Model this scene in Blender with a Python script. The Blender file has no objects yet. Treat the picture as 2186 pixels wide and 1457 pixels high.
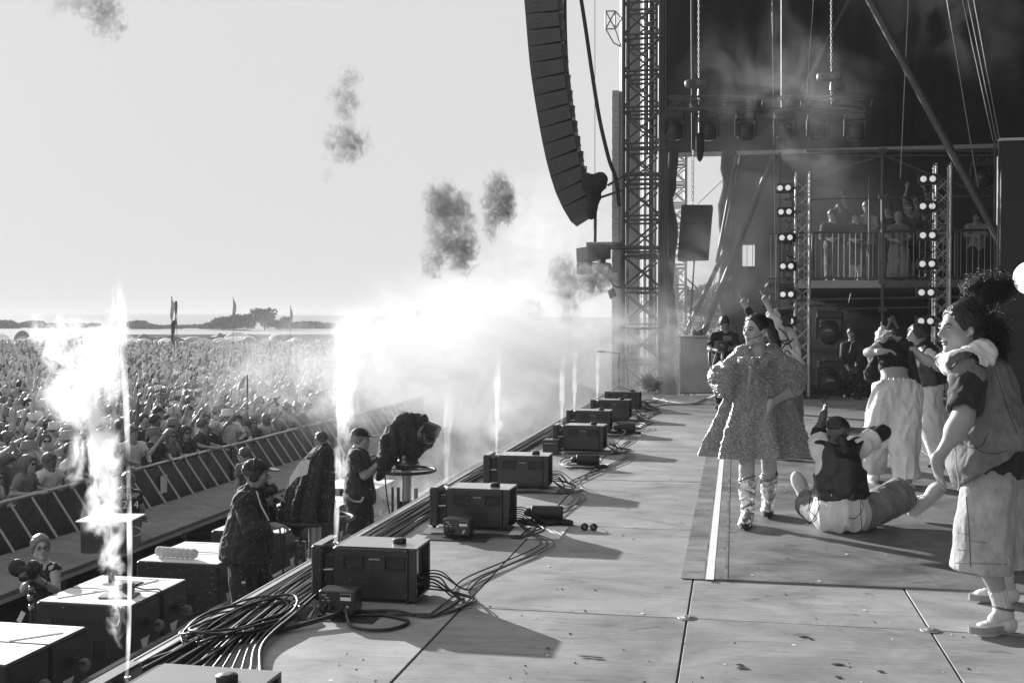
import bpy, bmesh, math, random
import numpy as np
from mathutils import Vector, Matrix
random.seed(7); rng = np.random.default_rng(7)
sc = bpy.context.scene
COL = sc.collection
# ------------------------------------------------------------------ camera
FPX = 2400.0; CAMH = 1.58
YAW = math.atan(475/FPX); PIT = -math.atan(48/FPX)
cd = bpy.data.cameras.new('camera'); cam = bpy.data.objects.new('camera', cd); COL.objects.link(cam)
cd.sensor_width = 36; cd.lens = FPX/2186*36; cd.clip_start = .05; cd.clip_end = 6000
cam.location = (0, 0, CAMH); cam.rotation_euler = (math.pi/2+PIT, 0, YAW)
sc.camera = cam
# ------------------------------------------------------------------ sky, sun, exposure
SUN_AZ = math.radians(-47.5); SUN_EL = math.radians(14.5)
world = bpy.data.worlds.new('World'); sc.world = world; world.use_nodes = True
nt = world.node_tree; nt.nodes.clear()
sky = nt.nodes.new('ShaderNodeTexSky'); sky.sky_type = 'NISHITA'; sky.sun_disc = False
sky.sun_elevation = SUN_EL; sky.sun_rotation = SUN_AZ; sky.dust_density = 4.0; sky.air_density = 1.0
bw = nt.nodes.new('ShaderNodeRGBToBW')
lo_ = nt.nodes.new('ShaderNodeMapRange'); lo_.inputs['From Min'].default_value = 0; lo_.inputs['From Max'].default_value = 40
lo_.inputs['To Min'].default_value = 3.5; lo_.inputs['To Max'].default_value = 3.7
bg = nt.nodes.new('ShaderNodeBackground'); bg.inputs['Strength'].default_value = .10
wo = nt.nodes.new('ShaderNodeOutputWorld')
nt.links.new(sky.outputs[0], bw.inputs[0]); nt.links.new(bw.outputs[0], lo_.inputs[0]); nt.links.new(lo_.outputs[0], bg.inputs[0]); nt.links.new(bg.outputs[0], wo.inputs[0])
sd = bpy.data.lights.new('sun', 'SUN'); sun = bpy.data.objects.new('sun', sd); COL.objects.link(sun)
sd.energy = 5.0; sd.angle = math.radians(.6)
SDIR = Vector((math.sin(SUN_AZ)*math.cos(SUN_EL), math.cos(SUN_AZ)*math.cos(SUN_EL), math.sin(SUN_EL)))
sun.rotation_euler = SDIR.to_track_quat('Z', 'Y').to_euler(); sun.location = SDIR*60
vs = sc.view_settings; vs.view_transform = 'Standard'; vs.look = 'None'; vs.exposure = 1.05; vs.gamma = 1; vs.use_curve_mapping = False
cy = sc.cycles
cy.max_bounces = 7; cy.diffuse_bounces = 3; cy.glossy_bounces = 2; cy.transmission_bounces = 3; cy.volume_bounces = 5; cy.transparent_max_bounces = 12
cy.use_denoising = True; cy.volume_max_steps = 160; cy.volume_step_rate = 1.0
cy.sample_clamp_indirect = 4.0
# ------------------------------------------------------------------ picture helpers: where a sight line meets a plane
_f = np.array([-math.sin(YAW)*math.cos(PIT), math.cos(YAW)*math.cos(PIT), math.sin(PIT)])
_r = np.array([math.cos(YAW), math.sin(YAW), 0.]); _u = np.cross(_r, _f); _C = np.array([0, 0, CAMH])
def ray(x, y): return _f+(x-1093)/FPX*_r-(y-728.5)/FPX*_u
def onz(x, y, z): d = ray(x, y); return _C+d*((z-CAMH)/d[2])
def atd(x, y, d): return _C+ray(x, y)*d
def onX(x, y, X): d = ray(x, y); return _C+d*(X/d[0])
def onY(x, y, Y): d = ray(x, y); return _C+d*(Y/d[1])
V = lambda *a: np.array(a, float)
def nrm(v): v = np.asarray(v, float); return v/max(np.linalg.norm(v), 1e-9)
# ------------------------------------------------------------------ materials (the picture is monochrome: every colour a grey)
def mat(name, v, rough=.6, metal=0., var=.0, nscale=6., bump=0., bscale=40., spec=.5, rnd=0., objcol=False, stretch=None, emis=None, detail=6., dirt=0., dscale=1.2, dcol=.3, sheen=0., coat=0.):
    m = bpy.data.materials.new(name); m.use_nodes = True; N = m.node_tree.nodes; L = m.node_tree.links
    b = N['Principled BSDF']; b.inputs['Roughness'].default_value = rough; b.inputs['Metallic'].default_value = metal
    b.inputs['Specular IOR Level'].default_value = spec
    tc = N.new('ShaderNodeTexCoord'); src = tc.outputs['Object']
    if stretch:
        mp = N.new('ShaderNodeMapping'); mp.inputs['Scale'].default_value = stretch; L.new(src, mp.inputs[0]); src = mp.outputs[0]
    if objcol:
        oi = N.new('ShaderNodeObjectInfo'); base = oi.outputs['Color']
    else:
        rg = N.new('ShaderNodeRGB'); rg.outputs[0].default_value = (v, v, v, 1); base = rg.outputs[0]
    def mul(a, fac):
        n = N.new('ShaderNodeMix'); n.data_type = 'RGBA'; n.blend_type = 'MULTIPLY'; n.inputs[0].default_value = 1
        L.new(a, n.inputs[6]); L.new(fac, n.inputs[7]); return n.outputs[2]
    if rnd:
        oi2 = N.new('ShaderNodeObjectInfo'); mr = N.new('ShaderNodeMapRange'); mr.inputs[3].default_value = 1-rnd; mr.inputs[4].default_value = 1+rnd
        L.new(oi2.outputs['Random'], mr.inputs[0]); base = mul(base, mr.outputs[0])
    if var:
        no = N.new('ShaderNodeTexNoise'); no.inputs['Scale'].default_value = nscale; no.inputs['Detail'].default_value = detail; no.inputs['Roughness'].default_value = .65
        L.new(src, no.inputs[0]); mr = N.new('ShaderNodeMapRange'); mr.inputs[1].default_value = .3; mr.inputs[2].default_value = .7
        mr.inputs[3].default_value = 1-var; mr.inputs[4].default_value = 1+var; L.new(no.outputs[0], mr.inputs[0]); base = mul(base, mr.outputs[0])
    if dirt:
        no = N.new('ShaderNodeTexNoise'); no.inputs['Scale'].default_value = dscale; no.inputs['Detail'].default_value = 10; no.inputs['Roughness'].default_value = .75
        L.new(src, no.inputs[0]); mr = N.new('ShaderNodeMapRange'); mr.inputs[1].default_value = .5; mr.inputs[2].default_value = .66
        mr.inputs[3].default_value = 1; mr.inputs[4].default_value = 1-dirt; L.new(no.outputs[0], mr.inputs[0]); base = mul(base, mr.outputs[0])
    L.new(base, b.inputs['Base Color'])
    if coat: b.inputs['Coat Weight'].default_value = coat; b.inputs['Coat Roughness'].default_value = .16; b.inputs['Coat IOR'].default_value = 1.7
    if sheen: b.inputs['Sheen Weight'].default_value = sheen
    if bump:
        nb = N.new('ShaderNodeTexNoise'); nb.inputs['Scale'].default_value = bscale; nb.inputs['Detail'].default_value = 5
        L.new(src, nb.inputs[0]); bp = N.new('ShaderNodeBump'); bp.inputs['Strength'].default_value = min(bump, 1); bp.inputs['Distance'].default_value = .02*max(1, bump)
        L.new(nb.outputs[0], bp.inputs['Height']); L.new(bp.outputs[0], b.inputs['Normal'])
    if emis:
        b.inputs['Emission Color'].default_value = (1, 1, 1, 1); b.inputs['Emission Strength'].default_value = emis
    return m
M = {}
# ------------------------------------------------------------------ objects
def obj(name, me, m=None, parent=None, label=None, smooth=False):
    o = bpy.data.objects.new(name, me); COL.objects.link(o)
    if m is not None and me is not None and not me.materials: me.materials.append(m)
    if parent is not None: o.parent = parent
    if label: o['label'] = label
    return o
def tag(o, label, cat, group=None):
    o['label'] = label; o['category'] = cat
    if group: o['group'] = group
    return o
def thing(name, label, cat, loc=(0, 0, 0), rz=0., group=None):
    o = bpy.data.objects.new(name, None); COL.objects.link(o); o.location = loc; o.rotation_euler = (0, 0, rz); o.empty_display_size = .1
    return tag(o, label, cat, group)
def setting(name, loc=(0, 0, 0)):
    o = bpy.data.objects.new(name, None); COL.objects.link(o); o.location = loc; o['kind'] = 'structure'; o.empty_display_size = .1; return o
def struct(o): o['kind'] = 'structure'; return o
def stuff(o): o['kind'] = 'stuff'; return o
def dup(root, loc=None, rz=None, label=None, group=None, parent=None):
    r = root.copy(); COL.objects.link(r)
    if loc is not None: r.location = loc
    if rz is not None: r.rotation_euler = (0, 0, rz)
    if label: r['label'] = label
    if group: r['group'] = group
    if parent is not None: r.parent = parent
    for ch in root.children: dup(ch, parent=r)
    return r
def np_mesh(name, Vt, Q, smooth=True):
    me = bpy.data.meshes.new(name); Vt = np.asarray(Vt, np.float32); Q = np.asarray(Q, np.int32); k = Q.shape[1]
    me.vertices.add(len(Vt)); me.vertices.foreach_set('co', Vt.ravel())
    me.loops.add(Q.size); me.loops.foreach_set('vertex_index', Q.ravel())
    me.polygons.add(len(Q)); me.polygons.foreach_set('loop_start', np.arange(0, Q.size, k, dtype=np.int32))
    me.update(calc_edges=True)
    if smooth: me.polygons.foreach_set('use_smooth', np.ones(len(Q), bool))
    return me
class MB:
    def __init__(s): s.v = []; s.f = []; s.sm = []
    def add(s, vs, fs, sm=False):
        n = len(s.v); s.v += [tuple(map(float, p)) for p in vs]; s.f += [tuple(i+n for i in f) for f in fs]; s.sm += [sm]*len(fs); return s
    def box(s, c, d, R=None):
        c = np.asarray(c, float); h = np.asarray(d, float)/2; P = np.array([(x, y, z) for x in (-1, 1) for y in (-1, 1) for z in (-1, 1)])*h
        if R is not None: P = P@np.asarray(R, float).T
        return s.add(P+c, [(0, 1, 3, 2), (4, 6, 7, 5), (0, 4, 5, 1), (2, 3, 7, 6), (0, 2, 6, 4), (1, 5, 7, 3)])
    def bbox(s, c, d, b=.01, R=None):   # box with chamfered vertical and top edges
        x, y, z = np.asarray(d, float)/2; rings = []
        for (zz, i) in ((-z, b), (-z+b, 0), (z-b, 0), (z, b)):
            X, Y = x-i, y-i; rings.append([(X-b, -Y, zz), (X, -Y+b, zz), (X, Y-b, zz), (X-b, Y, zz), (-X+b, Y, zz), (-X, Y-b, zz), (-X, -Y+b, zz), (-X+b, -Y, zz)])
        P = np.array([p for r in rings for p in r]); F = []
        for k in range(3):
            for i in range(8): F.append((k*8+i, k*8+(i+1) % 8, (k+1)*8+(i+1) % 8, (k+1)*8+i))
        F += [tuple(range(24, 32)), tuple(range(7, -1, -1))]
        if R is not None: P = P@np.asarray(R, float).T
        return s.add(P+np.asarray(c, float), F)
    def tube(s, pts, r, n=8, cap=True, sm=True):
        pts = np.asarray(pts, float); m = len(pts); rr = np.full(m, r) if np.isscalar(r) else np.asarray(r, float)
        T = np.gradient(pts, axis=0); T /= np.maximum(np.linalg.norm(T, axis=1, keepdims=True), 1e-9)
        up = V(0, 0, 1) if abs(T[0][2]) < .9 else V(1, 0, 0); vs = []
        a = nrm(np.cross(T[0], up)); an = np.linspace(0, 2*math.pi, n, endpoint=False)
        for i in range(m):
            a = a-T[i]*(a@T[i]); a = nrm(a); b = np.cross(T[i], a)
            vs += list(pts[i]+rr[i]*(np.outer(np.cos(an), a)+np.outer(np.sin(an), b)))
        F = [(i*n+j, i*n+(j+1) % n, (i+1)*n+(j+1) % n, (i+1)*n+j) for i in range(m-1) for j in range(n)]
        s.add(vs, F, sm)
        if cap: s.add(vs[:n], [tuple(range(n-1, -1, -1))]); s.add(vs[-n:], [tuple(range(n))])
        return s
    def lathe(s, c, prof, n=20, axis=V(0, 0, 1), sm=True):
        axis = nrm(axis); a = nrm(np.cross(axis, V(1, 0, 0) if abs(axis[0]) < .8 else V(0, 1, 0))); b = np.cross(axis, a); c = np.asarray(c, float)
        an = np.linspace(0, 2*math.pi, n, endpoint=False); vs = []
        for r, z in prof: vs += list(c+axis*z+max(r, 1e-4)*(np.outer(np.cos(an), a)+np.outer(np.sin(an), b)))
        m = len(prof); F = [(i*n+j, i*n+(j+1) % n, (i+1)*n+(j+1) % n, (i+1)*n+j) for i in range(m-1) for j in range(n)]
        F += [tuple(range(n-1, -1, -1)), tuple(range((m-1)*n, m*n))]
        return s.add(vs, F, sm)
    def beam(s, a, b, w, h=None, up=V(0, 0, 1)):
        a = np.asarray(a, float); b = np.asarray(b, float); t = b-a; L = np.linalg.norm(t); t /= L; h = h or w
        if abs(t@up) > .98: up = V(0, 1, 0)
        x = nrm(np.cross(t, up)); y = np.cross(x, t)
        return s.box((a+b)/2, (w, L, h), np.stack([x, t, y], 1))
    def ellip(s, c, rad, R=None, n=10, m=7):
        P = []
        for i in range(m+1):
            th = math.pi*i/m
            for j in range(n): ph = 2*math.pi*j/n; P.append((max(math.sin(th), .01)*math.cos(ph), max(math.sin(th), .01)*math.sin(ph), math.cos(th)))
        P = np.array(P)*np.asarray(rad, float)
        if R is not None: P = P@np.asarray(R).T
        F = [(i*n+j, (i+1)*n+j, (i+1)*n+(j+1) % n, i*n+(j+1) % n) for i in range(m) for j in range(n)]
        return s.add(P+np.asarray(c, float), F, True)
    def mesh(s, name):
        me = bpy.data.meshes.new(name); me.from_pydata(s.v, [], s.f)
        me.polygons.foreach_set('use_smooth', np.array(s.sm, bool)); me.update(); return me
    def build(s, name, m, parent=None, label=None): return obj(name, s.mesh(name), m, parent, label)
def rz3(a): c, s_ = math.cos(a), math.sin(a); return np.array([[c, -s_, 0], [s_, c, 0], [0, 0, 1.]])
def rx3(a): c, s_ = math.cos(a), math.sin(a); return np.array([[1., 0, 0], [0, c, -s_], [0, s_, c]])
def ry3(a): c, s_ = math.cos(a), math.sin(a); return np.array([[c, 0, s_], [0, 1., 0], [-s_, 0, c]])
def spline(P, n=24):
    P = np.asarray(P, float); Q = np.vstack([2*P[0]-P[1], P, 2*P[-1]-P[-2]]); out = []
    seg = len(P)-1; per = max(2, n//seg)
    for i in range(seg):
        p0, p1, p2, p3 = Q[i:i+4]
        for t in np.linspace(0, 1, per, endpoint=False):
            out.append(.5*((2*p1)+(-p0+p2)*t+(2*p0-5*p1+4*p2-p3)*t*t+(-p0+3*p1-3*p2+p3)*t**3))
    out.append(P[-1]); return np.array(out)
def text_mesh(s, size, ext=.0008):
    c = bpy.data.curves.new('lettering', 'FONT'); c.body = s; c.size = size; c.extrude = ext; c.align_x = 'CENTER'; c.align_y = 'CENTER'
    o = bpy.data.objects.new('lettering', c); COL.objects.link(o); bpy.context.view_layer.update()
    me = bpy.data.meshes.new_from_object(o.evaluated_get(bpy.context.evaluated_depsgraph_get())); bpy.data.objects.remove(o); me.name = 'lettering'; return me
def lettering(s, size, m, parent, loc, rot, ext=.0008):
    o = obj('lettering', text_mesh(s, size, ext), m, parent); o.location = loc; o.rotation_euler = rot; return o
# ------------------------------------------------------------------ materials used by the place
def board(name, v, grain, blotch, scuff, rnd, rough):
    """worn birch ply: long grain, blotches, scuffs, scratches and grit, each panel a little different"""
    m = bpy.data.materials.new(name); m.use_nodes = True; N = m.node_tree.nodes; L = m.node_tree.links; b = N['Principled BSDF']; b.inputs['Specular IOR Level'].default_value = .55
    tc = N.new('ShaderNodeTexCoord'); oi = N.new('ShaderNodeObjectInfo'); off = N.new('ShaderNodeVectorMath'); off.operation = 'MULTIPLY_ADD'; cb = N.new('ShaderNodeCombineXYZ')
    for k in range(3): L.new(oi.outputs['Random'], cb.inputs[k])
    L.new(cb.outputs[0], off.inputs[0]); off.inputs[1].default_value = (37, 53, 11); L.new(tc.outputs['Object'], off.inputs[2])
    def noise(scale, st, det=6, ro=.6, dist=0.):
        mp = N.new('ShaderNodeMapping'); mp.inputs['Scale'].default_value = st; L.new(off.outputs[0], mp.inputs[0]); n = N.new('ShaderNodeTexNoise'); n.inputs['Scale'].default_value = scale; n.inputs['Detail'].default_value = det; n.inputs['Roughness'].default_value = ro; n.inputs['Distortion'].default_value = dist; L.new(mp.outputs[0], n.inputs[0]); return n.outputs[0]
    def rng_(x, a, c, d, e):
        r = N.new('ShaderNodeMapRange'); r.inputs[1].default_value = a; r.inputs[2].default_value = c; r.inputs[3].default_value = d; r.inputs[4].default_value = e; L.new(x, r.inputs[0]); return r.outputs[0]
    def mul(x, y):
        n = N.new('ShaderNodeMath'); n.operation = 'MULTIPLY'; L.new(x, n.inputs[0]); (L.new(y, n.inputs[1]) if not isinstance(y, (int, float)) else n.inputs.__getitem__(1).__setattr__('default_value', y)); return n.outputs[0]
    g = rng_(noise(3, (1.2, 26, 1), 5, .7), .3, .7, 1-grain, 1+grain); bl = rng_(noise(1.4, (1, 1.3, 1), 8, .65, .6), .32, .68, 1-blotch, 1+blotch*.8)
    sc = rng_(noise(2.6, (1.0, 2.6, 1), 10, .78, 1.2), .56, .66, 1, 1-scuff); sp = rng_(noise(46, (1, 1, 1), 3, .6), .66, .72, 1, .55); sr = rng_(noise(5, (.5, 9, 1), 4, .8, 2.2), .63, .69, 1, 1.45); rd = rng_(oi.outputs['Random'], 0, 1, 1-rnd, 1+rnd)
    col = mul(mul(mul(mul(mul(mul(g, bl), sc), sp), sr), rd), v); L.new(col, b.inputs['Base Color']); L.new(rng_(noise(2.2, (1, 2, 1), 6, .7), .3, .7, rough-.14, rough+.16), b.inputs['Roughness'])
    bp = N.new('ShaderNodeBump'); bp.inputs['Strength'].default_value = .35; bp.inputs['Distance'].default_value = .004; L.new(mul(g, sc), bp.inputs['Height']); L.new(bp.outputs[0], b.inputs['Normal']); return m
M['ply'] = board('stage_ply', .31, .22, .36, .5, .13, .62)
M['dance'] = board('dance_floor_ply', .20, .3, .6, .7, .08, .55)
M['alu'] = mat('aluminium', .62, .38, .7, var=.1, nscale=8)
M['steel'] = mat('galvanised_steel', .42, .45, .6, var=.15, nscale=5)
M['dsteel'] = mat('dark_steel', .09, .5, .5, var=.2, nscale=6)
M['wood'] = mat('raw_timber', .36, .8, var=.25, nscale=4, stretch=(6, .6, 6), bump=.3)
M['black'] = mat('black_paint', .028, .52, var=.25, nscale=30, bump=.12, bscale=260)
M['blackbox'] = mat('black_textured_metal', .034, .34, var=.3, nscale=90, bump=.08, bscale=420, spec=.5, coat=.3)
M['topsheen'] = mat('painted_sheen_top', .24, .32, var=.12, nscale=5, spec=.7, coat=.8)  # sky reflection on the machines' black tops, put into a paler colour
M['rub'] = mat('black_rubber', .02, .55, var=.2, nscale=20)
M['cable'] = mat('black_cable', .025, .4)
M['cablel'] = mat('pale_cable', .55, .5)
M['paper'] = mat('white_paper', .8, .85, var=.04)
M['white'] = mat('white_paint', .8, .5, var=.06)
M['tape'] = mat('white_tape', .82, .7, var=.08, nscale=12)
M['gtape'] = mat('worn_grey_tape', .2, .5, var=.45, nscale=7, dirt=.6, dscale=4)
M['drape'] = mat('black_drape', .022, .95, var=.25, nscale=2.5, stretch=(3, 3, .3))
M['scrim'] = mat('dark_mesh_scrim', .045, .95, var=.25, nscale=2, stretch=(3, 3, .3))
M['grass'] = mat('trampled_grass', .09, .95, var=.35, nscale=.6, bump=.4, bscale=9)
M['gravel'] = mat('pit_ground', .05, .95, var=.35, nscale=2.2, bump=.6, bscale=20)
M['leaf'] = mat('foliage', .06, .7, var=.35, nscale=5, rnd=.2)
M['bark'] = mat('bark', .08, .9, var=.3)
M['lampglass'] = mat('lit_lamp_glass', .8, .4, emis=.22)
M['glass'] = mat('lens_glass', .03, .08, spec=.9)
M['letter'] = mat('white_lettering', .8, .6)
M['step'] = mat('grey_step_board', .16, .8, var=.25, nscale=3, bump=.3, dirt=.4)
M['cloth_tent'] = mat('tent_cloth', .6, .85, objcol=True, var=.1)
# ------------------------------------------------------------------ ground, pit, stage floor
GZ = -2.0
n = 40; gx = np.concatenate([-np.geomspace(2500, 6, n), np.geomspace(6, 1500, n)]); gy = np.concatenate([np.linspace(-60, 40, 20), np.geomspace(44, 3000, n)])
X, Y = np.meshgrid(gx, gy, indexing='ij'); R_ = np.hypot(X, Y)
Z = GZ+np.clip((R_-230)/400, 0, 1)**1.5*9*(.6+.4*np.sin(X*.004+1)*np.cos(Y*.003))
idx = np.arange(X.size).reshape(X.shape); Q = np.stack([idx[:-1, :-1], idx[1:, :-1], idx[1:, 1:], idx[:-1, 1:]], -1).reshape(-1, 4)
struct(obj('ground', np_mesh('ground', np.stack([X, Y, Z], -1).reshape(-1, 3), Q), M['grass']))
pit = MB().box((-6.0, 14, GZ+.01), (7.5, 44, .012)).build('pit_floor', M['gravel']); struct(pit)
# deck panels, 1.22 by 2.5 m, one object each
floor = setting('stage_floor')
pan = MB().bbox((0, 0, -.0125), (1.209, 2.496, .025), .002).mesh('floor_panel'); pan.materials.append(M['ply'])
CX = [-2.68+1.22*i for i in range(9)]; RY = [-4.06+2.51*k for k in range(12)]
for i in range(8):
    for k in range(11):
        if k < 2 and i > 5: continue
        o = obj('floor_panel', pan, None, floor); o.location = (CX[i]+.61, RY[k]+1.255, rng.uniform(-.0015, .0015))
        o.rotation_euler = (0, 0, math.pi*int(rng.integers(0, 2)))
disc = MB().lathe((0, 0, 0), [(.0, 0), (.05, 0), (.05, .003), (.046, .004), (.02, .004), (.019, .007), (.009, .007), (.008, .003), (0, .003)], 24).mesh('floor_bolt'); disc.materials.append(M['steel'])
for (x, y) in [(CX[1], RY[4]), (CX[2], RY[4]), (CX[3], RY[4]), (CX[4], RY[4]), (CX[1], RY[6]), (CX[2], RY[3])]:
    o = obj('floor_bolt', disc, None, floor); o.location = (x, y, .0015)
deck = MB().box((2.2, 9.8, -.0605), (9.7, 27.8, .1)).build('stage_substructure', M['rub']); struct(deck)
ex = MB().box((-2.684, 9.8, .0065), (.045, 27.6, .009)); ex.box((-2.706, 9.8, -.05), (.010, 27.6, .13))
edge = ex.build('stage_edge_strip', M['alu']); struct(edge)
sk = MB(); 
for k in range(58): sk.box((-2.74+.012*(k % 2), -4+.48*k, -1.06), (.02, .479, 1.86))
struct(sk.build('stage_front_wall', M['drape']))
# camera platform in the pit, its timber kerb beams
pl = setting('camera_platform')
for k in range(14):
    MB().box((-3.94, -.2+1.92*k, -1.43), (2.34, 1.905, .06)).build('deck_board', M['step'], pl)
kb = thing('timber_beam', 'long raw timber kerb on the camera platform running past the subwoofers', 'beam')
MB().box((-5.14, 4.6, -1.368), (.06, 11.2, .055)).build('beam_length', M['wood'], kb)
for yy in (1.5, 4, 6.6, 9.2): MB().box((-5.14, yy, -1.3395), (.062, .16, .003)).build('joint_plate', M['alu'], kb)
kb2 = thing('timber_beam', 'timber kerb beyond the stout operator on the camera platform', 'beam')
MB().box((-5.14, 18.8, -1.368), (.06, 15.6, .055)).build('beam_length', M['wood'], kb2); MB().box((-5.14, 10.62, -1.366), (.062, .4, .057)).build('beam_offcut', M['wood'], kb2)
# walkway step along the crowd barrier
ws = setting('barrier_walkway')
for k in range(17):
    y = 5.6+1.56*k
    MB().bbox((-8.72, y, -1.53), (1.35, 1.545, .05), .004).build('walkway_board', M['step'], ws)
    MB().box((-8.06, y, -1.585), (.05, 1.545, .05)).build('walkway_edge_rail', M['alu'], ws)
    MB().box((-8.1, y+.6, -1.8), (.06, .06, .38)).build('walkway_leg', M['dsteel'], ws)
# dance floor sheet with its taped border
df = setting('dance_floor')
x0, y0, y1 = -.215, 6.88, 13.1
for i in range(5):
    for k in range(3):
        w = 1.3; l = (y1-y0)/3
        MB().box((x0+.1+w*(i+.5), y0+l*(k+.5), .006), (w-.001, l-.001, .010)).build('dance_floor_sheet', M['dance'], df)
MB().box((x0, (y0+y1)/2, .0045), (.2, y1-y0, .003)).build('border_board', M['dance'], df)
MB().box((x0+.17, (y0+y1)/2, .0125), (.02, y1-y0+.02, .002)).build('border_tape', M['gtape'], df)
a = onz(1541, 978, .012); b = onz(1515, 1236, .012)
MB().box((x0+.05, (y0+y1)/2, .0068), (.028, y1-y0, .0016)).build('border_tape', M['gtape'], df)
tl = MB().beam(a, b, .048, .0015).build('floor_tape', M['tape']); tag(tl, 'straight strip of white tape along the edge of the dance floor', 'tape')
for (p, q, s_) in [((1335, 971), (1508, 967), .012), ((1500, 1031), (1290, 1029), .006)]:
    a = onz(*p, .004); b = onz(*q, .004); o = MB().beam(a, b, s_, .001).build('chalk_line', M['tape']); tag(o, 'thin pale chalk line across the stage floor, ' + ('beside the singer' if p[0] == 1335 else 'short one lower down'), 'floor mark')
for k, (px, py) in enumerate([(1790, 1444), (1790, 1417), (1880, 1432), (1715, 1358), (1730, 1362), (1580, 1418), (1585, 1425), (1340, 1083), (1170, 1382), (1275, 1402), (1415, 985), (1335, 945), (1345, 942), (1250, 1400), (1010, 1255)]):
    c = onz(px, py, .004); w = rng.uniform(.008, .03)
    o = MB().add([c+V(w*math.cos(t)*(1+.4*rng.random()), .010*math.sin(t)*(1+.6*rng.random()), .001) for t in np.linspace(0, 6.28, 9)[:-1]], [tuple(range(8))]).build('paint_chip', M['rub'], floor)
# roof over the stage and the dark upstage drape (above and beside the frame)
rf = thing('stage_roof', 'dark fabric roof over the whole stage above the trusses', 'roof')
MB().box((6.3, 12, 11.4), (15.5, 36, .3)).build('roof_skin', M['drape'], rf)
ud = thing('upstage_drape', 'tall black drape closing the upstage side', 'drape')
dm = MB()
for k in range(60): dm.box((11.9+.05*(k % 2), -5+.6*k, 5.6), (.06, .62, 11.2))
stuff(dm.build('drape_pleats', M['drape'], ud))
# ================================================================== flame units along the stage edge
def flame_unit(label, loc, rz):
    t = thing('flame_machine', label, 'flame machine', loc, rz, 'flame machines along the stage edge')
    # local: x to the right, front towards -y, origin on the floor at the right front corner
    MB().bbox((-.2425+.0-.018, .155, .165), (.449, .30, .29), .012).build('body', M['blackbox'], t)
    MB().bbox((-.225, .155, .3108), (.462, .292, .0036), .0015).build('sheen_plate', M['topsheen'], t); MB().bbox((-.5775, .155, .3108), (.056, .290, .0036), .0015).build('sheen_plate', M['topsheen'], t)  # added thin plates: their pale colour carries the painted sky sheen
    rim = MB(); x = -.019
    rim.bbox((x, .0125, .165), (.044, .025, .29), .006).bbox((x, .2975, .165), (.044, .025, .29), .006)
    rim.box((x, .155, .304), (.0438, .27, .013)).box((x, .155, .028), (.0438, .27, .014))
    rim.build('end_rim', M['blackbox'], t)
    MB().box((-.034, .12, .21), (.004, .12, .15)).build('connector_plate', M['paper'], t)
    cn = MB()
    for (yy, zz, r) in ((.10, .10, .022), (.16, .12, .018), (.21, .10, .02), (.15, .07, .016)): cn.lathe((-.036, yy, zz), [(r, 0), (r, .03), (r*.6, .032), (r*.6, .05)], 10, V(1, 0, 0))
    stuff(cn.build('connectors', M['rub'], t))
    MB().bbox((-.5775, .155, .165), (.065, .30, .29), .009).build('end_panel', M['blackbox'], t)
    MB().box((-.516, .16, .14), (.058, .25, .22)).build('nozzle_housing', M['rub'], t)
    MB().tube([(-.545, .03, .17), (-.485, .03, .175)], .006, 8).build('tie_bar', M['alu'], t)
    MB().lathe((-.516, .15, .25), [(.012, 0), (.012, .055), (.007, .056), (.007, .03)], 12).build('nozzle', M['steel'], t)
    for hx in (-.36, -.12):
        h = MB(); z = .223; w = .118; hh = .068
        h.box((hx, -.0035, z+hh/2), (w+.012, .017, .009)); h.box((hx, -.0015, z-hh/2), (w-.01, .011, .007))
        for s in (-1, 1): h.box((hx+s*w/2*.94, -.001, z), (.006, .010, hh-.008))
        h.build('handle', M['rub'], t)
        MB().box((hx, .0045, z), (w*.86, .002, hh*.8)).build('handle_recess', M['black'], t)
    MB().lathe((-.135, .15, .3125), [(.036, 0), (.039, .003), (.039, .022), (.036, .026), (.031, .025), (.029, .028), (.01, .028), (0, .028)], 28).build('filler_cap', M['rub'], t)
    for (fx, fy) in ((-.05, .03), (-.05, .27), (-.44, .03), (-.44, .27), (-.577, .03), (-.577, .27)):
        MB().lathe((fx, fy, 0), [(.014, 0), (.017, .021)], 10).build('foot', M['rub'], t)
    lettering('SHOWVEN', .0125, M['letter'], t, (-.238, .004, .245), (math.pi/2, 0, 0), .0012)
    return t
BOX = [(-1.605, 3.49, -.6), (-1.722, 5.955, .4), (-1.645, 8.16, -1.0), (-1.69, 10.23, .8), (-1.53, 13.26, -3.2), (-1.685, 15.45, -1.0), (-1.615, 17.55, -3.0), (-1.62, 19.55, -3.0)]
BL = ['black flame machine at the very front, cropped by the picture edge, only its top showing', 'black flame machine with control box before it, beside the coiled cable bundle',
      'black flame machine next to the sunglasses and white paper', 'black flame machine third up from the coiled cables, ribbed roll and paper beside it',
      'black flame machine with a small square black case at its corner', 'black flame machine just behind the one with the square case', 'small distant black flame machine, second from the mic stand', 'most distant black flame machine, directly under the mic stand']
proto = None
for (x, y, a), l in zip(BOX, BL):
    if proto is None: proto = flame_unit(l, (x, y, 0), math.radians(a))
    else: dup(proto, (x, y, 0), math.radians(a), l)
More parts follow.
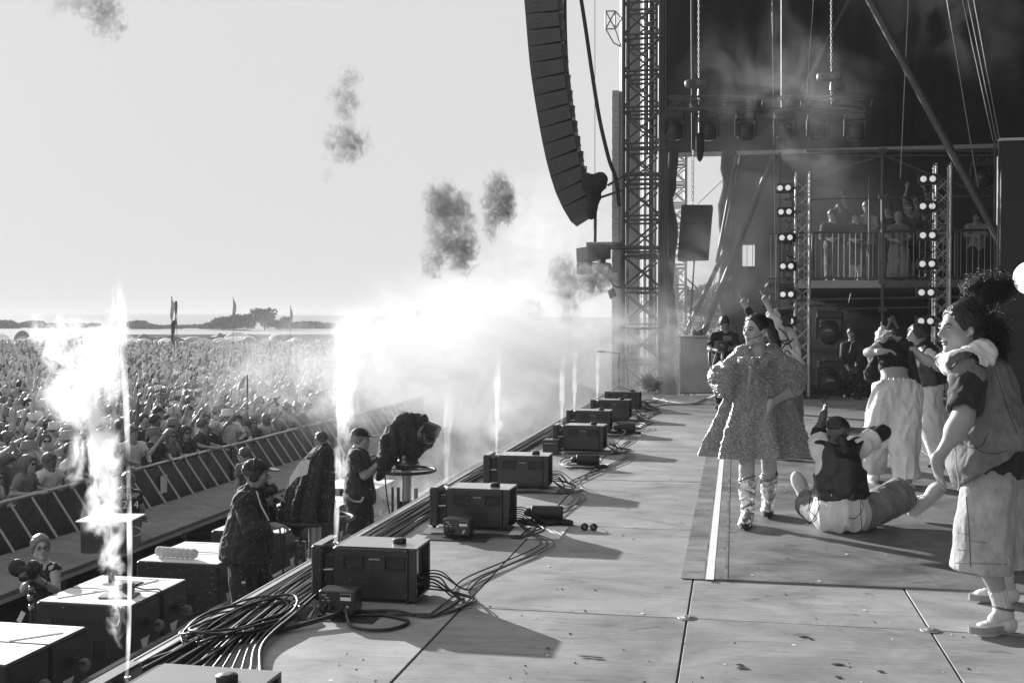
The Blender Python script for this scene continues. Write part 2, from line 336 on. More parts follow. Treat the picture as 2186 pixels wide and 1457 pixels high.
# control boxes with cables plugged in, standing on rubber plates
def control_box(label, loc, rz, s=1.0):
    t = thing('control_box', label, 'control box', loc, rz, 'control boxes in front of flame machines')
    MB().bbox((0, 0, .075), (.20, .13, .12), .006).build('body', M['blackbox'], t)
    MB().box((.05, -.066, .103), (.058, .002, .036)).build('sticker', M['paper'], t)
    MB().box((.05, -.0675, .112), (.056, .0015, .016)).build('sticker_band', M['rub'], t)
    for k, dx in enumerate((-.062, -.03, .062)):
        MB().lathe((dx, -.066, .05), [(.013, 0), (.013, .012), (.009, .013), (.009, .05)], 10, V(0, -1, -.15)).build('plug', M['steel' if k == 2 else 'rub'], t)
    for (dx, dz, w) in ((-.07, .112, .026), (-.055, .098, .02), (-.075, .082, .014), (-.045, .082, .016)): MB().box((dx, -.0662, dz), (w, .0015, .003)).build('print', M['letter'], t)
    for sx in (-1, 1):
        for sy in (-1, 1): MB().lathe((sx*.08, sy*.05, .006), [(.008, 0), (.009, .01)], 8).build('foot', M['rub'], t)
    tag(MB().bbox((loc[0], loc[1]-.03, .003), (.46, .26, .006), .002).build('rubber_plate', M['rub']), label.replace('black control box', 'flat black rubber plate under the control box'), 'rubber plate')
    return t
p = onz(733, 1300, 0); control_box('black control box before the flame machine by the coiled cables', (p[0]+.02, 5.70, .006), .02)
p = onz(984, 1142, 0); control_box('black control box before the flame machine by the sunglasses', (p[0], 7.90, .006), -.03)
t = thing('small_case', 'small square black case at the corner of a flame machine', 'case', (onz(1186, 962, 0)[0], 13.02, 0), -.05)
MB().bbox((0, 0, .085), (.19, .18, .17), .008).build('case_body', M['blackbox'], t); MB().tube([(-.07, -.092, .13), (-.06, -.105, .13), (.06, -.105, .13), (.07, -.092, .13)], .005, 6).build('handle', M['steel'], t)
# ================================================================== cables
def cable(pts, r, label, m='cable', n=60, group='cables on the stage floor', nm='cable'):
    P = spline(pts, n); P[:, 2] = np.maximum(P[:, 2], r+.002); o = MB().tube(P, r, 7).build(nm, M[m]); return tag(o, label, 'cable', group)
for k in range(13):
    r = rng.choice([.006, .007, .009, .011]); xb = -2.60+.018*k+rng.uniform(-.01, .01); P = []; ph = rng.uniform(0, 6)
    for y in np.linspace(3.9, 20.5, 34):
        lay = (k % 3)*.012*(1 if k > 3 else .3); P.append((xb+.03*math.sin(y*.8+ph)+.012*math.sin(y*2.3+ph*2)-.08*(y > 9)*(k > 8), y, r+lay+.008*max(0, math.sin(y*1.7+ph))))
    cable(P, r, 'black cable in the run along the white stage edge strip', n=150, group='cables in the run along the stage edge')
for k in range(9):   # strands that leave the bundle in the front
    ph = rng.uniform(0, 6); r = rng.choice([.006, .008, .010]); a = -2.58+.03*k; e = -2.3+.05*k
    cable([(a, 6.6, .03), (a+.03, 6.1, .03), (a+.1+.02*math.sin(ph), 5.5, .05), (a+.14, 5.0, .03), (e-.1, 4.5, .02), (e, 4.0, .012)], r, 'black cable fanning out from the bundle towards the cropped flame machine', n=60, group='cables fanning out at the front')
c0 = onz(505, 1350, 0)
for k in range(6):
    a = np.linspace(0, 2*math.pi*1.15, 26)+rng.uniform(0, 6); rx, ry = rng.uniform(.13, .2), rng.uniform(.26, .42); P = np.stack([c0[0]+.04*rng.standard_normal()+rx*np.cos(a)+.06*np.sin(a), c0[1]+.08+ry*np.sin(a), .03+.02*k/3+.022*np.sin(a*2+k)], 1)
    cable(P, rng.choice([.005, .006, .008]), 'loop of black cable lying on the bundle beside the rubber plate', n=100, group='loops of black cable in the bundle')
p = onz(720, 1290, 0)
cable([(-2.02, 5.62, .06), (-2.05, 5.5, .04), (-2.3, 5.2, .015), (-2.55, 4.9, .012), (-2.66, 4.6, .012)], .0125, 'thick black cable from the control box by the coiled cables to the stage edge', n=50)
cable([(-2.0, 5.60, .06), (-1.9, 5.42, .02), (-1.72, 5.42, .012), (-1.66, 5.6, .012), (-1.9, 5.72, .012), (-2.1, 5.8, .012)], .009, 'black cable looping across the rubber plate before the flame machine', n=60)
for bi in range(1, 8):
    bx, by, _ = BOX[bi]; nx, ny, _ = BOX[min(bi+1, 7)]
    for k in range(7):
        sx, sy, sz = bx+.01, by+.1+.02*k, .07+.012*k; d = rng.uniform(.12, .3); s = rng.choice([-1, 1, 1])
        P = [(sx-.03, sy, sz), (sx+.07, sy-.02, sz+.005), (sx+d*.8, sy-.06*k+.1, .03), (sx+d+.05*s, sy-.15+.3*rng.random(), .012), (sx+d*.6, sy-.35, .01), (sx-.1*s+.02, by-.16-.02*k, .012), (bx-.35+.1*rng.standard_normal()*.5, by-.25-.03*k, .012)]
        if k > 3: P = [(sx-.03, sy, sz), (sx+.08, sy, sz), (sx+d*.9, sy+.15, .014), (sx+d, sy+.5, .012), (nx+.12+.05*k, ny-.5, .012), (nx+.08+.02*k, ny-.12, .03), (nx+.02, ny+.1, .08)]
        if bi == 7 and k > 3: P = P[:4]+[(sx+.6, sy+1.1, .01), (sx+1.4+.2*k, sy+1.3, .01), (sx+2.6, sy+.9, .01)]
        cable(P, rng.choice([.004, .005, .006]), 'thin black cable out of the end of the ' + ['', 'flame machine by the coiled cables', 'flame machine beside the sunglasses', 'third flame machine', 'flame machine with the square case', 'fifth flame machine', 'sixth flame machine', 'flame machine under the mic stand'][bi], n=56, group='thin cables at flame machine %s' % 'abcdefgh'[bi])
for k, (px, py) in enumerate([(1240, 995), (1345, 915), (1300, 930), (1330, 885), (1370, 875), (1395, 860)]):
    c = onz(px, py, 0)
    for j in range(3):
        a = np.linspace(0, 7.0, 22)+j; P = np.stack([c[0]+(.16+.03*j)*np.cos(a), c[1]+(.25+.05*j)*np.sin(a), .012+.02*j+.01*np.sin(3*a)], 1)
        cable(P, .006, 'coil of cable on the floor ' + ['beyond the white paper', 'beside the ribbed roll furthest up', 'beside the square case machine', 'near the two distant machines', 'under the mic stand', 'by the mic stand base'][k], 'cablel' if (k+j) % 3 == 1 else 'cable', n=70, group='coil of cable %s' % 'abcdef'[k])
c1 = onz(1480, 858, 0); cable([onz(1395, 850, .02), onz(1435, 858, .02), onz(1480, 861, .02), onz(1510, 850, .02), onz(1530, 842, .3)], .018, 'pale thick cable sagging across the floor to the steadicam operator', 'cablel')
# rolled cables on black cloth, papers, sunglasses
def roll(label, px, py, ribs, cloth=True):
    c = onz(px, py, 0); t = thing('ribbed_roll' if ribs else 'black_canister', label, 'roll', (c[0], c[1], 0), math.radians(4))
    n = 26; prof = [(.02, -.125), (.048, -.12)]
    for i in range(n): prof.append((.052+(.004 if (i % 2 and ribs) else 0), -.115+.23*i/n))
    prof += [(.05, .12), (.04, .122), (.038, .112), (.01, .112)]
    MB().lathe((0, 0, .088), prof, 22, V(1, 0, 0)).build('barrel', M['rub'], t)
    MB().lathe((-.15, 0, .085), [(.02, -.03), (.035, 0), (.035, .04)], 14, V(1, 0, 0)).build('nozzle_end', M['rub'], t)
    if cloth:
        m = MB(); rg = np.random.default_rng(px)
        for i in range(9): m.ellip((-.2+.045*i, .02*rg.standard_normal(), .018), (.05, .06+.02*rg.random(), .022), None, 10, 6)
        o = m.build('black_cloth', M['drape']); o.location = (c[0], c[1], 0); tag(o, 'crumpled black cloth under the ' + label.split(' lying')[0].split(' on')[0], 'cloth')
    return t
def sheet(label, pxs, z=.004, m='paper'):
    c = [onz(x, y, z) for x, y in pxs]; o = MB().add([*c, *[q-V(0, 0, .0012) for q in c]], [(0, 1, 2, 3), (7, 6, 5, 4), (0, 4, 5, 1), (1, 5, 6, 2), (2, 6, 7, 3), (3, 7, 4, 0)]).build('paper_sheet', M[m]); return tag(o, label, 'paper')
roll('plain black canister lying by the sunglasses on black cloth', 1168, 1117, False)
roll('ribbed black roll on black cloth beyond the white paper', 1255, 998, True)
roll('distant ribbed black roll on black cloth', 1337, 926, True)
sheet('sheet of white paper beside the sunglasses', [(1080, 1147), (1194, 1150), (1214, 1123), (1100, 1122)])
sheet('white paper half under the ribbed roll', [(1268, 1000), (1290, 1004), (1301, 989), (1276, 990)])
sheet('small distant white paper by the ribbed roll', [(1345, 931), (1366, 932), (1372, 922), (1350, 922)])
sheet('short strip of white tape stuck beside the white paper', [(1158, 1157), (1178, 1157), (1178, 1154), (1158, 1154)], .003, 'tape')
sheet('pale speckled board under the cables of the second control box', [(900, 1137), (960, 1143), (950, 1124), (918, 1122)])
c = onz(1258, 1131, 0); t = thing('sunglasses', 'pair of dark sunglasses lying on the stage floor', 'sunglasses', (c[0], c[1], 0), .05)
for s in (-1, 1):
    MB().lathe((s*.034, -.01, .026), [(.0, .0), (.024, .0), (.0245, .003), (0, .004)], 20, V(.1*s, -1, .45)).build('lens', M['glass'], t)
    a = np.linspace(0, 2*math.pi, 22); MB().tube(np.stack([s*.034+.026*np.cos(a), -.011-.4*.0*a+.011*np.sin(a), .026+.024*np.sin(a)], 1), .0035, 6).build('lens_rim', M['rub'], t)
    MB().tube([(s*.06, -.005, .03), (s*.066, .05, .022), (s*.06, .12, .006)], .003, 6).build('temple_arm', M['rub'], t)
MB().tube([(-.012, -.01, .032), (0, -.012, .036), (.012, -.01, .032)], .003, 6).build('bridge', M['rub'], t)
# mic stand far down the stage edge
c = onz(1322, 834, 0); t = thing('mic_stand', 'microphone on a boom stand rising from the smoke at the far stage edge', 'microphone stand', c)
k_ = math.hypot(*c[:2])/FPX
MB().tube([(0, 0, 0), (-.02, 0, .55), (.0, 0, .80)], .012, 7).build('pole', M['rub'], t)
MB().tube([(.06, 0, .82), (-.33, 0, .86)], .011, 7).build('boom', M['rub'], t)
MB().lathe((-.33, 0, .86), [(.02, 0), (.024, .15), (.02, .16)], 10, V(-1, 0, .0)).build('microphone', M['rub'], t)
MB().lathe((-.02, 0, .5), [(.02, 0), (.02, .1)], 8).build('clutch', M['rub'], t)
for a in (0, 2.1, 4.2): MB().tube([(0, 0, .1), (.28*math.cos(a), .28*math.sin(a), .01)], .009, 6).build('leg', M['rub'], t)
MB().tube(spline([(.1, 0, .82), (.16, 0, .5), (.2, .02, .2), (.3, .1, .01)], 20), .006, 6).build('mic_cable', M['cable'], t)
# ================================================================== subwoofers in the pit
wheel_t = MB().lathe((0, 0, 0), [(.03, -.018), (.05, -.018), (.055, -.01), (.055, .01), (.05, .018), (.03, .018)], 22, V(0, 1, 0)).mesh('tyre')
wheel_h = MB().lathe((0, 0, 0), [(.0, -.012), (.038, -.012), (.038, .012), (.0, .012)], 16, V(0, 1, 0)).mesh('hub')
wheel_t.materials.append(M['step']); wheel_h.materials.append(M['rub'])
def sub(label, x, y, num=None):
    t = thing('subwoofer', label, 'subwoofer', (x, y, GZ+.02), 0, 'black subwoofers in the pit')
    W, D, Hh = .913, .517, 1.05
    MB().bbox((W/2, D/2, Hh/2), (W, D, Hh), .012).build('cabinet', M['black'], t)
    MB().box((W/2, D/2, Hh+.003), (W-.03, D-.03, .006)).build('top_glare_board', M['white'], t)  # added pale board: glare and dust on the black top put into colour
    MB().box((W/2, D*.84, Hh+.0072), (W*.62, .008, .002)).build('top_seam', M['rub'], t)
    for (hx, hz) in ((.2, .84), (.6, .66), (.22, .36), (.66, .3)):
        h = MB(); h.box((hx, -.001, hz), (.13, .006, .16)); h.build('handle_recess', M['rub'], t); MB().box((hx-.05, -.006, hz), (.02, .012, .15)).build('handle_bar', M['blackbox'], t)
    MB().box((W+.004, D/2, Hh/2), (.008, D-.05, Hh-.06)).build('rear_panel', M['blackbox'], t)
    for zz in (.84, .22):
        f = MB().box((W+.03, D*.62, zz), (.05, .07, .05)).box((W+.07, D*.62-.03, zz-.015), (.09, .006, .03)).box((W+.07, D*.62+.03, zz-.015), (.09, .006, .03)).build('caster', M['dsteel'], t)
        o = obj('tyre', wheel_t, None, f); o.location = (W+.095, D*.62, zz-.035); o = obj('hub', wheel_h, None, f); o.location = (W+.095, D*.62, zz-.035)
    MB().add([(W+.0095, D*.30, .72), (W+.0095, D*.60, .72), (W+.0095, D*.42, .57)], [(0, 1, 2)]).build('triangle_emblem', M['letter'], t)
    for i in range(6): MB().box((W+.009, D*.28+.032*i, .525), (.002, .012, .016)).build('emblem_print', M['letter'], t)
    if num:
        lettering(num, .12, M['letter'], t, (W+.0095, D*.7, .50), (math.pi/2, 0, math.pi/2))
        for i in range(7): MB().box((W+.0095, D*.25, .58-.035*i), (.002, .03+.02*(i % 2), .018)).build('print', M['letter'], t)
    return t
SX = -6.08; nm = ['at the picture edge', 'with flat plates lying on top', 'carrying the rolled towel', 'behind the operator with the headset', 'beyond the covered camera', 'in the smoke beside the second camera']
for g in range(6):
    y = 7.23+1.705*g
    for h in range(2):
        sub('black wheeled subwoofer %s, %s of its pair' % (nm[g], 'the closer' if h == 0 else 'the further'), SX, y+.528*h, '15' if (g == 1 and h == 0) else None)
zt = GZ+.02+1.05+.008
tw = thing('rolled_towel', 'rolled pale towel lying on top of a subwoofer', 'towel', (-5.83, 10.85, zt), math.radians(-6))
prof = [(.02, -.24), (.045, -.235)]+[(.052+.004*math.sin(i*2.2), -.22+.44*i/22) for i in range(23)]+[(.04, .235), (.015, .24)]
MB().lathe((.1, 0, .055), prof, 18, V(1, 0, 0)).build('towel_roll', mat('towel_cloth', .62, .95, var=.2, nscale=30, bump=.8, bscale=120), tw)
for (x, y, r, a, l) in [(-5.45, 9.24, .02, .2, 'flat grey metal plate lying on the subwoofer with tape strips'), (-5.67, 9.68, .02, -.15, 'dark flat plate lying further back on the taped subwoofer')]:
    o = MB().bbox((0, 0, .006), (.32, .2, .012), .002).build('flat_plate', M['step' if r == .02 and a > 0 else 'dsteel']); o.location = (x, y, zt); o.rotation_euler = (0, 0, a); tag(o, l, 'plate')
for (x, y, l, a, lab) in [(-5.72, 9.35, .75, .9, 'long strip of pale tape across the subwoofer top'), (-5.5, 9.63, .5, 1.2, 'short tape strip beside the plates'), (-5.39, 7.92, .4, .8, 'tape strip on the cropped subwoofer')]:
    o = MB().box((0, 0, .001), (l, .035, .0015)).build('tape_strip', M['step']); o.location = (x, y, zt+.001); o.rotation_euler = (0, 0, a); tag(o, lab, 'tape')
sm = thing('small_adapter', 'small black box with a cable on the taped subwoofer top', 'adapter box', (-5.45, 9.4, zt))
MB().bbox((0, 0, .04), (.1, .06, .08), .006).build('adapter_case', M['blackbox'], sm); MB().tube(spline([(.04, 0, .05), (.2, -.05, .04), (.28, .05, .02), (.29, .1, -.1), (.29, .1, -.5)], 24), .007, 6).build('lead', M['cable'], sm)
# small speaker on a pole with a white top, wrapped by the flame
c = atd(237, 1108, 10.6); t = thing('pole_speaker', 'black box with a bright white top on a pole in the pit', 'speaker', (c[0], c[1], GZ), .15)
zz = c[2]-GZ
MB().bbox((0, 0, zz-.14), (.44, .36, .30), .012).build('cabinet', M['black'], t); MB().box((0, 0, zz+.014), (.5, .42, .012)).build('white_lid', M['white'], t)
MB().tube([(0, 0, .0), (0, 0, zz-.29)], .03, 10).build('pole', M['rub'], t)
a = np.linspace(-1.5, 1.5, 14); MB().tube(np.stack([.22+.09*np.cos(a), 0*a-.05, zz-.1+.045*np.sin(a)], 1), .008, 7).build('handle', M['steel'], t)
for a in (0.3, 2.4, 4.5): MB().tube([(0, 0, .3), (.35*math.cos(a), .35*math.sin(a), .02)], .014, 7).build('leg', M['rub'], t)
# ================================================================== crowd barrier
def barrier(x, y, label):
    t = thing('crowd_barrier', label, 'barrier', (x, y, GZ), 0, 'dark crowd barriers along the pit')
    MB().box((0, .5, .55), (.03, .985, 1.0)).build('sheet_panel', M['dsteel'], t)
    MB().tube([(0, .005, 1.09), (0, .995, 1.09)], .028, 8).build('top_rail', M['steel'], t)
    for yy in (.12, .62): MB().tube([(.02, yy, 1.06), (.42, yy, .50)], .02, 7).build('strut', M['steel'], t); 
    MB().box((.02, .5, .05), (.3, .98, .04)).build('foot_plate', M['dsteel'], t)
    return t
b0 = None
for k in range(24):
    y = 10.6+1.005*k; x = -9.75+.02*math.sin(k*1.3)
    nn = k-7; l = 'dark crowd barrier carrying the white notice sheet' if nn == 0 else 'dark crowd barrier, %s %s the one with the notice sheet' % (['next', 'second', 'third', 'fourth', 'fifth', 'sixth', 'seventh', 'eighth', 'ninth', 'tenth', 'eleventh', 'twelfth', 'thirteenth', 'fourteenth', 'fifteenth', 'sixteenth'][abs(nn)-1], 'beyond' if nn > 0 else 'before')
    b0 = (barrier(x, y, l) if b0 is None else b0) if k == 0 else (dup(b0, (x, y, GZ), 0, l) and b0)
o = MB().box((0, 0, 0), (.012, .21, .3)).build('notice_sheet', M['paper']); o.location = (-9.70, 17.9, -1.28); tag(o, 'white notice sheet fixed to the crowd barrier', 'notice')
# ================================================================== far wing of the stage
YW = 29.0
def wall_piece(parent, x0, x1, ya, yb, name='drape_panel', m='scrim', Yp=YW, th=.06):
    a = onY(x0, ya, Yp); b = onY(x1, yb, Yp); lo = np.minimum(a, b); hi = np.maximum(a, b)
    return MB().box(((lo[0]+hi[0])/2, Yp+th/2, (lo[2]+hi[2])/2), (hi[0]-lo[0]-.004, th, hi[2]-lo[2]-.004)).build(name, M[m], parent)
hd = thing('header_drape', 'dark drape above the stage wing, behind the hanging moving lights', 'drape')
for k, (x0, x1) in enumerate([(1372, 1560), (1560, 1745), (1745, 1950), (1950, 2420)]): wall_piece(hd, x0, x1, -260, 325, m='drape', Yp=YW-.15)
zb = onY(1600, 328, YW-.2)[2]
tag(MB().box((3.6, YW-.3, zb), (10.2, .12, .10)).build('header_beam', M['steel']), 'long horizontal beam along the lower edge of the header drape', 'beam')
wd = thing('mesh_wall', 'dark mesh wall closing the far wing, with a small bright window opening', 'wall')
for r_ in [(1561, 1584, 325, 850), (1584, 1612, 325, 520), (1584, 1612, 568, 850), (1612, 1700, 325, 850), (1700, 1800, 325, 850), (1800, 1900, 325, 850), (1900, 2000, 325, 850), (2000, 2124, 325, 850), (2124, 2150, 480, 850), (2150, 2420, 325, 850)]: wall_piece(wd, *r_)
for x in (1594, 1606): wall_piece(wd, x, x+1.4, 520, 568, 'window_bar', 'steel', YW+.01, .03)
wall_piece(wd, 1584, 1612, 520, 523, 'window_bar', 'steel', YW+.01, .03)
sw = thing('side_drape', 'dark drape running back along the wing behind the guests', 'drape')
MB().box((8.3, 27, 5.6), (.1, 8, 11.4)).build('drape_panel', M['drape'], sw)
# ---- guest platform with railing
Yp = 25.0
def pz(y): return onY(1800, y, Yp)[2]
def px_(x): return onY(x, 600, Yp)[0]
gp = setting('guest_platform'); zt_ = pz(599)
xl, xr = px_(1640), px_(2240)
for k in range(7):
    w = (xr-xl)/7; MB().box((xl+w*(k+.5), Yp+1.5, zt_-.03), (w-.004, 3.0, .06)).build('platform_board', M['step'], gp)
fa = MB().box(((px_(1700)+px_(1885))/2, Yp-.02, zt_-.075), (px_(1885)-px_(1700), .05, .16)).build('fascia_board', mat('lit_fascia', .5, .7, var=.1), gp)  # light on this stretch of fascia is put into a paler colour
MB().box(((px_(1885)+xr)/2+.01, Yp-.02, zt_-.075), (xr-px_(1885), .05, .16)).build('fascia_board', M['step'], gp)
rl = thing('platform_railing', 'dark railing of thin upright bars in front of the watching guests', 'railing')
zr = pz(495)
MB().tube([(xl, Yp+.03, zr), (xr, Yp+.03, zr)], .03, 8).build('top_rail', M['dsteel'], rl); MB().tube([(xl, Yp+.03, zt_+.06), (xr, Yp+.03, zt_+.06)], .018, 6).build('bottom_rail', M['dsteel'], rl)
bal = MB().tube([(0, 0, zt_+.06), (0, 0, zr)], .0085, 6).mesh('baluster'); bal.materials.append(M['steel'])
for k in range(int((xr-xl)/.118)): o = obj('baluster', bal, None, rl); o.location = (xl+.05+.118*k, Yp+.03, 0)
for x in (1735, 1880, 2045): MB().tube([(px_(x), Yp+.03, zt_), (px_(x), Yp+.03, zr+.02)], .028, 8).build('post', M['dsteel'], rl)
# scaffold frame of the platform
M['tubeg'] = mat('dull_scaffold_tube', .12, .6, .4, var=.2, nscale=5)
sf = thing('scaffold', 'grey scaffold tubes framing the guest platform, with diagonal braces', 'scaffold')
def Pp(x, y, Yq=Yp-.1): return onY(x, y, Yq)
for (a, b, r) in [((1884, 318), (1884, 845), .035), ((1856, 380), (1856, 600), .022), ((2124, 300), (2124, 845), .03), ((1665, 325), (1660, 840), .03), ((1720, 322), (2130, 322), .03), ((1700, 332), (2130, 332), .022), ((1660, 426), (2115, 418), .022), ((1884, 330), (1725, 388), .028), ((1886, 330), (1985, 372), .028), ((1985, 372), (2070, 402), .022), ((1700, 640), (2120, 632), .022), ((1740, 660), (2000, 655), .02)]:
    MB().tube([Pp(*a), Pp(*b)], r, 7).build('scaffold_tube', M['tubeg'], sf)
for x, y in ((1884, 322), (1884, 420), (1884, 600), (1884, 660)): q = Pp(x, y, Yp-.16); MB().box(q, (.16, .1, .1)).build('coupler', M['tubeg'], sf)
# ---- black flat on the downstage end and its bright top edge
Yf = 20.5
fl = thing('black_flat', 'tall black flat at the picture edge with a pale top edge', 'flat')
a = onY(2137, 302, Yf); b = onY(2320, 850, Yf)
for k in range(3):
    w = (b[0]-a[0])/3; MB().box((a[0]+w*(k+.5), Yf, a[2]/2), (w-.006, .12, a[2]-.02)).build('flat_panel', M['black'], fl)
MB().box(((a[0]+b[0])/2, Yf-.02, a[2]+.02), (b[0]-a[0]+.1, .16, .045)).build('top_batten', M['alu'], fl)
MB().tube([(a[0]-.03, Yf, 0), (a[0]-.03, Yf, a[2])], .02, 7).build('edge_post', M['dsteel'], fl)
# ---- big diagonal beams
def rod(nm, label, cat, a, b, Y, r, m='steel', group=None):
    o = MB().tube([onY(*a, Y), onY(*b, Y)], r, 9).build(nm, M[m]); return tag(o, label, cat, group)
rod('diagonal_brace', 'thick diagonal steel brace crossing the dark drape down to the black flat', 'brace', (1840, -30), (2176, 592), 22, .072, 'tubeg')
rod('diagonal_brace', 'fainter diagonal brace leaning the other way behind the moving lights', 'brace', (1825, -20), (1705, 210), 27, .06, 'dsteel')
rod('leaning_pole', 'thick pole leaning across the bright opening, propped behind the grey case', 'pole', (1652, 330), (1500, 715), 26.5, .07, 'dsteel')
rod('leaning_pole', 'pole leaning the same way further towards the tower', 'pole', (1545, 540), (1462, 715), 26.5, .055, 'dsteel')
rod('leaning_pole', 'slender pole leaning beside the hanging speaker', 'pole', (1572, 330), (1530, 560), 26.8, .035, 'dsteel')
for k, (a, b, Y, r, l) in enumerate([((1940, -20), (1922, 380), 23, .009, 'thin rope hanging past the thick diagonal brace'), ((2018, -20), (2088, 400), 23, .008, 'thin slanted rope above the second lamp tower'), ((2050, -20), (2120, 300), 22.5, .007, 'first of the ropes running down to the black flat'), ((2062, -20), (2127, 300), 22.5, .007, 'second of the ropes running down to the black flat'), ((2075, -20), (2134, 300), 22.5, .007, 'last of the ropes running down to the black flat'), ((1648, -20), (1656, 640), 24, .008, 'thin rope hanging beside the first lamp tower'), ((1668, -20), (1668, 230), 24, .008, 'short rope above the moving lights'), ((1738, -20), (1722, 200), 24, .008, 'rope slanting behind the hoist chain'),
      ((1270, -20), (1270, 372), 23.7, .006, 'thin wire hanging from above to the wrapped bundle'), ((1480, -20), (1478, 430), 26, .02, 'dark cable hanging beside the speaker chain'), ((1600, 330), (1490, 435), 24.1, .006, 'thin wire from the header to the hanging speaker'), ((1580, 330), (1505, 700), 25, .008, 'wire slanting through the bright opening')]): rod('hanging_rope', l, 'rope', a, b, Y, r, 'steel' if k < 8 else 'dsteel')
# ---- lattice towers
def lattice(t, c, w, d, z0, z1, step, r=.04, rb=.02, nm='brace', mt='steel', sides=True):
    cs = [(c[0]-w/2, c[1]-d/2), (c[0]+w/2, c[1]-d/2), (c[0]+w/2, c[1]+d/2), (c[0]-w/2, c[1]+d/2)]
    for x, y in cs: MB().tube([(x, y, z0), (x, y, z1)], r, 8).build('chord', M[mt], t)
    z = z0; k = 0
    hb = {}
    while z+step <= z1+.01:
        for i in range(4):
            if i in (1, 3) and not sides: continue
            (xa, ya), (xb, yb) = cs[i], cs[(i+1) % 4]
            MB().tube([(xa, ya, z), (xb, yb, z)], rb*1.15, 6).build('rung', M[mt], t)
            if i in (0, 2): MB().tube([(xa, ya, z+.10), (xb, yb, z+.10)], rb*1.15, 6).build('rung', M[mt], t)
            MB().tube([(xa, ya, z+.12), (xb, yb, z+step)], rb, 6).build(nm, M[mt], t)
            if i in (0, 2): MB().tube([(xb, yb, z+.12), (xa, ya, z+step)], rb, 6).build(nm, M[mt], t)
        z += step; k += 1
T1 = thing('lattice_tower', 'tall dark lattice tower rising from the smoke at the far stage edge', 'tower')
a = onY(1330, 680, 26.3); b = onY(1408, 680, 26.3)
lattice(T1, ((a[0]+b[0])/2, 26.8), b[0]-a[0], 1.0, -2, 11.2, .84, .05, .026, 'brace', 'tubeg', False)
cl = thing('ribbed_column', 'pale ribbed cable column clad on the outer side of the lattice tower', 'column')
a = onY(1309, 230, 26.6); m = MB()
for k in range(64): m.box((a[0]+.07+.004*(k % 2), 26.6, -1+.125*k), (.16, .3, .118))
stuff(m.build('ribs', M['steel'], cl)); MB().tube([(a[0]+.22, 26.5, -2), (a[0]+.22, 26.5, 11)], .045, 8).build('outer_pole', M['steel'], cl)
MB().box((onY(1352, 0, 27.5)[0], 27.5, 4.6), (.34, .05, 13)).build('ply_strip', M['wood'], cl)
for k, (x, l) in enumerate([(1376, 'first'), (1389, 'second'), (1398, 'third'), (1421, 'fourth')]):
    pp = onY(x, 400, 27.9); o = MB().tube([(pp[0], 27.9, -2), (pp[0], 27.9, 11.2)], (.045, .06, .04, .05)[k], 8).build('scaffold_pole', M['dsteel' if k % 2 else 'steel']); tag(o, '%s upright pole counted from the lattice tower towards the bright opening' % l, 'pole')
T2 = thing('lattice_tower', 'second slimmer lattice tower standing behind in the bright opening', 'tower')
a = onY(1424, 680, 30.5); b = onY(1462, 680, 30.5); lattice(T2, ((a[0]+b[0])/2, 30.8), b[0]-a[0], .5, -2, 11, .55, .035, .018)
T3 = thing('scaffold_tower', 'hazy scaffold tower far behind the bright opening', 'tower')
a = onY(1440, 680, 34); b = onY(1568, 680, 34); lattice(T3, ((a[0]+b[0])/2, 34.8), b[0]-a[0], 1.6, -2, 3.2, 1.7, .05, .03)
for k, (x, l) in enumerate([(1432, 'drape leg beside the second tower'), (1548, 'ragged drape edge beside the bright opening'), (1562, 'folded drape leg where the mesh wall begins')]):
    c = onY(x, 400, 28.2); m = MB(); z = -1.0; rg = np.random.default_rng(x)
    P = [(c[0]+.05*math.sin(i*.7+k)+.02*rg.standard_normal(), 28.2, z+(zb+1)*i/30) for i in range(31)]; m.tube(P, [.10+.05*rg.random() for _ in P], 9); t = thing('drape_leg', 'narrow dark ' + l, 'drape'); m.build('drape_fold', M['drape'], t)
sb = thing('scaffold_bracket', 'small scaffold bracket sticking out high beside the lattice tower', 'scaffold')
q = [onY(x, y, 26.2) for x, y in ((1293, 24), (1293, 62), (1313, 24), (1313, 62), (1328, 40), (1310, 92), (1326, 100))]
for i, j in ((0, 1), (0, 2), (1, 3), (2, 3), (0, 3), (1, 2), (2, 4), (3, 4), (1, 5), (5, 6), (3, 6)): MB().tube([q[i], q[j]], .018, 6).build('scaffold_tube', M['steel'], sb)
# horizontal arms on the tower
ar = thing('rigging_arm', 'horizontal arm from the tower carrying the outfill speakers', 'arm')
for (a, b, r) in [((1252, 521), (1332, 520), .05), ((1252, 527), (1410, 529), .05), ((1297, 396), (1335, 372), .03), ((1274, 424), (1330, 405), .03), ((1330, 372), (1410, 372), .05)]: MB().tube([onY(*a, 26.1), onY(*b, 26.1)], r, 7).build('arm_tube', M['dsteel'], ar)
# ---- line array
M['arr'] = mat('array_haze_paint', .075, .6, var=.2, nscale=8)  # black cabinets made paler: the veil of haze is put into the paint
M['case'] = mat('pale_case_cover', .42, .8, var=.2, nscale=3)
LA = thing('line_array', 'long curved hang of dark line array loudspeakers against the bright sky', 'loudspeaker')
DL = 24.0
Lp = [(1105, -110), (1112, -60), (1119, 0), (1124, 60), (1129, 120), (1135, 170), (1142, 215), (1150, 262), (1159, 310), (1170, 358), (1184, 405), (1199, 440), (1219, 474)]
Rp = [(1182, -110), (1186, -60), (1190, 0), (1195, 60), (1199, 110), (1205, 155), (1210, 195), (1217, 238), (1224, 280), (1233, 325), (1243, 372), (1251, 410), (1262, 447)]
Ls = spline(Lp, 13*4); Rs = spline(Rp, 13*4)
def arc(P): return np.concatenate([[0], np.cumsum(np.linalg.norm(np.diff(P, axis=0), axis=1))])
NE = 17
al, arr = arc(Ls), arc(Rs)
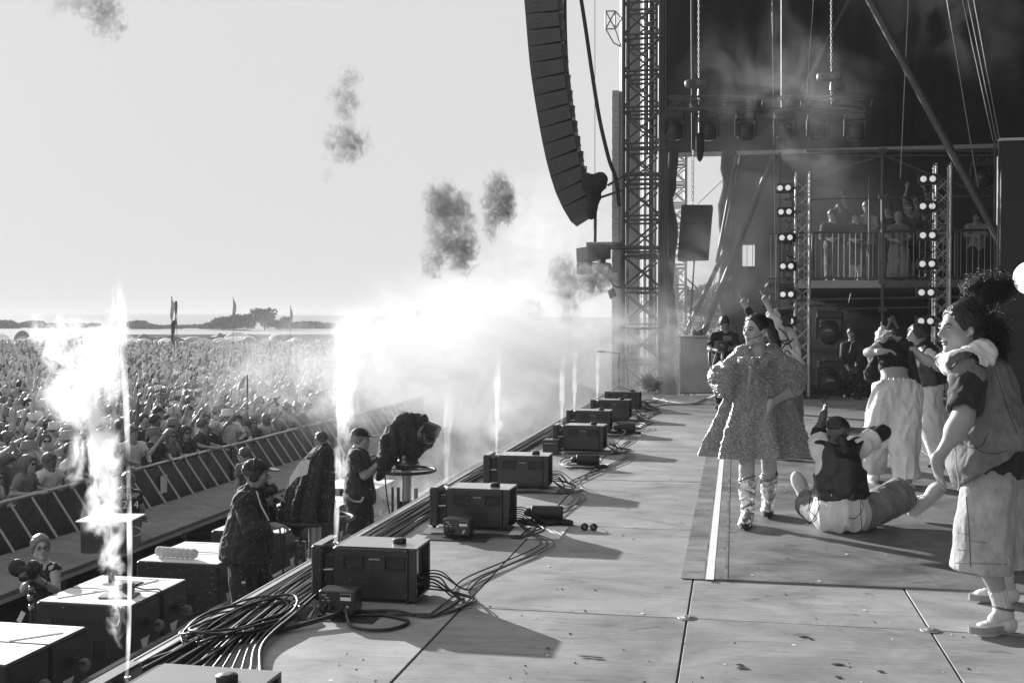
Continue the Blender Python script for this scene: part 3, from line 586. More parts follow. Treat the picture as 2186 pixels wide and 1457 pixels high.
def at(P, a, t): return np.array([np.interp(t*a[-1], a, P[:, 0]), np.interp(t*a[-1], a, P[:, 1])])
for k in range(NE):
    t0, t1 = k/NE, (k+1)/NE
    l0, l1, r0, r1 = at(Ls, al, t0), at(Ls, al, t1-.002), at(Rs, arr, t0), at(Rs, arr, t1-.002)
    l0, l1, r0, r1 = [atd(*q, DL) for q in (l0, l1, r0, r1)]
    off = V(-.05, 1.32, 0); tp = .88
    r0b = r1+(r0-r1)*tp; vs = [l0, l1, r1, r0b]; vs2 = [q+off for q in vs]
    c = sum(vs)/4
    m = MB().add(vs+vs2, [(0, 1, 2, 3), (7, 6, 5, 4), (0, 4, 5, 1), (1, 5, 6, 2), (2, 6, 7, 3), (3, 7, 4, 0)])
    cb = m.build('cabinet', M['arr'], LA)
    mid = (l0+l1)/2*.55+(r0+r1)/2*.45; e1 = nrm(r0-l0); e2 = nrm(l0-l1); nn = V(0, -1, 0)
    h = MB()
    for s in (-1, 1): h.box(mid+e2*.055*s-e1*.08+nn*.004, (.12, .012, .03), np.stack([e1, nn, e2], 1))
    stuff(h.build('side_handle', M['dsteel'], cb))
    br = MB(); br.box((r0+r1)/2+e1*.03+V(0, .2, 0), (.09, .10, .22), np.stack([e1, nn, e2], 1)); br.tube([r0-e2*.05, r0+e1*.11-e2*.10, r1+e1*.06], .02, 6); br.build('rear_hinge', M['dsteel'], cb)
for (pts, r, l) in [([(1206, -30), (1207, 60), (1211, 160), (1215, 240), (1222, 300), (1234, 350), (1238, 378)], .035, 'dark cable strand hanging just behind the line array'), ([(1236, -30), (1250, 60), (1266, 170), (1281, 260), (1300, 340), (1314, 380), (1322, 440)], .042, 'thick cable strand slanting down to the lattice tower')]:
    tag(MB().tube(spline([onY(x, y, 24.4) for x, y in pts], 40), r, 8).build('hanging_cable', M['cable']), l, 'cable')
# outfill speakers on the arm
of = thing('outfill_speaker', 'pale fronted outfill loudspeaker pair hanging under the tower arm', 'loudspeaker')
def quadbox(pts, Y, dp, nm, m, par): 
    v = [onY(x, y, Y) for x, y in pts]; w = [q+V(0, dp, 0) for q in v]; return MB().add(v+w, [(3, 2, 1, 0), (4, 5, 6, 7), (0, 1, 5, 4), (1, 2, 6, 5), (2, 3, 7, 6), (3, 0, 4, 7)]).build(nm, M[m], par)
quadbox([(1230, 530), (1254, 526), (1255, 553), (1231, 560)], 25.6, .7, 'front_grille', 'step', of); quadbox([(1231, 562), (1256, 556), (1258, 580), (1232, 585)], 25.6, .7, 'front_grille', 'step', of)
quadbox([(1254, 519), (1297, 521), (1297, 549), (1255, 556)], 25.6, .7, 'cabinet', 'black', of); quadbox([(1256, 560), (1298, 560), (1300, 578), (1300, 600), (1258, 582)][:4], 25.6, .7, 'cabinet', 'black', of)
MB().tube([onY(1284, 549, 25.8), onY(1284, 561, 25.8)], .1, 8).build('yoke', M['dsteel'], of)
ds = thing('small_speaker', 'small tilted speaker hanging on the tower side below the outfills', 'loudspeaker'); quadbox([(1297, 621), (1308, 614), (1314, 630), (1302, 638)], 25.7, .25, 'cabinet', 'black', ds)
MB().tube(spline([onY(x, y, 25.8) for x, y in ((1300, 590), (1304, 602), (1312, 610), (1332, 616))], 12), .02, 6).build('arm', M['dsteel'], ds)
# hanging side-fill loudspeaker
sp = thing('hanging_speaker', 'big black loudspeaker stack hanging on a chain before the bright opening', 'loudspeaker')
yy = 24.0; pts = [(1455, 437), (1521, 437), (1511, 553), (1446, 555)]
L4 = [[pts[0][0]+(pts[3][0]-pts[0][0])*t, pts[0][1]+(pts[3][1]-pts[0][1])*t] for t in np.linspace(0, 1, 4)]; R4 = [[pts[1][0]+(pts[2][0]-pts[1][0])*t, pts[1][1]+(pts[2][1]-pts[1][1])*t] for t in np.linspace(0, 1, 4)]
for k in range(3): quadbox([L4[k], R4[k], [R4[k+1][0], R4[k+1][1]-.6], [L4[k+1][0], L4[k+1][1]-.6]], yy+.001*k, .7, 'cabinet', 'black', sp)
def chain(t, a, b, nm='chain', r=.010, m='steel'):
    a, b = np.asarray(a, float), np.asarray(b, float); n_ = int(np.linalg.norm(b-a)/.062); mb = MB(); an = np.linspace(0, 2*math.pi, 9)
    for i in range(n_):
        c = a+(b-a)*(i+.5)/n_; ax = V(1, 0, 0) if i % 2 else V(0, 1, 0); mb.tube(c+np.outer(.015*np.cos(an), ax)+np.outer(.041*np.sin(an), V(0, 0, 1)), r, 5, False)
    return stuff(mb.build(nm, M[m], t))
chain(sp, onY(1479, 437, yy+.3), onY(1480, 320, yy+.3)); MB().tube([onY(1478, 320, yy+.3), onY(1476, -40, yy+.3)], .02, 6).build('drop_cable', M['cable'], sp); MB().tube([onY(1482, 556, yy+.3), onY(1472, 712, yy+.3)], .02, 6).build('tail_cable', M['cable'], sp)
# ---- hoists and moving-light truss
ZT = 23.0
tr = thing('lighting_truss', 'dark horizontal truss carrying the row of moving lights', 'truss')
def rail4(t, x0, x1, y0, y1, Y, dp, r=.025, rb=.012):
    a, b, c, d = [onY(x, y, Y) for x, y in ((x0, y0), (x1, y0), (x0, y1), (x1, y1))]
    for q0, q1 in ((a, b), (c, d)):
        for o_ in (0, dp): MB().tube([q0+V(0, o_, 0), q1+V(0, o_, 0)], r, 7).build('chord', M['dsteel'], t)
    n_ = max(2, int((b[0]-a[0])/.32))
    for i in range(n_):
        u = a+(b-a)*i/n_; w = c+(d-c)*(i+1)/n_; u2 = c+(d-c)*i/n_; w2 = a+(b-a)*(i+1)/n_
        MB().tube([u, w] if i % 2 else [u2, w2], rb, 5).build('brace', M['dsteel'], t)
        MB().tube([u+V(0, dp, 0), w+V(0, dp, 0)] if i % 2 else [u2+V(0, dp, 0), w2+V(0, dp, 0)], rb, 5).build('brace', M['dsteel'], t)
rail4(tr, 1424, 1848, 206, 232, ZT, .3)
def moving_light(label, c, s, group, tilt=0., rz=0.):
    t = thing('moving_light', label, 'stage light', c, rz, group)
    MB().bbox((0, 0, -.06*s), (.40*s, .26*s, .13*s), .02*s).build('base', M['black'], t)
    for k in (-1, 1): MB().box((k*.09*s, 0, .03*s), (.03*s, .06*s, .09*s)).build('clamp', M['dsteel'], t)
    for k in (-1, 1): MB().bbox((k*.20*s, 0, -.27*s), (.045*s, .15*s, .34*s), .012*s).build('yoke_arm', M['black'], t)
    R = rx3(tilt); h = MB(); prof = [(.06*s, -.20*s), (.11*s, -.17*s), (.155*s, -.04*s), (.165*s, .10*s), (.16*s, .16*s), (.145*s, .165*s)]
    h.lathe((0, 0, -.34*s), prof, 22, R@V(0, -1, 0)); hd_ = h.build('head', M['black'], t)
    f = MB()
    for i in range(4): f.lathe(V(0, 0, -.34*s)+R@V(0, -1, 0)*(-.14+.05*i)*s, [(.142*s, 0), (.165*s, .005*s), (.165*s, .015*s), (.142*s, .02*s)], 20, R@V(0, -1, 0))
    stuff(f.build('cooling_fins', M['dsteel'], hd_))
    MB().lathe(V(0, 0, -.34*s)+R@V(0, -1, 0)*.160*s, [(.0, 0), (.14*s, 0), (.13*s, .012*s), (.06*s, .03*s), (0, .034*s)], 20, R@V(0, -1, 0)).build('lens', M['glass'], hd_)
    MB().tube(spline([(.12*s, .05*s, .0), (.24*s, .06*s, .1*s), (.3*s, .08*s, .12*s), (.34*s, .1*s, .28*s)], 14), .012*s, 6).build('lead', M['cable'], t)
    return t
ml = None
for k, (x, l) in enumerate([(1440, 'first hanging moving light counted from the lattice tower'), (1512, 'second hanging moving light, behind the hoist chain'), (1592, 'third hanging moving light from the tower end of the truss'), (1675, 'fourth hanging moving light on the truss, in the smoke'), (1746, 'fifth hanging moving light on the truss'), (1826, 'last hanging moving light at the truss end')]):
    c = onY(x, 243, ZT+.15)
    if ml is None: ml = moving_light(l, c, 1.0, 'moving lights hanging from the truss', math.radians(80))
    else: dup(ml, c, None, l)
def hoist(label, x, y, ytop):
    t = thing('chain_hoist', label, 'hoist', (0, 0, 0)); Y = ZT+.15; c = onY(x, y, Y)
    MB().bbox(c, (.40, .18, .18), .03).build('motor_body', M['black'], t); MB().lathe(c-V(.2, 0, 0), [(.05, -.08), (.08, -.06), (.08, 0)], 12, V(1, 0, 0)).build('motor_cap', M['steel'], t)
    MB().box(c+V(0, -.095, 0), (.10, .01, .10)).build('label_plate', M['step'], t)
    chain(t, c+V(0, 0, .09), onY(x, ytop, Y), r=.010); chain(t, c-V(0, 0, .09), onY(x, 222, Y), r=.010); MB().tube([c-V(0, 0, .1), c-V(0, 0, .26)], [.02, .035], 8).build('hook', M['steel'], t)
hoist('chain hoist hanging nearer the lattice tower', 1492, 178, -30); hoist('chain hoist hanging nearer the thick diagonal brace', 1775, 164, -30)
hk = thing('hook_block', 'dark round-ended chain bag hanging below the truss', 'chain bag'); c = onY(1494, 300, ZT)
MB().lathe(c, [(.05, .15), (.085, .1), (.085, -.2), (.06, -.36), (.02, -.42)], 14).build('bag', M['drape'], hk); MB().tube([c+V(0, 0, .15), c+V(0, 0, .6)], .03, 7).build('strap', M['dsteel'], hk)
# ---- lamp towers with blinders, ivy and moving lights
ball = None
def lamp_tower(label, xa, xb, ytop, Y, units, xoff, scale, rzu, nlab):
    t = thing('lamp_tower', label, 'truss tower'); a = onY(xa, 680, Y); b = onY(xb, 680, Y); zt2 = onY(xa, ytop, Y)[2]
    w = b[0]-a[0]
    for (x, y) in ((a[0], Y), (b[0], Y), (a[0], Y+w), (b[0], Y+w)):
        MB().tube([(x, y, .02), (x, y, zt2)], .026, 8).build('chord', M['steel'], t); MB().lathe((x, y, zt2), [(.03, 0), (.03, .05), (.018, .055), (.018, .11)], 8).build('spigot', M['alu'], t)
    st = w; k = 0; z = .1
    while z+st < zt2:
        for (p, q) in (((a[0], Y), (b[0], Y)), ((a[0], Y+w), (b[0], Y+w))):
            MB().tube([(*p, z), (*q, z+st)] if k % 2 else [(*q, z), (*p, z+st)], .011, 5).build('brace', M['steel'], t)
            MB().tube([(*q, z), (*p, z+st)] if k % 2 else [(*p, z), (*q, z+st)], .011, 5).build('brace', M['steel'], t)
        z += st; k += 1
    MB().bbox(((a[0]+b[0])/2, Y+w/2, .012), (1.0, 1.0, .02), .004).build('base_plate', M['dsteel'], t)
    for i, (x, y) in enumerate(units):
        c = onY(x, y, Y-.12); u = thing('blinder_lamp', 'lit twin blinder lamp %s on the %s' % (['at the top', 'second from the top', 'third from the top', 'third from the bottom', 'second from the bottom', 'lowest'][i], nlab), 'stage light', c, rzu, 'twin blinder lamps on the lamp towers')
        s = scale
        MB().bbox((0, .07*s, 0), (.34*s, .14*s, .20*s), .01).build('housing', M['black'], u)
        for kx in (-1, 1):
            MB().lathe((kx*.082*s, 0, 0), [(.062*s, .0), (.074*s, .0), (.076*s, .025*s), (.068*s, .03*s), (.064*s, .012*s)], 20, V(0, -1, 0)).build('lamp_ring', M['rub'], u)
            MB().lathe((kx*.082*s, -.004, 0), [(.0, 0), (.062*s, 0), (.056*s, .012*s), (.03*s, .02*s), (0, .022*s)], 20, V(0, -1, 0)).build('lamp_glass', M['lampglass'], u)
        MB().box((.24*s, .1*s, 0), (.16*s, .05*s, .06*s)).build('mount_arm', M['dsteel'], u)
    # ivy trained up the outer chord
    iv = thing('ivy_strand', 'leafy ivy strand climbing the %s' % nlab, 'plant'); vs = []; rg = np.random.default_rng(int(xa))
    MB().tube([(a[0]-.10+.02*math.sin(i), Y-.05+.02*math.cos(i*1.7), .3+(zt2-.5)*i/30) for i in range(31)], .008, 5).build('stem', M['bark'], iv)
    lm = MB()
    for i in range(620):
        z = rg.uniform(.2, zt2-.35); dn = .5+.5*math.sin(z*3.1+xa)*math.sin(z*1.3); 
        if rg.random() > .3+.7*dn: continue
        c = V(a[0]-.10+.07*rg.standard_normal(), Y-.05+.07*rg.standard_normal(), z); e = nrm(rg.standard_normal(3)); f = nrm(np.cross(e, rg.standard_normal(3))); s = rg.uniform(.025, .05)
        lm.add([c, c+e*s+f*s*.5, c+e*s*2, c+e*s-f*s*.5], [(0, 1, 2, 3)])
    lm.build('foliage', M['leaf'], iv)
    return t
lamp_tower('lamp tower nearer the bright opening, partly in smoke', 1699, 1728, 378, 23.2, [(1674, 401), (1676, 452), (1678, 507), (1680, 568), (1680, 628), (1680, 685)], -1, .95, math.radians(-14), 'smoky lamp tower')
lamp_tower('lamp tower beside the curly haired dancer, in front of the guests', 1997, 2028, 360, 22.2, [(1981, 382), (1980, 440), (1980, 502), (1979, 563), (1977, 624), (1976, 685)], -1, 1.0, 0, 'guest side tower')
def yoke_light(label, x, y, Y, s):
    c = onY(x, y, Y); moving_light(label, c, s, 'moving lights on the lamp tower arms', math.radians(18))
yoke_light('moving light hanging on the upper arm of the smoky lamp tower', 1771, 664, 22.9, 1.22); yoke_light('moving light on the lower arm, above the bushy plant', 1773, 770, 22.9, 1.22)
for y, l in ((652, 'upper arm'), (747, 'lower arm')): tag(MB().tube([onY(1728, y, 23.1), onY(1785, y, 23.1)], .03, 7).build('support_arm', M['dsteel']), '%s reaching from the smoky lamp tower to a moving light' % l, 'arm')
yoke_light('dim moving light hanging near the black flat behind the guests', 2096, 345, 23.5, 1.0)
# grey covered case, base ramp
gc = thing('covered_case', 'tall grey covered case standing in the smoke behind the steadicam operator', 'case'); c0 = onY(1449, 838, 24.0); c1 = onY(1560, 722, 24.0); w = c1[0]-c0[0]; hh = onY(1449, 720, 24)[2]
MB().bbox(((c0[0]+c1[0])/2, 24.5, hh/2), (w, 1.0, hh), .03).build('case_body', M['case'], gc); MB().bbox(((c0[0]+c1[0])/2, 24.5, hh+.02), (w+.05, 1.05, .035), .01).build('case_lid', M['case'], gc)
o = thing('small_device', 'small device resting on top of the grey covered case', 'device', (onY(1489, 715, 24.3)[0], 24.3, hh+.04)); MB().bbox((0, 0, .05), (.22, .16, .10), .01).build('device_body', M['rub'], o); MB().lathe((-.05, -.08, .07), [(.04, 0), (.04, .08), (0, .08)], 12, V(-.3, -1, .3)).build('lens_barrel', M['rub'], o); MB().tube([(.05, 0, .1), (.16, 0, .16)], .02, 6).build('grip', M['rub'], o)
bw_ = thing('low_riser', 'low dark riser wall along the foot of the guest platform', 'riser'); 
for k in range(6): a = onY(1640+100*k, 860, 24.2); b = onY(1740+100*k, 838, 24.2); MB().bbox(((a[0]+b[0])/2, 24.5, .10), (b[0]-a[0]-.01, .5, .2), .01).build('riser_block', M['black'], bw_)
ub = thing('under_drape', 'black drape hanging below the guest platform', 'drape'); m = MB()
for k in range(60): m.box((xl+.12*k, Yp+2.2+.05*(k % 2), 1.1), (.13, .04, 2.2))
stuff(m.build('drape_pleats', M['drape'], ub))
# white balloon at the picture edge, its skin made to glow
c = onY(2201, 593, 7.0); t = thing('white_balloon', 'bright white round balloon at the picture edge above the dancer', 'balloon', (c[0], c[1], c[2])); MB().ellip((0, 0, 0), (.097, .097, .099), None, 28, 18).build('balloon_skin', mat('white_balloon_skin', .85, .45, emis=.35), t); MB().tube(spline([(0, 0, -.098), (.02, 0, -.4), (-.01, .02, -.9), (0, 0, -2.0)], 14), .002, 5).build('string', M['tape'], t)
# smashed plants and sticks on the floor by the tower
for (x, y, s, l, w) in [(1390, 790, .28, 'heap of twiggy branches in the smoke by the tower base', 25.2), (1835, 832, .62, 'bushy leafy plant standing by the lower moving light', 21.2), (1880, 800, .4, 'second leafy shrub behind the bending dancer', 21.8)]:
    c = onz(x, y+20, 0) if x > 1700 else V(onY(x, 800, w)[0], w, 0); t = thing('leafy_bush', l, 'plant', (c[0], c[1], 0)); rg = np.random.default_rng(x); sm_ = MB(); lf = MB()
    for i in range(16):
        d = nrm(V(rg.normal(0, .6), rg.normal(0, .6), 1)); P = spline([V(0, 0, 0), d*s*.5, d*s*1.1+V(0, 0, -.1*s)+.1*rg.standard_normal(3)*s], 8); sm_.tube(P, .007, 4)
        for q in P[2:]:
            for _ in range(7):
                e = nrm(rg.standard_normal(3)); f = nrm(np.cross(e, rg.standard_normal(3))); r = rg.uniform(.03, .06); c2 = q+.05*rg.standard_normal(3)*s*2; lf.add([c2, c2+e*r+f*r*.4, c2+2*e*r, c2+e*r-f*r*.4], [(0, 1, 2, 3)])
    stuff(sm_.build('stems', M['bark'], t)); lf.build('foliage', M['leaf'], t)
# ================================================================== people: one blended surface per body, grown from joints
class Fld:
    def __init__(s, lo, hi, h):
        s.h = h; s.lo = np.asarray(lo, float); n = np.ceil((np.asarray(hi, float)-s.lo)/h).astype(int)+2; s.n = n; s.D = np.full(n, .5, np.float32)
    def _win(s, lo, hi):
        a = np.clip(np.floor((np.asarray(lo)-s.lo)/s.h).astype(int), 0, s.n); b = np.clip(np.ceil((np.asarray(hi)-s.lo)/s.h).astype(int)+1, 0, s.n)
        if (b <= a).any(): return None
        ax = [(s.lo[i]+s.h*np.arange(a[i], b[i])).astype(np.float32) for i in range(3)]
        return (slice(a[0], b[0]), slice(a[1], b[1]), slice(a[2], b[2])), ax[0][:, None, None], ax[1][None, :, None], ax[2][None, None, :]
    def _op(s, sl, d, k, neg):
        D = s.D[sl]
        if neg:
            a = D; b = -d
            hh = np.maximum(k-np.abs(a-b), 0)/max(k, 1e-6); s.D[sl] = np.maximum(a, b)+hh*hh*k*.25
        else:
            hh = np.maximum(k-np.abs(D-d), 0)/max(k, 1e-6); s.D[sl] = np.minimum(D, d)-hh*hh*k*.25
    def cap(s, a, b, ra, rb, k=.03, neg=False, flat=False, flat0=False):
        a = np.asarray(a, float); b = np.asarray(b, float); m = max(ra, rb)+k+3*s.h
        w = s._win(np.minimum(a, b)-m, np.maximum(a, b)+m)
        if w is None: return s
        sl, X, Y, Z = w; v = b-a; L2 = max(v@v, 1e-8)
        px, py, pz = X-a[0], Y-a[1], Z-a[2]; tt = (px*v[0]+py*v[1]+pz*v[2])/L2; t = np.clip(tt, 0, 1)
        d = np.sqrt((px-t*v[0])**2+(py-t*v[1])**2+(pz-t*v[2])**2)-(ra+t*(rb-ra))
        if flat: d = np.maximum(d, (tt-1)*math.sqrt(L2))
        if flat0: d = np.maximum(d, -tt*math.sqrt(L2))
        s._op(sl, d.astype(np.float32), k, neg); return s
    def ell(s, c, rad, R=None, k=.03, neg=False):
        c = np.asarray(c, float); rad = np.asarray(rad, float); m = rad.max()+k+3*s.h; w = s._win(c-m, c+m)
        if w is None: return s
        sl, X, Y, Z = w; px, py, pz = X-c[0], Y-c[1], Z-c[2]
        if R is None: q = (px, py, pz)
        else: q = tuple(px*R[0, i]+py*R[1, i]+pz*R[2, i] for i in range(3))
        k0 = np.sqrt(sum((q[i]/rad[i])**2 for i in range(3))); k1 = np.sqrt(sum((q[i]/rad[i]**2)**2 for i in range(3)))
        d = k0*(k0-1)/np.maximum(k1, 1e-6); s._op(sl, d.astype(np.float32), k, neg); return s
    def plane(s, p, nv):   # keep the side the normal points away from
        p = np.asarray(p, float); nv = nrm(nv); X, Y, Z = [(s.lo[i]+s.h*np.arange(s.n[i])).astype(np.float32) for i in range(3)]
        d = (X[:, None, None]-p[0])*nv[0]+(Y[None, :, None]-p[1])*nv[1]+(Z[None, None, :]-p[2])*nv[2]; s.D = np.maximum(s.D, d.astype(np.float32)); return s
    def net(s):
        D = s.D; I = D < 0; n = s.n
        c = np.zeros(n-1, np.int8)
        for i in (0, 1):
            for j in (0, 1):
                for k in (0, 1): c += I[i:n[0]-1+i, j:n[1]-1+j, k:n[2]-1+k]
        act = np.argwhere((c > 0) & (c < 8)); 
        if len(act) == 0: return np.zeros((0, 3)), np.zeros((0, 4), int)
        ids = np.full(n-1, -1, np.int32); ids[tuple(act.T)] = np.arange(len(act))
        co = np.array([(i, j, k) for i in (0, 1) for j in (0, 1) for k in (0, 1)])
        val = np.stack([D[act[:, 0]+q[0], act[:, 1]+q[1], act[:, 2]+q[2]] for q in co], 1)
        P = np.zeros((len(act), 3)); W = np.zeros(len(act))
        for a in range(8):
            for b in range(a+1, 8):
                if np.abs(co[a]-co[b]).sum() != 1: continue
                va, vb = val[:, a], val[:, b]; x = (va < 0) != (vb < 0); t = np.where(x, va/np.where(x, va-vb, 1), 0)
                P += np.where(x[:, None], co[a]+t[:, None]*(co[b]-co[a]), 0); W += x
        Vt = s.lo+s.h*(act+P/W[:, None]); F = []
        for ax in range(3):
            u, w = (ax+1) % 3, (ax+2) % 3
            A = [slice(None)]*3; B = [slice(None)]*3; A[ax] = slice(0, n[ax]-1); B[ax] = slice(1, n[ax])
            for q in (u, w): A[q] = B[q] = slice(1, n[q]-1)
            a0, b0 = I[tuple(A)], I[tuple(B)]; e = np.argwhere(a0 != b0)
            if len(e) == 0: continue
            fl = a0[tuple(e.T)]; base = e.copy(); base[:, u] += 1; base[:, w] += 1
            def cell(du, dw):
                q = base.copy(); q[:, u] -= du; q[:, w] -= dw; return ids[tuple(q.T)]
            q = np.stack([cell(1, 1), cell(0, 1), cell(0, 0), cell(1, 0)], 1); q[~fl] = q[~fl][:, ::-1]; F.append(q)
        return Vt, np.concatenate(F)
def vnorm(Vt, F):
    n = np.cross(Vt[F[:, 2]]-Vt[F[:, 0]], Vt[F[:, 3]]-Vt[F[:, 1]]); N = np.zeros_like(Vt)
    for i in range(4): np.add.at(N, F[:, i], n)
    return N/np.maximum(np.linalg.norm(N, axis=1, keepdims=True), 1e-12)
def relax(Vt, F, it):
    for _ in range(it):
        S = np.zeros_like(Vt); C = np.zeros(len(Vt))
        for i in range(4):
            for j in (1, 3): np.add.at(S, F[:, i], Vt[F[:, (i+j) % 4]]); np.add.at(C, F[:, i], 1)
        Vt = Vt*.5+.5*S/np.maximum(C, 1)[:, None]
    return Vt
def wob(p, f, seed, ridge=True):   # cheap folded noise
    g = np.random.default_rng(seed); o = np.zeros(len(p)); q = p*f
    q = q+.6*np.sin(q[:, [1, 2, 0]]*1.3+g.uniform(0, 6, 3))
    for i in range(5):
        d = nrm(g.standard_normal(3)); o += np.sin(q@d*(1+.35*i)*2+g.uniform(0, 6))/(1+.3*i)
    o /= 2.2
    return (1-2*np.abs(o)) if ridge else o
def fld_obj(f, name, m, parent, root, folds=0., ff=14., seed=1, it=1, label=None, fine=0., fm=None, post=None):
    Vt, F = f.net()
    if len(Vt) == 0: return None
    Vt = relax(Vt, F, it)
    if folds or fine:
        N = vnorm(Vt, F); amp = folds*wob(Vt*(fm if fm is not None else 1), ff, seed)
        if fine: amp = amp+fine*wob(Vt, ff*3.1, seed+5)
        Vt = Vt+N*amp[:, None]
    return obj(name, np_mesh(name, Vt-root, F), m, parent, label)
SKIN = {}
def skin(v):
    if v not in SKIN: SKIN[v] = mat('skin', v, .48, var=.06, nscale=30, bump=.05, bscale=300)
    return SKIN[v]
CLO = {}
def cloth(v, kind='plain', rough=.85):
    k = (v, kind)
    if k not in CLO:
        if kind == 'plain': CLO[k] = mat('cloth', v, rough, var=.10, nscale=25, bump=.6, bscale=15, sheen=.1, stretch=(1, 1, .55))
        if kind == 'denim': CLO[k] = mat('washed_denim', v, .9, var=.32, nscale=11, bump=.6, bscale=20, dirt=-.35, dscale=7, stretch=(1, 1, .6))
        if kind == 'leather': CLO[k] = mat('black_leather', v, .38, var=.25, nscale=14, bump=.2, bscale=60)
        if kind == 'hair': CLO[k] = mat('hair', v, .38, var=.4, nscale=14, stretch=(9, 9, 1.2), bump=.6, bscale=14, spec=.6)
        if kind == 'shoe': CLO[k] = mat('canvas_shoe', v, .7, var=.08, nscale=20, bump=.1, bscale=200)
    return CLO[k]
def PJ(D, spec):
    return {k: atd(v[0], v[1], D+(v[2] if len(v) > 2 else 0)) for k, v in spec.items()}
def frame3(f, u): f = nrm(f); s = nrm(np.cross(f, u)); return f, np.cross(s, f), s     # forward, up, right
RGT, FWD, UP = _r, nrm(V(_f[0], _f[1], 0)), V(0, 0, 1)
def head_prims(F, J, hs=1., mouth=0., bare=True):
    f, u, s = frame3(J['hf'], J.get('hu', UP)); c = J['head']; R = np.stack([s, f, u], 1); g = lambda a, b, d: c+hs*(a*s+b*f+d*u); q = lambda *r: np.array(r)*hs
    F.ell(g(0, -.014, .026), q(.074, .094, .088), R, .02); F.ell(g(0, .024, -.042), q(.057, .064, .074), R, .03); F.ell(g(0, .064, -.104), q(.026, .022, .020), R, .03)
    for k in (-1, 1):
        F.ell(g(k*.042, .056, -.022), q(.020, .022, .020), R, .025); F.ell(g(k*.050, .008, -.072), q(.014, .032, .026), R, .03)
        F.ell(g(k*.077, -.010, -.012), q(.009, .018, .030), R, .008)
    F.ell(g(0, .078, .020), q(.044, .012, .012), R, .015)
    for k in (-1, 1): F.ell(g(k*.031, .094, -.003), q(.017, .013, .010), R, .012, True); F.ell(g(k*.031, .074, -.004), q(.014, .013, .012), R, .003)
    F.cap(g(0, .084, .006), g(0, .106, -.030), .0085*hs, .012*hs, .012)
    for k in (-1, 1): F.ell(g(k*.012, .094, -.036), q(.009, .010, .008), R, .006)
    F.ell(g(0, .086, -.061), q(.022, .009, .007), R, .008); F.ell(g(0, .083, -.076), q(.019, .009, .008), R, .008)
    if mouth: F.ell(g(0, .092, -.069), q(.019, .022, .006+.010*mouth), R, .004, True)
    F.cap(g(0, -.024, -.07), J['neck'], .052*hs, .06*hs, .035)
    return R
def hand(F, w, d, pn, sz=1., curl=.35, spread=.1, thumb=1, curls=None, r0=None):
    d = nrm(d); pn = nrm(pn-d*(np.asarray(pn)@d)); x = np.cross(d, pn)*thumb; R = np.stack([x, d, pn], 1); r = max((r0 or .0085)*sz, .85*F.h)
    F.ell(w+d*.050*sz, V(.039, .052, .016)*sz, R, .015); F.cap(w-d*.02, w+d*.03, .026*sz, .026*sz, .02)
    for i, (ox, L) in enumerate(((.029, .070), (.010, .079), (-.010, .073), (-.028, .056))):
        p = w+d*(.090-.006*abs(i-1))*sz+x*ox*sz; c = (curls[i] if curls else curl); a = 0; dd = nrm(d+x*spread*(1.5-i)*.5)
        for j, fr in enumerate((.45, .32, .23)):
            a += c*(.9 if j == 0 else 1.1); q = p+(dd*math.cos(a)+pn*math.sin(a))*L*fr*sz; F.cap(p, q, r*(1-.06*j), r*(.96-.08*j), .004); p = q
    p = w+d*.03*sz+x*.026*sz; q = p+nrm(d*.75+x*.8+pn*.35)*.042*sz; F.cap(p, q, r*1.25, r*1.1, .01); F.cap(q, q+nrm(d*1+x*.35+pn*.5)*.036*sz, r*1.08, r*.85, .004)
def torso_axes(J):
    u = nrm(J['neck']-J['pel']); x = J['sr']-J['sl']; x = nrm(x-u*(x@u)); return u, x, np.cross(u, x)   # up, her right, forward
def body_prims(F, J, b=1., sx=1., legs=True, arms=True, hips=1.):
    u, x, fw = torso_axes(J); R = np.stack([x, fw, u], 1); nk, pl = J['neck'], J['pel']; L = np.linalg.norm(nk-pl)
    F.ell(pl+u*L*.68+fw*.005, V(.150*sx, .105, .19)*b, R, .05); F.ell(pl+u*L*.36, V(.128*sx*(2-sx), .098, .17)*b, R, .06); F.ell(pl+u*L*.04, V(.155*hips, .115, .12)*b, R, .05)
    for k in ('l', 'r'): F.cap(nk-u*.03, J['s'+k], .055*b, .056*b, .05)
    if arms:
        for k in ('l', 'r'):
            F.cap(J['s'+k], J['e'+k], .054*b, .041*b, .03); F.cap(J['e'+k], J['w'+k], .040*b, .026*b, .02)
            F.ell(J['e'+k]*.72+J['w'+k]*.28, V(.042, .042, .042)*b, None, .03)
    if legs:
        for k in ('l', 'r'):
            F.cap(J['h'+k], J['k'+k], .088*b*hips, .056*b, .05); F.cap(J['k'+k], J['a'+k], .052*b, .036*b, .03)
            c = J['k'+k]*.68+J['a'+k]*.32; bk = np.cross(J['a'+k]-J['k'+k], x); F.ell(c-nrm(fw-0*bk)*.018, V(.052, .052, .085)*b, None, .04)
def bounds(J, pad=.2, keys=None):
    P = np.array([v for k, v in J.items() if k not in ('hf', 'hu') and (keys is None or k in keys)]); return P.min(0)-pad, P.max(0)+pad
def shoe(F, a, t, s=1., up=UP):
    d = nrm(t-a); d2 = nrm(d-up*(d@up)*1.0); heel = a-up*.05-d2*.03; F.cap(a+up*.0, a-up*.035, .043*s, .045*s, .03); 
    x = np.cross(d2, up); R = np.stack([x, d2, up], 1); L = np.linalg.norm(t-a)
    F.ell(a+d2*L*.45-up*.055, V(.045, L*.5+.03, .036)*s, R, .04); F.ell(t-d2*.03-up*.004, V(.046, .06, .03)*s, R, .03); F.ell(a-d2*.03-up*.05, V(.038, .045, .04)*s, R, .03)
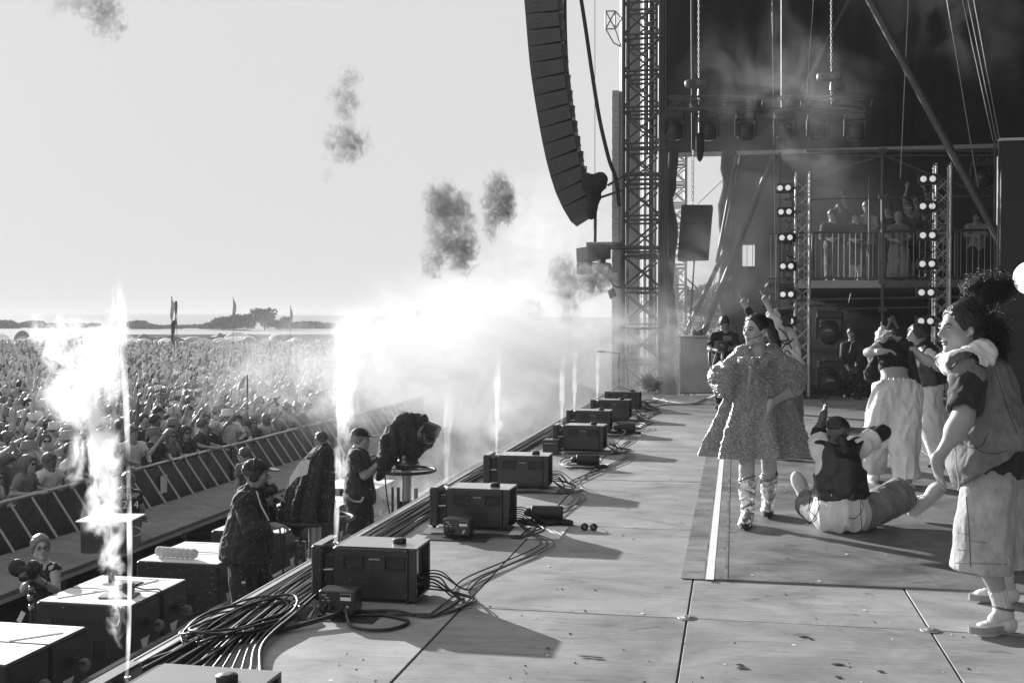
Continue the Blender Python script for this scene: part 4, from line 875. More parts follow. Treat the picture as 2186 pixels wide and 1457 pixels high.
def sole(a, t, up=UP, w=.052, th=.036, extra=.03):
    d = nrm(t-a); d = nrm(d-up*(d@up)); x = np.cross(d, up); L = np.linalg.norm(t-a); m = MB(); ring = []
    for q in np.linspace(0, 2*math.pi, 22)[:-1]:
        yy = math.sin(q); ww = w*(1.0 if yy > 0 else .86)*(1-.12*math.cos(2*q)*0); ring.append(a-up*.064+d*(L*.48+(L*.5+.055)*yy)+x*ww*math.cos(q)*(1-.25*abs(yy)**6))
    n = len(ring); vs = [p for p in ring]+[p-up*th for p in ring]; return m.add(vs, [tuple(range(n)), tuple(range(2*n-1, n-1, -1))]+[(i, n+i, n+(i+1) % n, (i+1) % n) for i in range(n)])
def shirt(J, h, t=.018, b=1., sx=1., sleeve=.55, hem=.0, wide=0., neck=.075, folds=.006, flat_hem=True, sl_w=.018, only=None, hip=1., armhole=0.):
    u, x, fw = torso_axes(J); R = np.stack([x, fw, u], 1); nk, pl = J['neck'], J['pel']; L = np.linalg.norm(nk-pl)
    lo, hi = bounds(J, .26, ('neck', 'pel', 'sl', 'sr', 'el', 'er', 'wl', 'wr')); F = Fld(lo, hi, h)
    F.ell(pl+u*L*.68, V(.150*sx+t, .105+t, .19+t)*b, R, .05); F.ell(pl+u*L*.36, V(.135*sx+t+wide*.6, .105+t+wide*.6, .18)*b, R, .06); F.ell(pl+u*L*.04, V(.155*hip+t+wide, .12+t+wide, .17)*b, R, .06)
    for k in ('l', 'r'): F.cap(nk-u*.04, J['s'+k], .058*b+t*.6, .058*b+t*.6, .05)
    F.plane(pl+u*hem, -u)
    G = []
    if sleeve:
        for k in ('l', 'r'):
            s_, e, w = J['s'+k], J['e'+k], J['w'+k]
            if sleeve <= 1: F.cap(s_, s_+(e-s_)*sleeve, .058*b+t*.7, .050*b+sl_w, .03, flat=True); F.cap(s_+(e-s_)*(sleeve-.15), s_+(e-s_)*(sleeve+.2), .046*b+sl_w*.6, .046*b+sl_w*.6, .004, True)
            else: F.cap(s_, e, .058*b+t*.7, .046*b+sl_w, .03); F.cap(e, e+(w-e)*(sleeve-1), .046*b+sl_w, .034*b+sl_w, .02, flat=True)
    if armhole:
        for k, sg in (('l', -1), ('r', 1)): F.ell(J['s'+k]+x*sg*.035-u*.05, V(.05, .09, armhole)*b, R, .01, True)
    if neck: F.cap(nk+u*.10, nk-u*.012+fw*.03, neck*b, neck*b*.8, .01, True)
    return F
def legs_f(J, h, r=(.105, .09, .085), frac=2.0, waist=.10, b=1., k=.05, flare=0., low=.0, hips=1.):
    u, x, fw = torso_axes(J); R = np.stack([x, fw, u], 1); pl = J['pel']
    lo, hi = bounds(J, .22, ('pel', 'hl', 'hr', 'kl', 'kr', 'al', 'ar')); F = Fld(lo, hi, h)
    F.ell(pl+u*.01, V(.165*hips, .128, .13)*b, R, .05); F.plane(pl+u*waist, u)
    for q in ('l', 'r'):
        H_, K, A = J['h'+q], J['k'+q], J['a'+q]
        if frac <= 1: E = H_+(K-H_)*frac; F.cap(H_, E, r[0], r[1], k, flat=True)
        else:
            F.cap(H_, K, r[0], r[1], k); E = K+(A-K)*(frac-1); F.cap(K, E, r[1], r[2], .03, flat=True); F.cap(E-(A-K)*.08, E+nrm(A-K)*.05, r[2]-.016, r[2]-.012, .004, True)
    return F
def face_parts(J, par, root, hs=1., brow=.05, lip=.22, eye=True, lash=False):
    f, u, s = frame3(J['hf'], J.get('hu', UP)); c = J['head']; g = lambda a, b, d: c+hs*(a*s+b*f+d*u)-root; R = np.stack([s, f, u], 1)
    m = MB()
    for k in (-1, 1): m.tube([g(k*.014, .091, .018), g(k*.032, .088, .0245), g(k*.052, .074, .017)], [.003*hs, .0042*hs, .002*hs], 6)
    stuff(m.build('eyebrows', cloth(brow, 'hair'), par)); m = MB(); w = MB()
    for k in (-1, 1): w.ellip(g(k*.031, .0755, -.0045), V(.0135, .0135, .0085)*hs, R, 12, 8); m.ellip(g(k*.031, .0835, -.004), V(.0062, .0065, .0068)*hs, R, 10, 6); m.tube([g(k*.015, .087, -.002), g(k*.031, .0915, .0055), g(k*.047, .080, -.001)], .0026*hs*(1.4 if lash else 1), 6)
    stuff(w.build('eye_whites', cloth(.5, 'plain', .3), par)); stuff(m.build('eye_lashes', cloth(.015, 'plain', .3), par)); m = MB()
    m.ellip(g(0, .0875, -.0605), V(.0215, .009, .0062)*hs, R, 14, 8); m.ellip(g(0, .0845, -.0755), V(.0185, .009, .0078)*hs, R, 14, 8); stuff(m.build('lips', skin(lip), par))
def hair_cap(J, h, hs=1., t=.014, front=.062, low=-.05, wid=.10):
    f, u, s = frame3(J['hf'], J.get('hu', UP)); c = J['head']; R = np.stack([s, f, u], 1); F = Fld(c-.2*hs-.03, c+.2*hs+.03, h)
    F.ell(c+hs*(-.016*f+.028*u), V(.076+t, .096+t, .090+t)*hs, R, .01); F.ell(c+hs*(-.05*f-.03*u), V(.066+t*.7, .055+t, .075)*hs, R, .04)
    fc = c+hs*(.085*f+(front-.14)*u); F.ell(fc, V(.076, wid, .125)*hs, R, .02, True); F.plane(c+hs*low*u, -(u+.35*f))
    return F
def strands(name, m, par, root, roots, n, L, r, grav, rg, curl=0., cr=.012, lift=V(0, 0, 0), jit=.3, seg=10, sides=4):
    mb = MB()
    for i in range(n):
        p, d0 = roots(rg); d = nrm(d0+jit*rg.standard_normal(3)+lift); P = [p]; ln = L*rg.uniform(.55, 1.15); ph = rg.uniform(0, 6); a = nrm(np.cross(d, rg.standard_normal(3))); b_ = np.cross(d, a); q = np.array(p); 
        for k in range(seg):
            d = nrm(d+grav/seg); q = q+d*ln/seg; P.append(q+curl*cr*(a*math.cos(ph+k*1.9)+b_*math.sin(ph+k*1.9))*min(1, k/3))
        mb.tube(np.array(P)-root, np.linspace(r, r*.5, seg+1), sides, False)
    return stuff(mb.build(name, m, par))
def person(label, base, group=None): t = thing('person', label, 'person', tuple(base), 0, group); return t, np.asarray(base, float)
# ------------------------------------------------------------------ the singer
def brocade():
    m = mat('metallic_brocade', .5, .34, .5, bump=2.0, bscale=90); N = m.node_tree.nodes; L = m.node_tree.links; b = N['Principled BSDF']; tc = N.new('ShaderNodeTexCoord')
    no = N.new('ShaderNodeTexNoise'); no.inputs['Scale'].default_value = 95; no.inputs['Detail'].default_value = 3; no.inputs['Distortion'].default_value = 2.4; L.new(tc.outputs['Object'], no.inputs[0])
    cr = N.new('ShaderNodeValToRGB'); e = cr.color_ramp.elements; e[0].position = .40; e[0].color = (.20, .20, .20, 1); e[1].position = .62; e[1].color = (1, 1, 1, 1); x = e.new(.52); x.color = (.50, .50, .50, 1)
    L.new(no.outputs[0], cr.inputs[0]); L.new(cr.outputs[0], b.inputs['Base Color']); return m
M['brocade'] = brocade()
D = 8.75
J = PJ(D, dict(head=(1612, 704, -.02), neck=(1618, 757, .02), pel=(1616, 878, .02), sr=(1577, 778), sl=(1657, 778), er=(1545, 822, .02), wr=(1575, 830, .0), el=(1700, 828, .0), wl=(1645, 862, -.24),
               hr=(1598, 888), hl=(1634, 888, .05), kr=(1594, 1002, -.10), kl=(1642, 998, .12), ar=(1596, 1088, -.17), al=(1640, 1066, .30), tr=(1588, 1119, -.36), tl=(1636, 1089, .12)))
J['hf'] = nrm(-.80*RGT-.58*FWD+V(0, 0, .0)); J['hu'] = UP
t, B = person('singer in metallic brocade mini dress and silver boots with a long dark ponytail', (*((J['ar']+J['al'])/2)[:2], 0))
lo, hi = bounds(J, .16); F = Fld(lo, hi, .0075); head_prims(F, J, 1.02); body_prims(F, J, 1.0, .92, hips=.95)
hand(F, J['wl'], atd(1634, 905, D-.3)-J['wl'], FWD*.3-RGT*.9, .95, .12, .14, 1, [.1, .18, .25, .3]); 
for k in ('l', 'r'): c = J['k'+k]*.62+J['a'+k]*.38; F.ell(c+FWD*.012, V(.052, .052, .09), None, .03)
fld_obj(F, 'body', skin(.40), t, B, it=1)
face_parts(J, t, B, 1.02, .035, .24, lash=True)
F = hair_cap(J, .007, 1.03, .007, .092, -.004, wid=.118); f, u, s = frame3(J['hf'], UP); c = J['head']
F.ell(c-.055*f+.085*u, V(.035, .035, .03), None, .02); pt = [c-.07*f+.088*u, atd(1640, 690, D+.12), atd(1650, 715, D+.16), atd(1657, 737, D+.17), atd(1661, 752, D+.16)]
for i in range(4): F.cap(pt[i], pt[i+1], (.034, .038, .042, .040)[i], (.038, .042, .040, .012)[i], .02)
fld_obj(F, 'hair', cloth(.012, 'hair'), t, B, .0015, 40, 3)
mc = MB(); g = lambda a, b, d: c+a*s+b*f+d*u-B
mc.tube(spline([g(-.08, -.01, -.03), g(-.072, .03, -.045), g(-.05, .08, -.062), g(-.03, .098, -.068)], 12), .0025, 5); mc.ellip(g(-.028, .10, -.068), (.006, .006, .006)); mc.build('headset_mic', cloth(.12), t)
MB().ellip(g(-.082, -.005, -.05), (.006, .006, .012)).build('earring', M['alu'], t)
# dress: skirt loft with folds, balloon sleeves and collar grown as one puffed layer
def loft(rings, n, name, m, par, root, nf=9, amp=.05, seed=3, crinkle=.006, phase=0.):
    rg = np.random.default_rng(seed); ph = rg.uniform(0, 6, 6); Vt = []; k_ = len(rings)
    an = np.linspace(0, 2*math.pi, n, endpoint=False)
    for i, (c, ax, ay, w, d, a) in enumerate(rings):
        q = i/(k_-1); fold = -.55*a*(i > 0)*(amp > .049)+a*(np.sin(nf*an+ph[0]+.5*np.sin(2*an+ph[1]))+.6*np.sin((nf*2-3)*an+ph[2]+q)+.35*np.sin(3*an+ph[3]))
        Vt += list(c+np.outer(np.cos(an)*(w*(1+fold)), ax)+np.outer(np.sin(an)*(d*(1+fold)), ay))
    Vt = np.array(Vt); F = np.array([(i*n+j, i*n+(j+1) % n, (i+1)*n+(j+1) % n, (i+1)*n+j) for i in range(k_-1) for j in range(n)])
    N = vnorm(Vt, F); Vt = Vt+N*(crinkle*wob(Vt, 26, seed)+crinkle*.5*wob(Vt, 60, seed+1))[:, None]
    return obj(name, np_mesh(name, Vt-root, F), m, par)
rows = [(790, 1555, 1672), (820, 1549, 1682), (850, 1545, 1690), (880, 1534, 1697), (910, 1522, 1706), (940, 1511, 1719), (958, 1505, 1727), (968, 1502, 1730)]
rings = []
yy = np.linspace(790, 968, 46)
for y in yy:
    xl_ = np.interp(y, [r[0] for r in rows], [r[1] for r in rows]); xr_ = np.interp(y, [r[0] for r in rows], [r[2] for r in rows]); c = atd((xl_+xr_)/2, y+(4 if y > 960 else 0), D+.02); w = (xr_-xl_)/2*D/FPX; q = (y-790)/178
    rings.append((c, RGT, FWD, w, w*(.80-.12*q), .02+.17*q**1.1))
dress = loft(rings, 240, 'dress', M['brocade'], t, B, 7, .05, 5, .005)
lo, hi = bounds({k: J[k] for k in ('sl', 'sr', 'el', 'er', 'neck')}, .2); F = Fld(lo-V(0, 0, .2), hi, .008)
A = lambda x, y, d=0: atd(x, y, D+d)
F.cap(A(1612, 788, .0), A(1614, 838, .02), .165, .185, .06)
for (p, q, r0, r1) in [(A(1588, 768), A(1546, 806, -.03), .075, .105), (A(1546, 806, -.03), A(1550, 826, -.06), .105, .088), (A(1648, 766), A(1688, 800, -.01), .075, .105), (A(1688, 800, -.01), A(1690, 824, -.04), .105, .088), (A(1588, 764), A(1648, 764), .07, .07)]: F.cap(p, q, r0, r1, .06)
F.cap(A(1590, 738, .0), A(1552, 800, -.10), .02, .05, .05); F.cap(A(1646, 736, .02), A(1684, 800, -.10), .02, .05, .05)
F.cap(J['neck']+V(0, 0, .14), A(1616, 766, -.02), .085, .07, .012, True); F.cap(A(1618, 742, -.1), A(1611, 764, -.19), .075, .02, .012, True)
F.plane(A(1614, 862), V(0, 0, -1)); F.cap(A(1672, 836, -.12), A(1655, 850, -.22), .05, .055, .01, True)
fld_obj(F, 'puff_sleeve_bodice', M['brocade'], t, B, .010, 17, 8, fine=.006)
bow = Fld(A(1612, 775)-.35, A(1612, 775)+.35, .007)
for sg, px in ((-1, 1578), (1, 1640)):
    bow.ell(A((1608+px)/2, 770, -.262), V(.064, .030, .032), np.stack([nrm(RGT+V(0, 0, -.12*sg)), FWD, UP], 1), .02); bow.cap(A(1607, 774, -.25), A(1597 if sg < 0 else 1620, 842, -.27), .020, .016, .02)
bow.ell(A(1608, 772, -.29), V(.026, .030, .036), None, .01); fld_obj(bow, 'bow', M['brocade'], t, B, .004, 50, 4)
# boots
M['silver'] = mat('silver_leather', .72, .28, .75, var=.3, nscale=16, bump=.5, bscale=22)
for k in ('r', 'l'):
    K, A_, T = J['k'+k], J['a'+k], J['t'+k]; tp = K+(A_-K)*.14; F = Fld(np.minimum(np.minimum(tp, A_), T)-.14, np.maximum(np.maximum(tp, A_), T)+.14, .007)
    F.cap(tp, A_, .060, .044, .03, flat0=True); F.ell(tp*.6+A_*.4+FWD*.012, V(.060, .062, .10), None, .03); shoe(F, A_, T, .98); F.cap(tp-nrm(A_-tp)*.05, tp+nrm(A_-tp)*.02, .056, .056, .004, True)
    bt = fld_obj(F, 'boot', M['silver'], t, B, .004, 30, 9)
    sb_ = sole(A_-V(0, 0, .0)-B, T-B, w=.052, th=.034); sb_.build('boot_sole', M['rub'], bt)
    ax = nrm(A_-tp); rg = np.random.default_rng(4)
    for i in range(7):
        q = tp+(A_-tp)*(.10+.13*i); r = .062-.017*(.1+.13*i)+.003; an = np.linspace(0, 2*math.pi, 26); e1 = nrm(np.cross(ax, FWD)); e2 = np.cross(ax, e1); tilt = .022*(1 if i % 2 else -1)
        P = q+np.outer(r*np.cos(an), e1)+np.outer(r*np.sin(an), e2)+np.outer(tilt*np.cos(an), ax)-B; MB().tube(P, .0075, 6).build('boot_strap', M['silver'] if i % 3 else cloth(.2), bt)
    for sg in (-1, 1): MB().box(tp+(A_-tp)*.3+RGT*.07*sg-B, (.012, .03, .05)).build('buckle', M['alu'], bt)
MB().tube(spline([J['wl']+nrm(A(1634, 905, -.3)-J['wl'])*.105+RGT*(.012*math.cos(q)-.008)-FWD*.012+V(0, 0, .01*math.sin(q))-B for q in np.linspace(0, 6.28, 10)], 20), .003, 5).build('ring', M['alu'], t)
# ------------------------------------------------------------------ curly haired dancer in the denim vest
D = 5.78
J = PJ(D, dict(head=(2049, 700, 0), neck=(2098, 778, .02), pel=(2122, 1000, 0), sl=(2068, 808, -.17), sr=(2120, 800, .22), el=(2056, 893, -.25), wl=(2000, 984, -.22), er=(2150, 905, .30), wr=(2120, 985, .34),
               hl=(2108, 1018, -.09), hr=(2128, 1018, .10), kl=(2096, 1158, -.12), kr=(2128, 1158, .22), al=(2143, 1300, -.12), ar=(2148, 1240, .50), tl=(2096, 1344, -.16), tr=(2092, 1266, .50)))
J['hf'] = nrm(-RGT*.97-FWD*.18+V(0, 0, -.02)); J['hu'] = nrm(UP-.16*RGT)
t, B = person('dancer with curly dark bun in denim vest and wide denim shorts at the picture edge', (*((J['al']+J['ar'])/2)[:2], 0))
lo, hi = bounds(J, .15); F = Fld(lo, hi, .0065); head_prims(F, J, 1.06, 1.0); body_prims(F, J, 1.05, 1.0)
F.cap(J['sl'], J['el'], .062, .050, .03); F.ell(J['el']*.72+J['wl']*.28, V(.044, .044, .06), None, .04)
hand(F, J['wl'], A(0, 0) if False else atd(2008, 1052, D-.18)-J['wl'], RGT*.9+FWD*.25, 1.0, .12, .16, -1, [.55, .22, .16, .14]); hand(F, J['wr'], V(0, 0, -1), -RGT, 1., .3)
fld_obj(F, 'body', skin(.30), t, B)
face_parts(J, t, B, 1.06, .02, .2)
f, u, s = frame3(J['hf'], J['hu']); c = J['head']
F = hair_cap(J, .007, 1.07, .008, .086, -.01, wid=.108); F.ell(c-.085*f-.03*u, V(.085, .08, .10), None, .05); F.ell(c-.10*f-.10*u, V(.07, .075, .07), None, .05); bn = atd(2111, 617, D); F.cap(c-.03*f+.10*u, bn-.02*u, .03, .05, .05); F.ell(bn, V(.080, .06, .045), None, .04)
fld_obj(F, 'hair', cloth(.014, 'hair'), t, B, .0015, 40, 5)
rg = np.random.default_rng(11)
def rt_bun(g):
    d = nrm(g.standard_normal(3)*V(1.5, 1, .8)); return bn+d*V(.076, .058, .04), nrm(d+V(0, 0, .2))
def rt_bk(g):
    d = nrm(g.standard_normal(3)*V(.7, 1, .8)+1.7*(RGT)-.2*FWD); d = d if d@f < .15 else nrm(d-f*(d@f)*1.6); q = g.random(); return c+(-.075*f+(.04-.16*q)*u)+d*V(.085, .085, .085), nrm(d-.5*u)
strands('bun_curls', cloth(.016, 'hair'), t, B, rt_bun, 820, .075, .0014, V(0, 0, .15), rg, 1., .011, jit=.7, seg=14)
strands('curls', cloth(.016, 'hair'), t, B, rt_bk, 1000, .13, .0015, V(0, 0, -1.4), rg, 1., .012, jit=.5, seg=16)
ms = MB(); ms.ellip(c+.078*s*-1.06-.012*f-.02*u-B, (.012, .014, .016)); ms.tube([c-.082*s-.01*f-.02*u-B, c-.078*s+.01*f-.045*u-B], .006, 6); ms.build('in_ear_monitor', cloth(.5, 'plain', .3), t)
F = shirt(J, .008, .012, 1.08, 1.0, .78, -.05, .02, .075); F.cap(J['sl'], J['sl']+(J['el']-J['sl'])*.80, .084, .082, .03, flat=True); F.cap(J['sl']+(J['el']-J['sl'])*.7, J['el'], .064, .06, .004, True)
fld_obj(F, 'black_tee', cloth(.022), t, B, .006, 18, 6)
F = shirt(J, .0075, .034, 1.10, 1.10, 0, -.22, .05, .075); hn = np.cross(ray(2051, 1036), ray(2180, 962)); F.plane(_C, hn*(-1 if hn[2] > 0 else 1)); F.cap(J['neck']-V(0, 0, .03), J['sl']+V(0, 0, .004), .085, .085, .04); F.ell(J['sl']-FWD*.06+V(0, 0, -.075)-RGT*.025, V(.068, .10, .105), None, .012, True); F.ell(J['sr']+FWD*.05+V(0, 0, -.05), V(.075, .12, .125), None, .012, True)
vest = fld_obj(F, 'denim_vest', cloth(.17, 'denim'), t, B, .007, 12, 9, fine=.0015)
u_, x_, fw_ = torso_axes(J)
F = Fld(J['neck']-.25, J['neck']+.25, .007)
for p, q, r in [((2012, 768, -.06), (2045, 768, -.16), .034), ((2045, 768, -.16), (2090, 748, -.13), .042), ((2090, 748, -.13), (2112, 735, .02), .045), ((2014, 768, .0), (2030, 762, .12), .034), ((2030, 762, .12), (2100, 745, .12), .04), ((2024, 775, -.1), (2080, 770, -.17), .03), ((2060, 770, -.15), (2105, 752, -.12), .05), ((2034, 777, -.16), (2068, 772, -.18), .042), ((2026, 786, -.1), (2060, 788, -.17), .034), ((2060, 788, -.17), (2105, 768, -.13), .04)]: F.cap(atd(p[0], p[1], D+p[2]), atd(q[0], q[1], D+q[2]), r, r, .03)
fld_obj(F, 'white_hood_collar', cloth(.72), t, B, .008, 26, 4)
F = Fld(*bounds(J, .22, ('pel', 'hl', 'hr', 'kl', 'kr')), .0085); F.lo = F.lo
F = Fld(atd(2100, 1120, D)-V(.42, .5, .5), atd(2100, 1120, D)+V(.42, .5, .5), .0085); u_, x_, fw_ = torso_axes(J)
for dd, hx, kx, ex, ey in ((-.10, 2116, 2101, 2096, 1216), (.13, 2136, 2134, 2132, 1206)):
    F.cap(atd(hx, 1040, D+dd*.8), atd(kx, 1130, D+dd), .135, .136, .05); F.cap(atd(kx, 1130, D+dd), atd(ex, ey, D+dd), .136, .146, .03, flat=True); F.cap(atd(kx+1, 1190, D+dd), atd(ex, ey+14, D+dd), .128, .132, .004, True)
F.ell(J['pel'], V(.15, .14, .12), None, .05); F.plane(J['pel']+u_*.05, u_)
sho = fld_obj(F, 'denim_shorts', cloth(.36, 'denim'), t, B, .010, 9, 12, fine=.0012, fm=V(1, 1, .4))
for dd, ex, ey in ((-.10, 2096, 1213), (.13, 2132, 1203)): ringtube_ = None
E1 = J['kl']+(J['al']-J['kl'])*.42
def ringtube(c, ax, r, tr, nm, m, par, B, n=36, e=None): 
    ax = nrm(ax); a = nrm(np.cross(ax, FWD)); b_ = np.cross(ax, a); an = np.linspace(0, 2*math.pi, n); return MB().tube(c+np.outer(r*np.cos(an), a)+np.outer(r*np.sin(an), b_)-B, tr, 6).build(nm, m, par)
for q in ('l', 'r'):
    F = Fld(J['a'+q]-.2, J['a'+q]+.2, .007); F.cap(J['k'+q]*.30+J['a'+q]*.70, J['a'+q]-V(0, 0, .02), .046, .040, .02, flat0=True); F.cap(J['a'+q]-V(0, 0, .03), J['a'+q]*.6+J['t'+q]*.4-V(0, 0, .01), .045, .036, .03); sk_ = fld_obj(F, 'white_sock', cloth(.52), t, B, .001, 60, 2)
    ax = nrm(J['a'+q]-J['k'+q])
    for i in range(12): a_ = i*math.pi/6; e1 = nrm(np.cross(ax, FWD)); e2 = np.cross(ax, e1); p0 = J['k'+q]*.30+J['a'+q]*.70+.0435*(e1*math.cos(a_)+e2*math.sin(a_)); MB().tube([p0-B, p0+ax*.085-B], .003, 5).build('sock_rib', cloth(.62), sk_)
    F = Fld(np.minimum(J['a'+q], J['t'+q])-.14, np.maximum(J['a'+q], J['t'+q])+.14, .0065); shoe(F, J['a'+q]-V(0, 0, .03), J['t'+q]-V(0, 0, .004), 1.0); F.plane(J['a'+q]+V(0, 0, .012), UP-.25*nrm(J['t'+q]-J['a'+q])); sh = fld_obj(F, 'white_sneaker', cloth(.66, 'shoe'), t, B, .001, 40, 3)
    sole(J['a'+q]-V(0, 0, .004)-B, J['t'+q]-B, w=.058, th=.034).build('sneaker_sole', cloth(.30, 'shoe'), sh)
    d = nrm(J['t'+q]-J['a'+q]); x3 = np.cross(d, UP)
    for i in range(4): p0 = J['a'+q]+d*(.055+.026*i)+V(0, 0, .012-.014*i); MB().tube([p0+x3*.028-B, p0+V(0, 0, .010)-B, p0-x3*.028-B], .0035, 5).build('shoe_lace', cloth(.8), sh)
    ringtube(J['a'+q]+V(0, 0, .010)+d*.004, UP-d*.25, .049, .006, 'shoe_collar', cloth(.12), sh, B); MB().tube(spline([J['t'+q]-d*.035+x3*sg_*.046-V(0, 0, .012) if abs(sg_) == 1 else J['t'+q]-d*.03*(1-0)+x3*0+V(0, 0, .018)+d*.0 for sg_ in (-1, 0, 1)], 12)-B, .003, 5).build('toe_cap_seam', cloth(.4), sh)
    p0 = J['a'+q]+d*.05+V(0, 0, .03)
    for sg in (-1, 1): an = np.linspace(0, 6.28, 12); MB().tube(p0+np.outer(.022*np.cos(an)-.025, d*.5)+np.outer(.026*(1-np.cos(an)), x3*sg)+np.outer(.016*np.sin(an), UP)-B, .0032, 5).build('lace_bow', cloth(.8), sh)
for dd, ex, ey in ((-.10, 2096, 1211), (.13, 2132, 1201)): ringtube(atd(ex, ey, D+dd), atd(ex, ey, D+dd)-atd(ex+2, ey-80, D+dd), .146, .0045, 'hem_seam', cloth(.42, 'denim'), sho, B)
# vest seams and drawcord
def surf_line(pts, nm, m, r=.0035): MB().tube(spline([atd(x, y, D+d)-B for x, y, d in pts], 24), r, 5).build(nm, m, vest if nm != 'drawcord' else t)
def seam(pts, par, m, r=.0020, nm='seam', push=.0):
    dg = bpy.context.evaluated_depsgraph_get(); bpy.context.view_layer.update(); P = []
    for x, y in pts:
        o_ = V(0, 0, CAMH)-B; d_ = nrm(ray(x, y)); hit, loc, nn, ix = par.ray_cast(Vector(o_), Vector(d_))
        if hit: P.append(np.array(loc)-d_*.0015)
    if len(P) > 2: MB().tube(np.array(P), r, 5, False).build(nm, m, par)
def ln(*p, n=26): return spline([V(x, y, 0) for x, y in p], n)[:, :2]
lt = cloth(.24, 'denim'); dk = cloth(.06, 'denim')
for p in ([(2120, 770), (2138, 830), (2154, 880), (2172, 925)], [(2062, 925), (2086, 958), (2120, 968), (2150, 962)], [(2054, 948), (2074, 955), (2096, 950), (2108, 925)]): seam(ln(*p), vest, dk)
for p in ([(2053, 1025), (2090, 1004), (2130, 981), (2178, 953)], [(2053, 953), (2073, 960), (2098, 956), (2112, 928)], [(2123, 770), (2141, 830), (2157, 880)]): seam(ln(*p), vest, lt, .0014, 'stitching')
for p in ([(2062, 1060), (2068, 1120), (2072, 1208)],): seam(ln(*p), sho, dk)
for p in ([(2044, 1136), (2066, 1140)], [(2074, 1154), (2110, 1158)], [(2044, 1172), (2070, 1174)], [(2038, 1200), (2150, 1204)]): seam(np.linspace(V(*p[0]), V(*p[-1]), 22), sho, lt, .0022, 'stitching')
surf_line([(2040, 950, -.235), (2041, 990, -.235), (2047, 1030, -.21), (2045, 1046, -.2)], 'drawcord', cloth(.6), .004)
# ------------------------------------------------------------------ the other performers, crew and guests
def figure(label, D, spec, hf, hu=UP, sk=.35, h=.01, top=None, bottom=None, shoes=None, hair=None, hat=None, b=1., sx=1., hs=1., hands=None, group=None, feet=None, folds=1., face=True, mouth=0., ground=None, legs=True):
    J = PJ(D, spec); J['hf'] = nrm(hf); J['hu'] = nrm(hu)
    if ground is not None: base = (*J['pel'][:2], ground)
    elif 'al' in J: base = (*((J['al']+J['ar'])/2)[:2], 0)
    else: base = (*J['pel'][:2], J['pel'][2])
    t, B = person(label, base, group)
    F = Fld(*bounds(J, .16), h); head_prims(F, J, hs, mouth); body_prims(F, J, b, sx, legs=legs)
    for k in ('l', 'r'):
        if hands and k in hands: d, pn, cu, sg = (hands[k]+(.3, 1))[:4] if len(hands[k]) < 4 else hands[k]; hand(F, J['w'+k], d, pn, 1., cu, .12, sg)
        else: hand(F, J['w'+k], J['w'+k]-J['e'+k], FWD, 1., .35, .1, 1)
    fld_obj(F, 'body', skin(sk), t, B)
    if face: face_parts(J, t, B, hs, (hair or {}).get('v', .03), sk*.6)
    if top: 
        tp = dict(top); v = tp.pop('v'); kd = tp.pop('kind', 'plain'); nm = tp.pop('name', 'shirt'); fo = tp.pop('folds', .006)*folds
        fld_obj(shirt(J, h, b=b, sx=sx, **tp), nm, cloth(v, kd), t, B, fo, 16, 7)
    if bottom:
        bt = dict(bottom); v = bt.pop('v'); kd = bt.pop('kind', 'plain'); nm = bt.pop('name', 'trousers'); fo = bt.pop('folds', .007)*folds
        fld_obj(legs_f(J, h, b=b, **bt), nm, cloth(v, kd), t, B, fo*1.3, 11, 5, fm=V(1, 1, .5))
    if shoes is not None:
        for k in ('l', 'r'):
            if 't'+k in J:
                F = Fld(np.minimum(J['a'+k], J['t'+k])-.15, np.maximum(J['a'+k], J['t'+k])+.15, min(h, .009)); up = (feet or {}).get(k, UP); shoe(F, J['a'+k], J['t'+k], 1.05, up); s_ = fld_obj(F, 'shoe', cloth(shoes, 'shoe'), t, B, .001, 40, 3)
                sole(J['a'+k]-B, J['t'+k]-B, up, .054, .034).build('shoe_sole', cloth(shoes*.7, 'shoe'), s_)
    if hair:
        hr = dict(hair); v = hr.pop('v'); bump_ = hr.pop('folds', .004); fld_obj(hair_cap(J, min(h, .009), hs, **hr), 'hair', cloth(v, 'hair'), t, B, bump_, 36, 8)
    if hat: cap_hat(J, t, B, hs, hat, h)
    return t, B, J
def cap_hat(J, t, B, hs, v, h, brim=True, back=1):
    f, u, s = frame3(J['hf'], J['hu']); c = J['head']; R = np.stack([s, f, u], 1); F = Fld(c-.22, c+.22, min(h, .009)); F.ell(c+hs*(-.014*f+.035*u), V(.088, .106, .093)*hs, R, .01); F.plane(c+hs*.038*u, -u)
    o = fld_obj(F, 'cap', cloth(v), t, B, .001, 20, 2)
    if brim:
        m = MB(); P = []
        for zz in (0, .008):
            for a in np.linspace(-1.25, 1.25, 14): P.append(c+hs*((.046+zz)*u-.02*u*math.cos(a)*1.0+f*(.06+.125*math.cos(a))*back+s*.088*math.sin(a))-B)
        n = 14; m.add(P, [tuple(range(n-1, -1, -1)), tuple(range(n, 2*n))]+[(i, i+1, n+i+1, n+i) for i in range(n-1)]+[(n-1, 0, n, 2*n-1)]); m.build('cap_brim', cloth(v), o)
def headphones(J, t, B, hs, v=.03):
    f, u, s = frame3(J['hf'], J['hu']); c = J['head']; hp = MB()
    hp.tube(np.array([c+hs*(.094*s*math.cos(a)+.125*u*math.sin(a)-.01*f)-B for a in np.linspace(0, math.pi, 16)]), .009, 6); o = hp.build('headphones', cloth(v, 'plain', .4), t)
    for k in (-1, 1): MB().lathe(c+hs*(.088*s*k-.008*f-.01*u)-B, [(.02, -.012), (.042, -.006), (.042, .012), (.03, .02), (.012, .021)], 16, s*k).build('ear_cup', cloth(v, 'plain', .35), o)
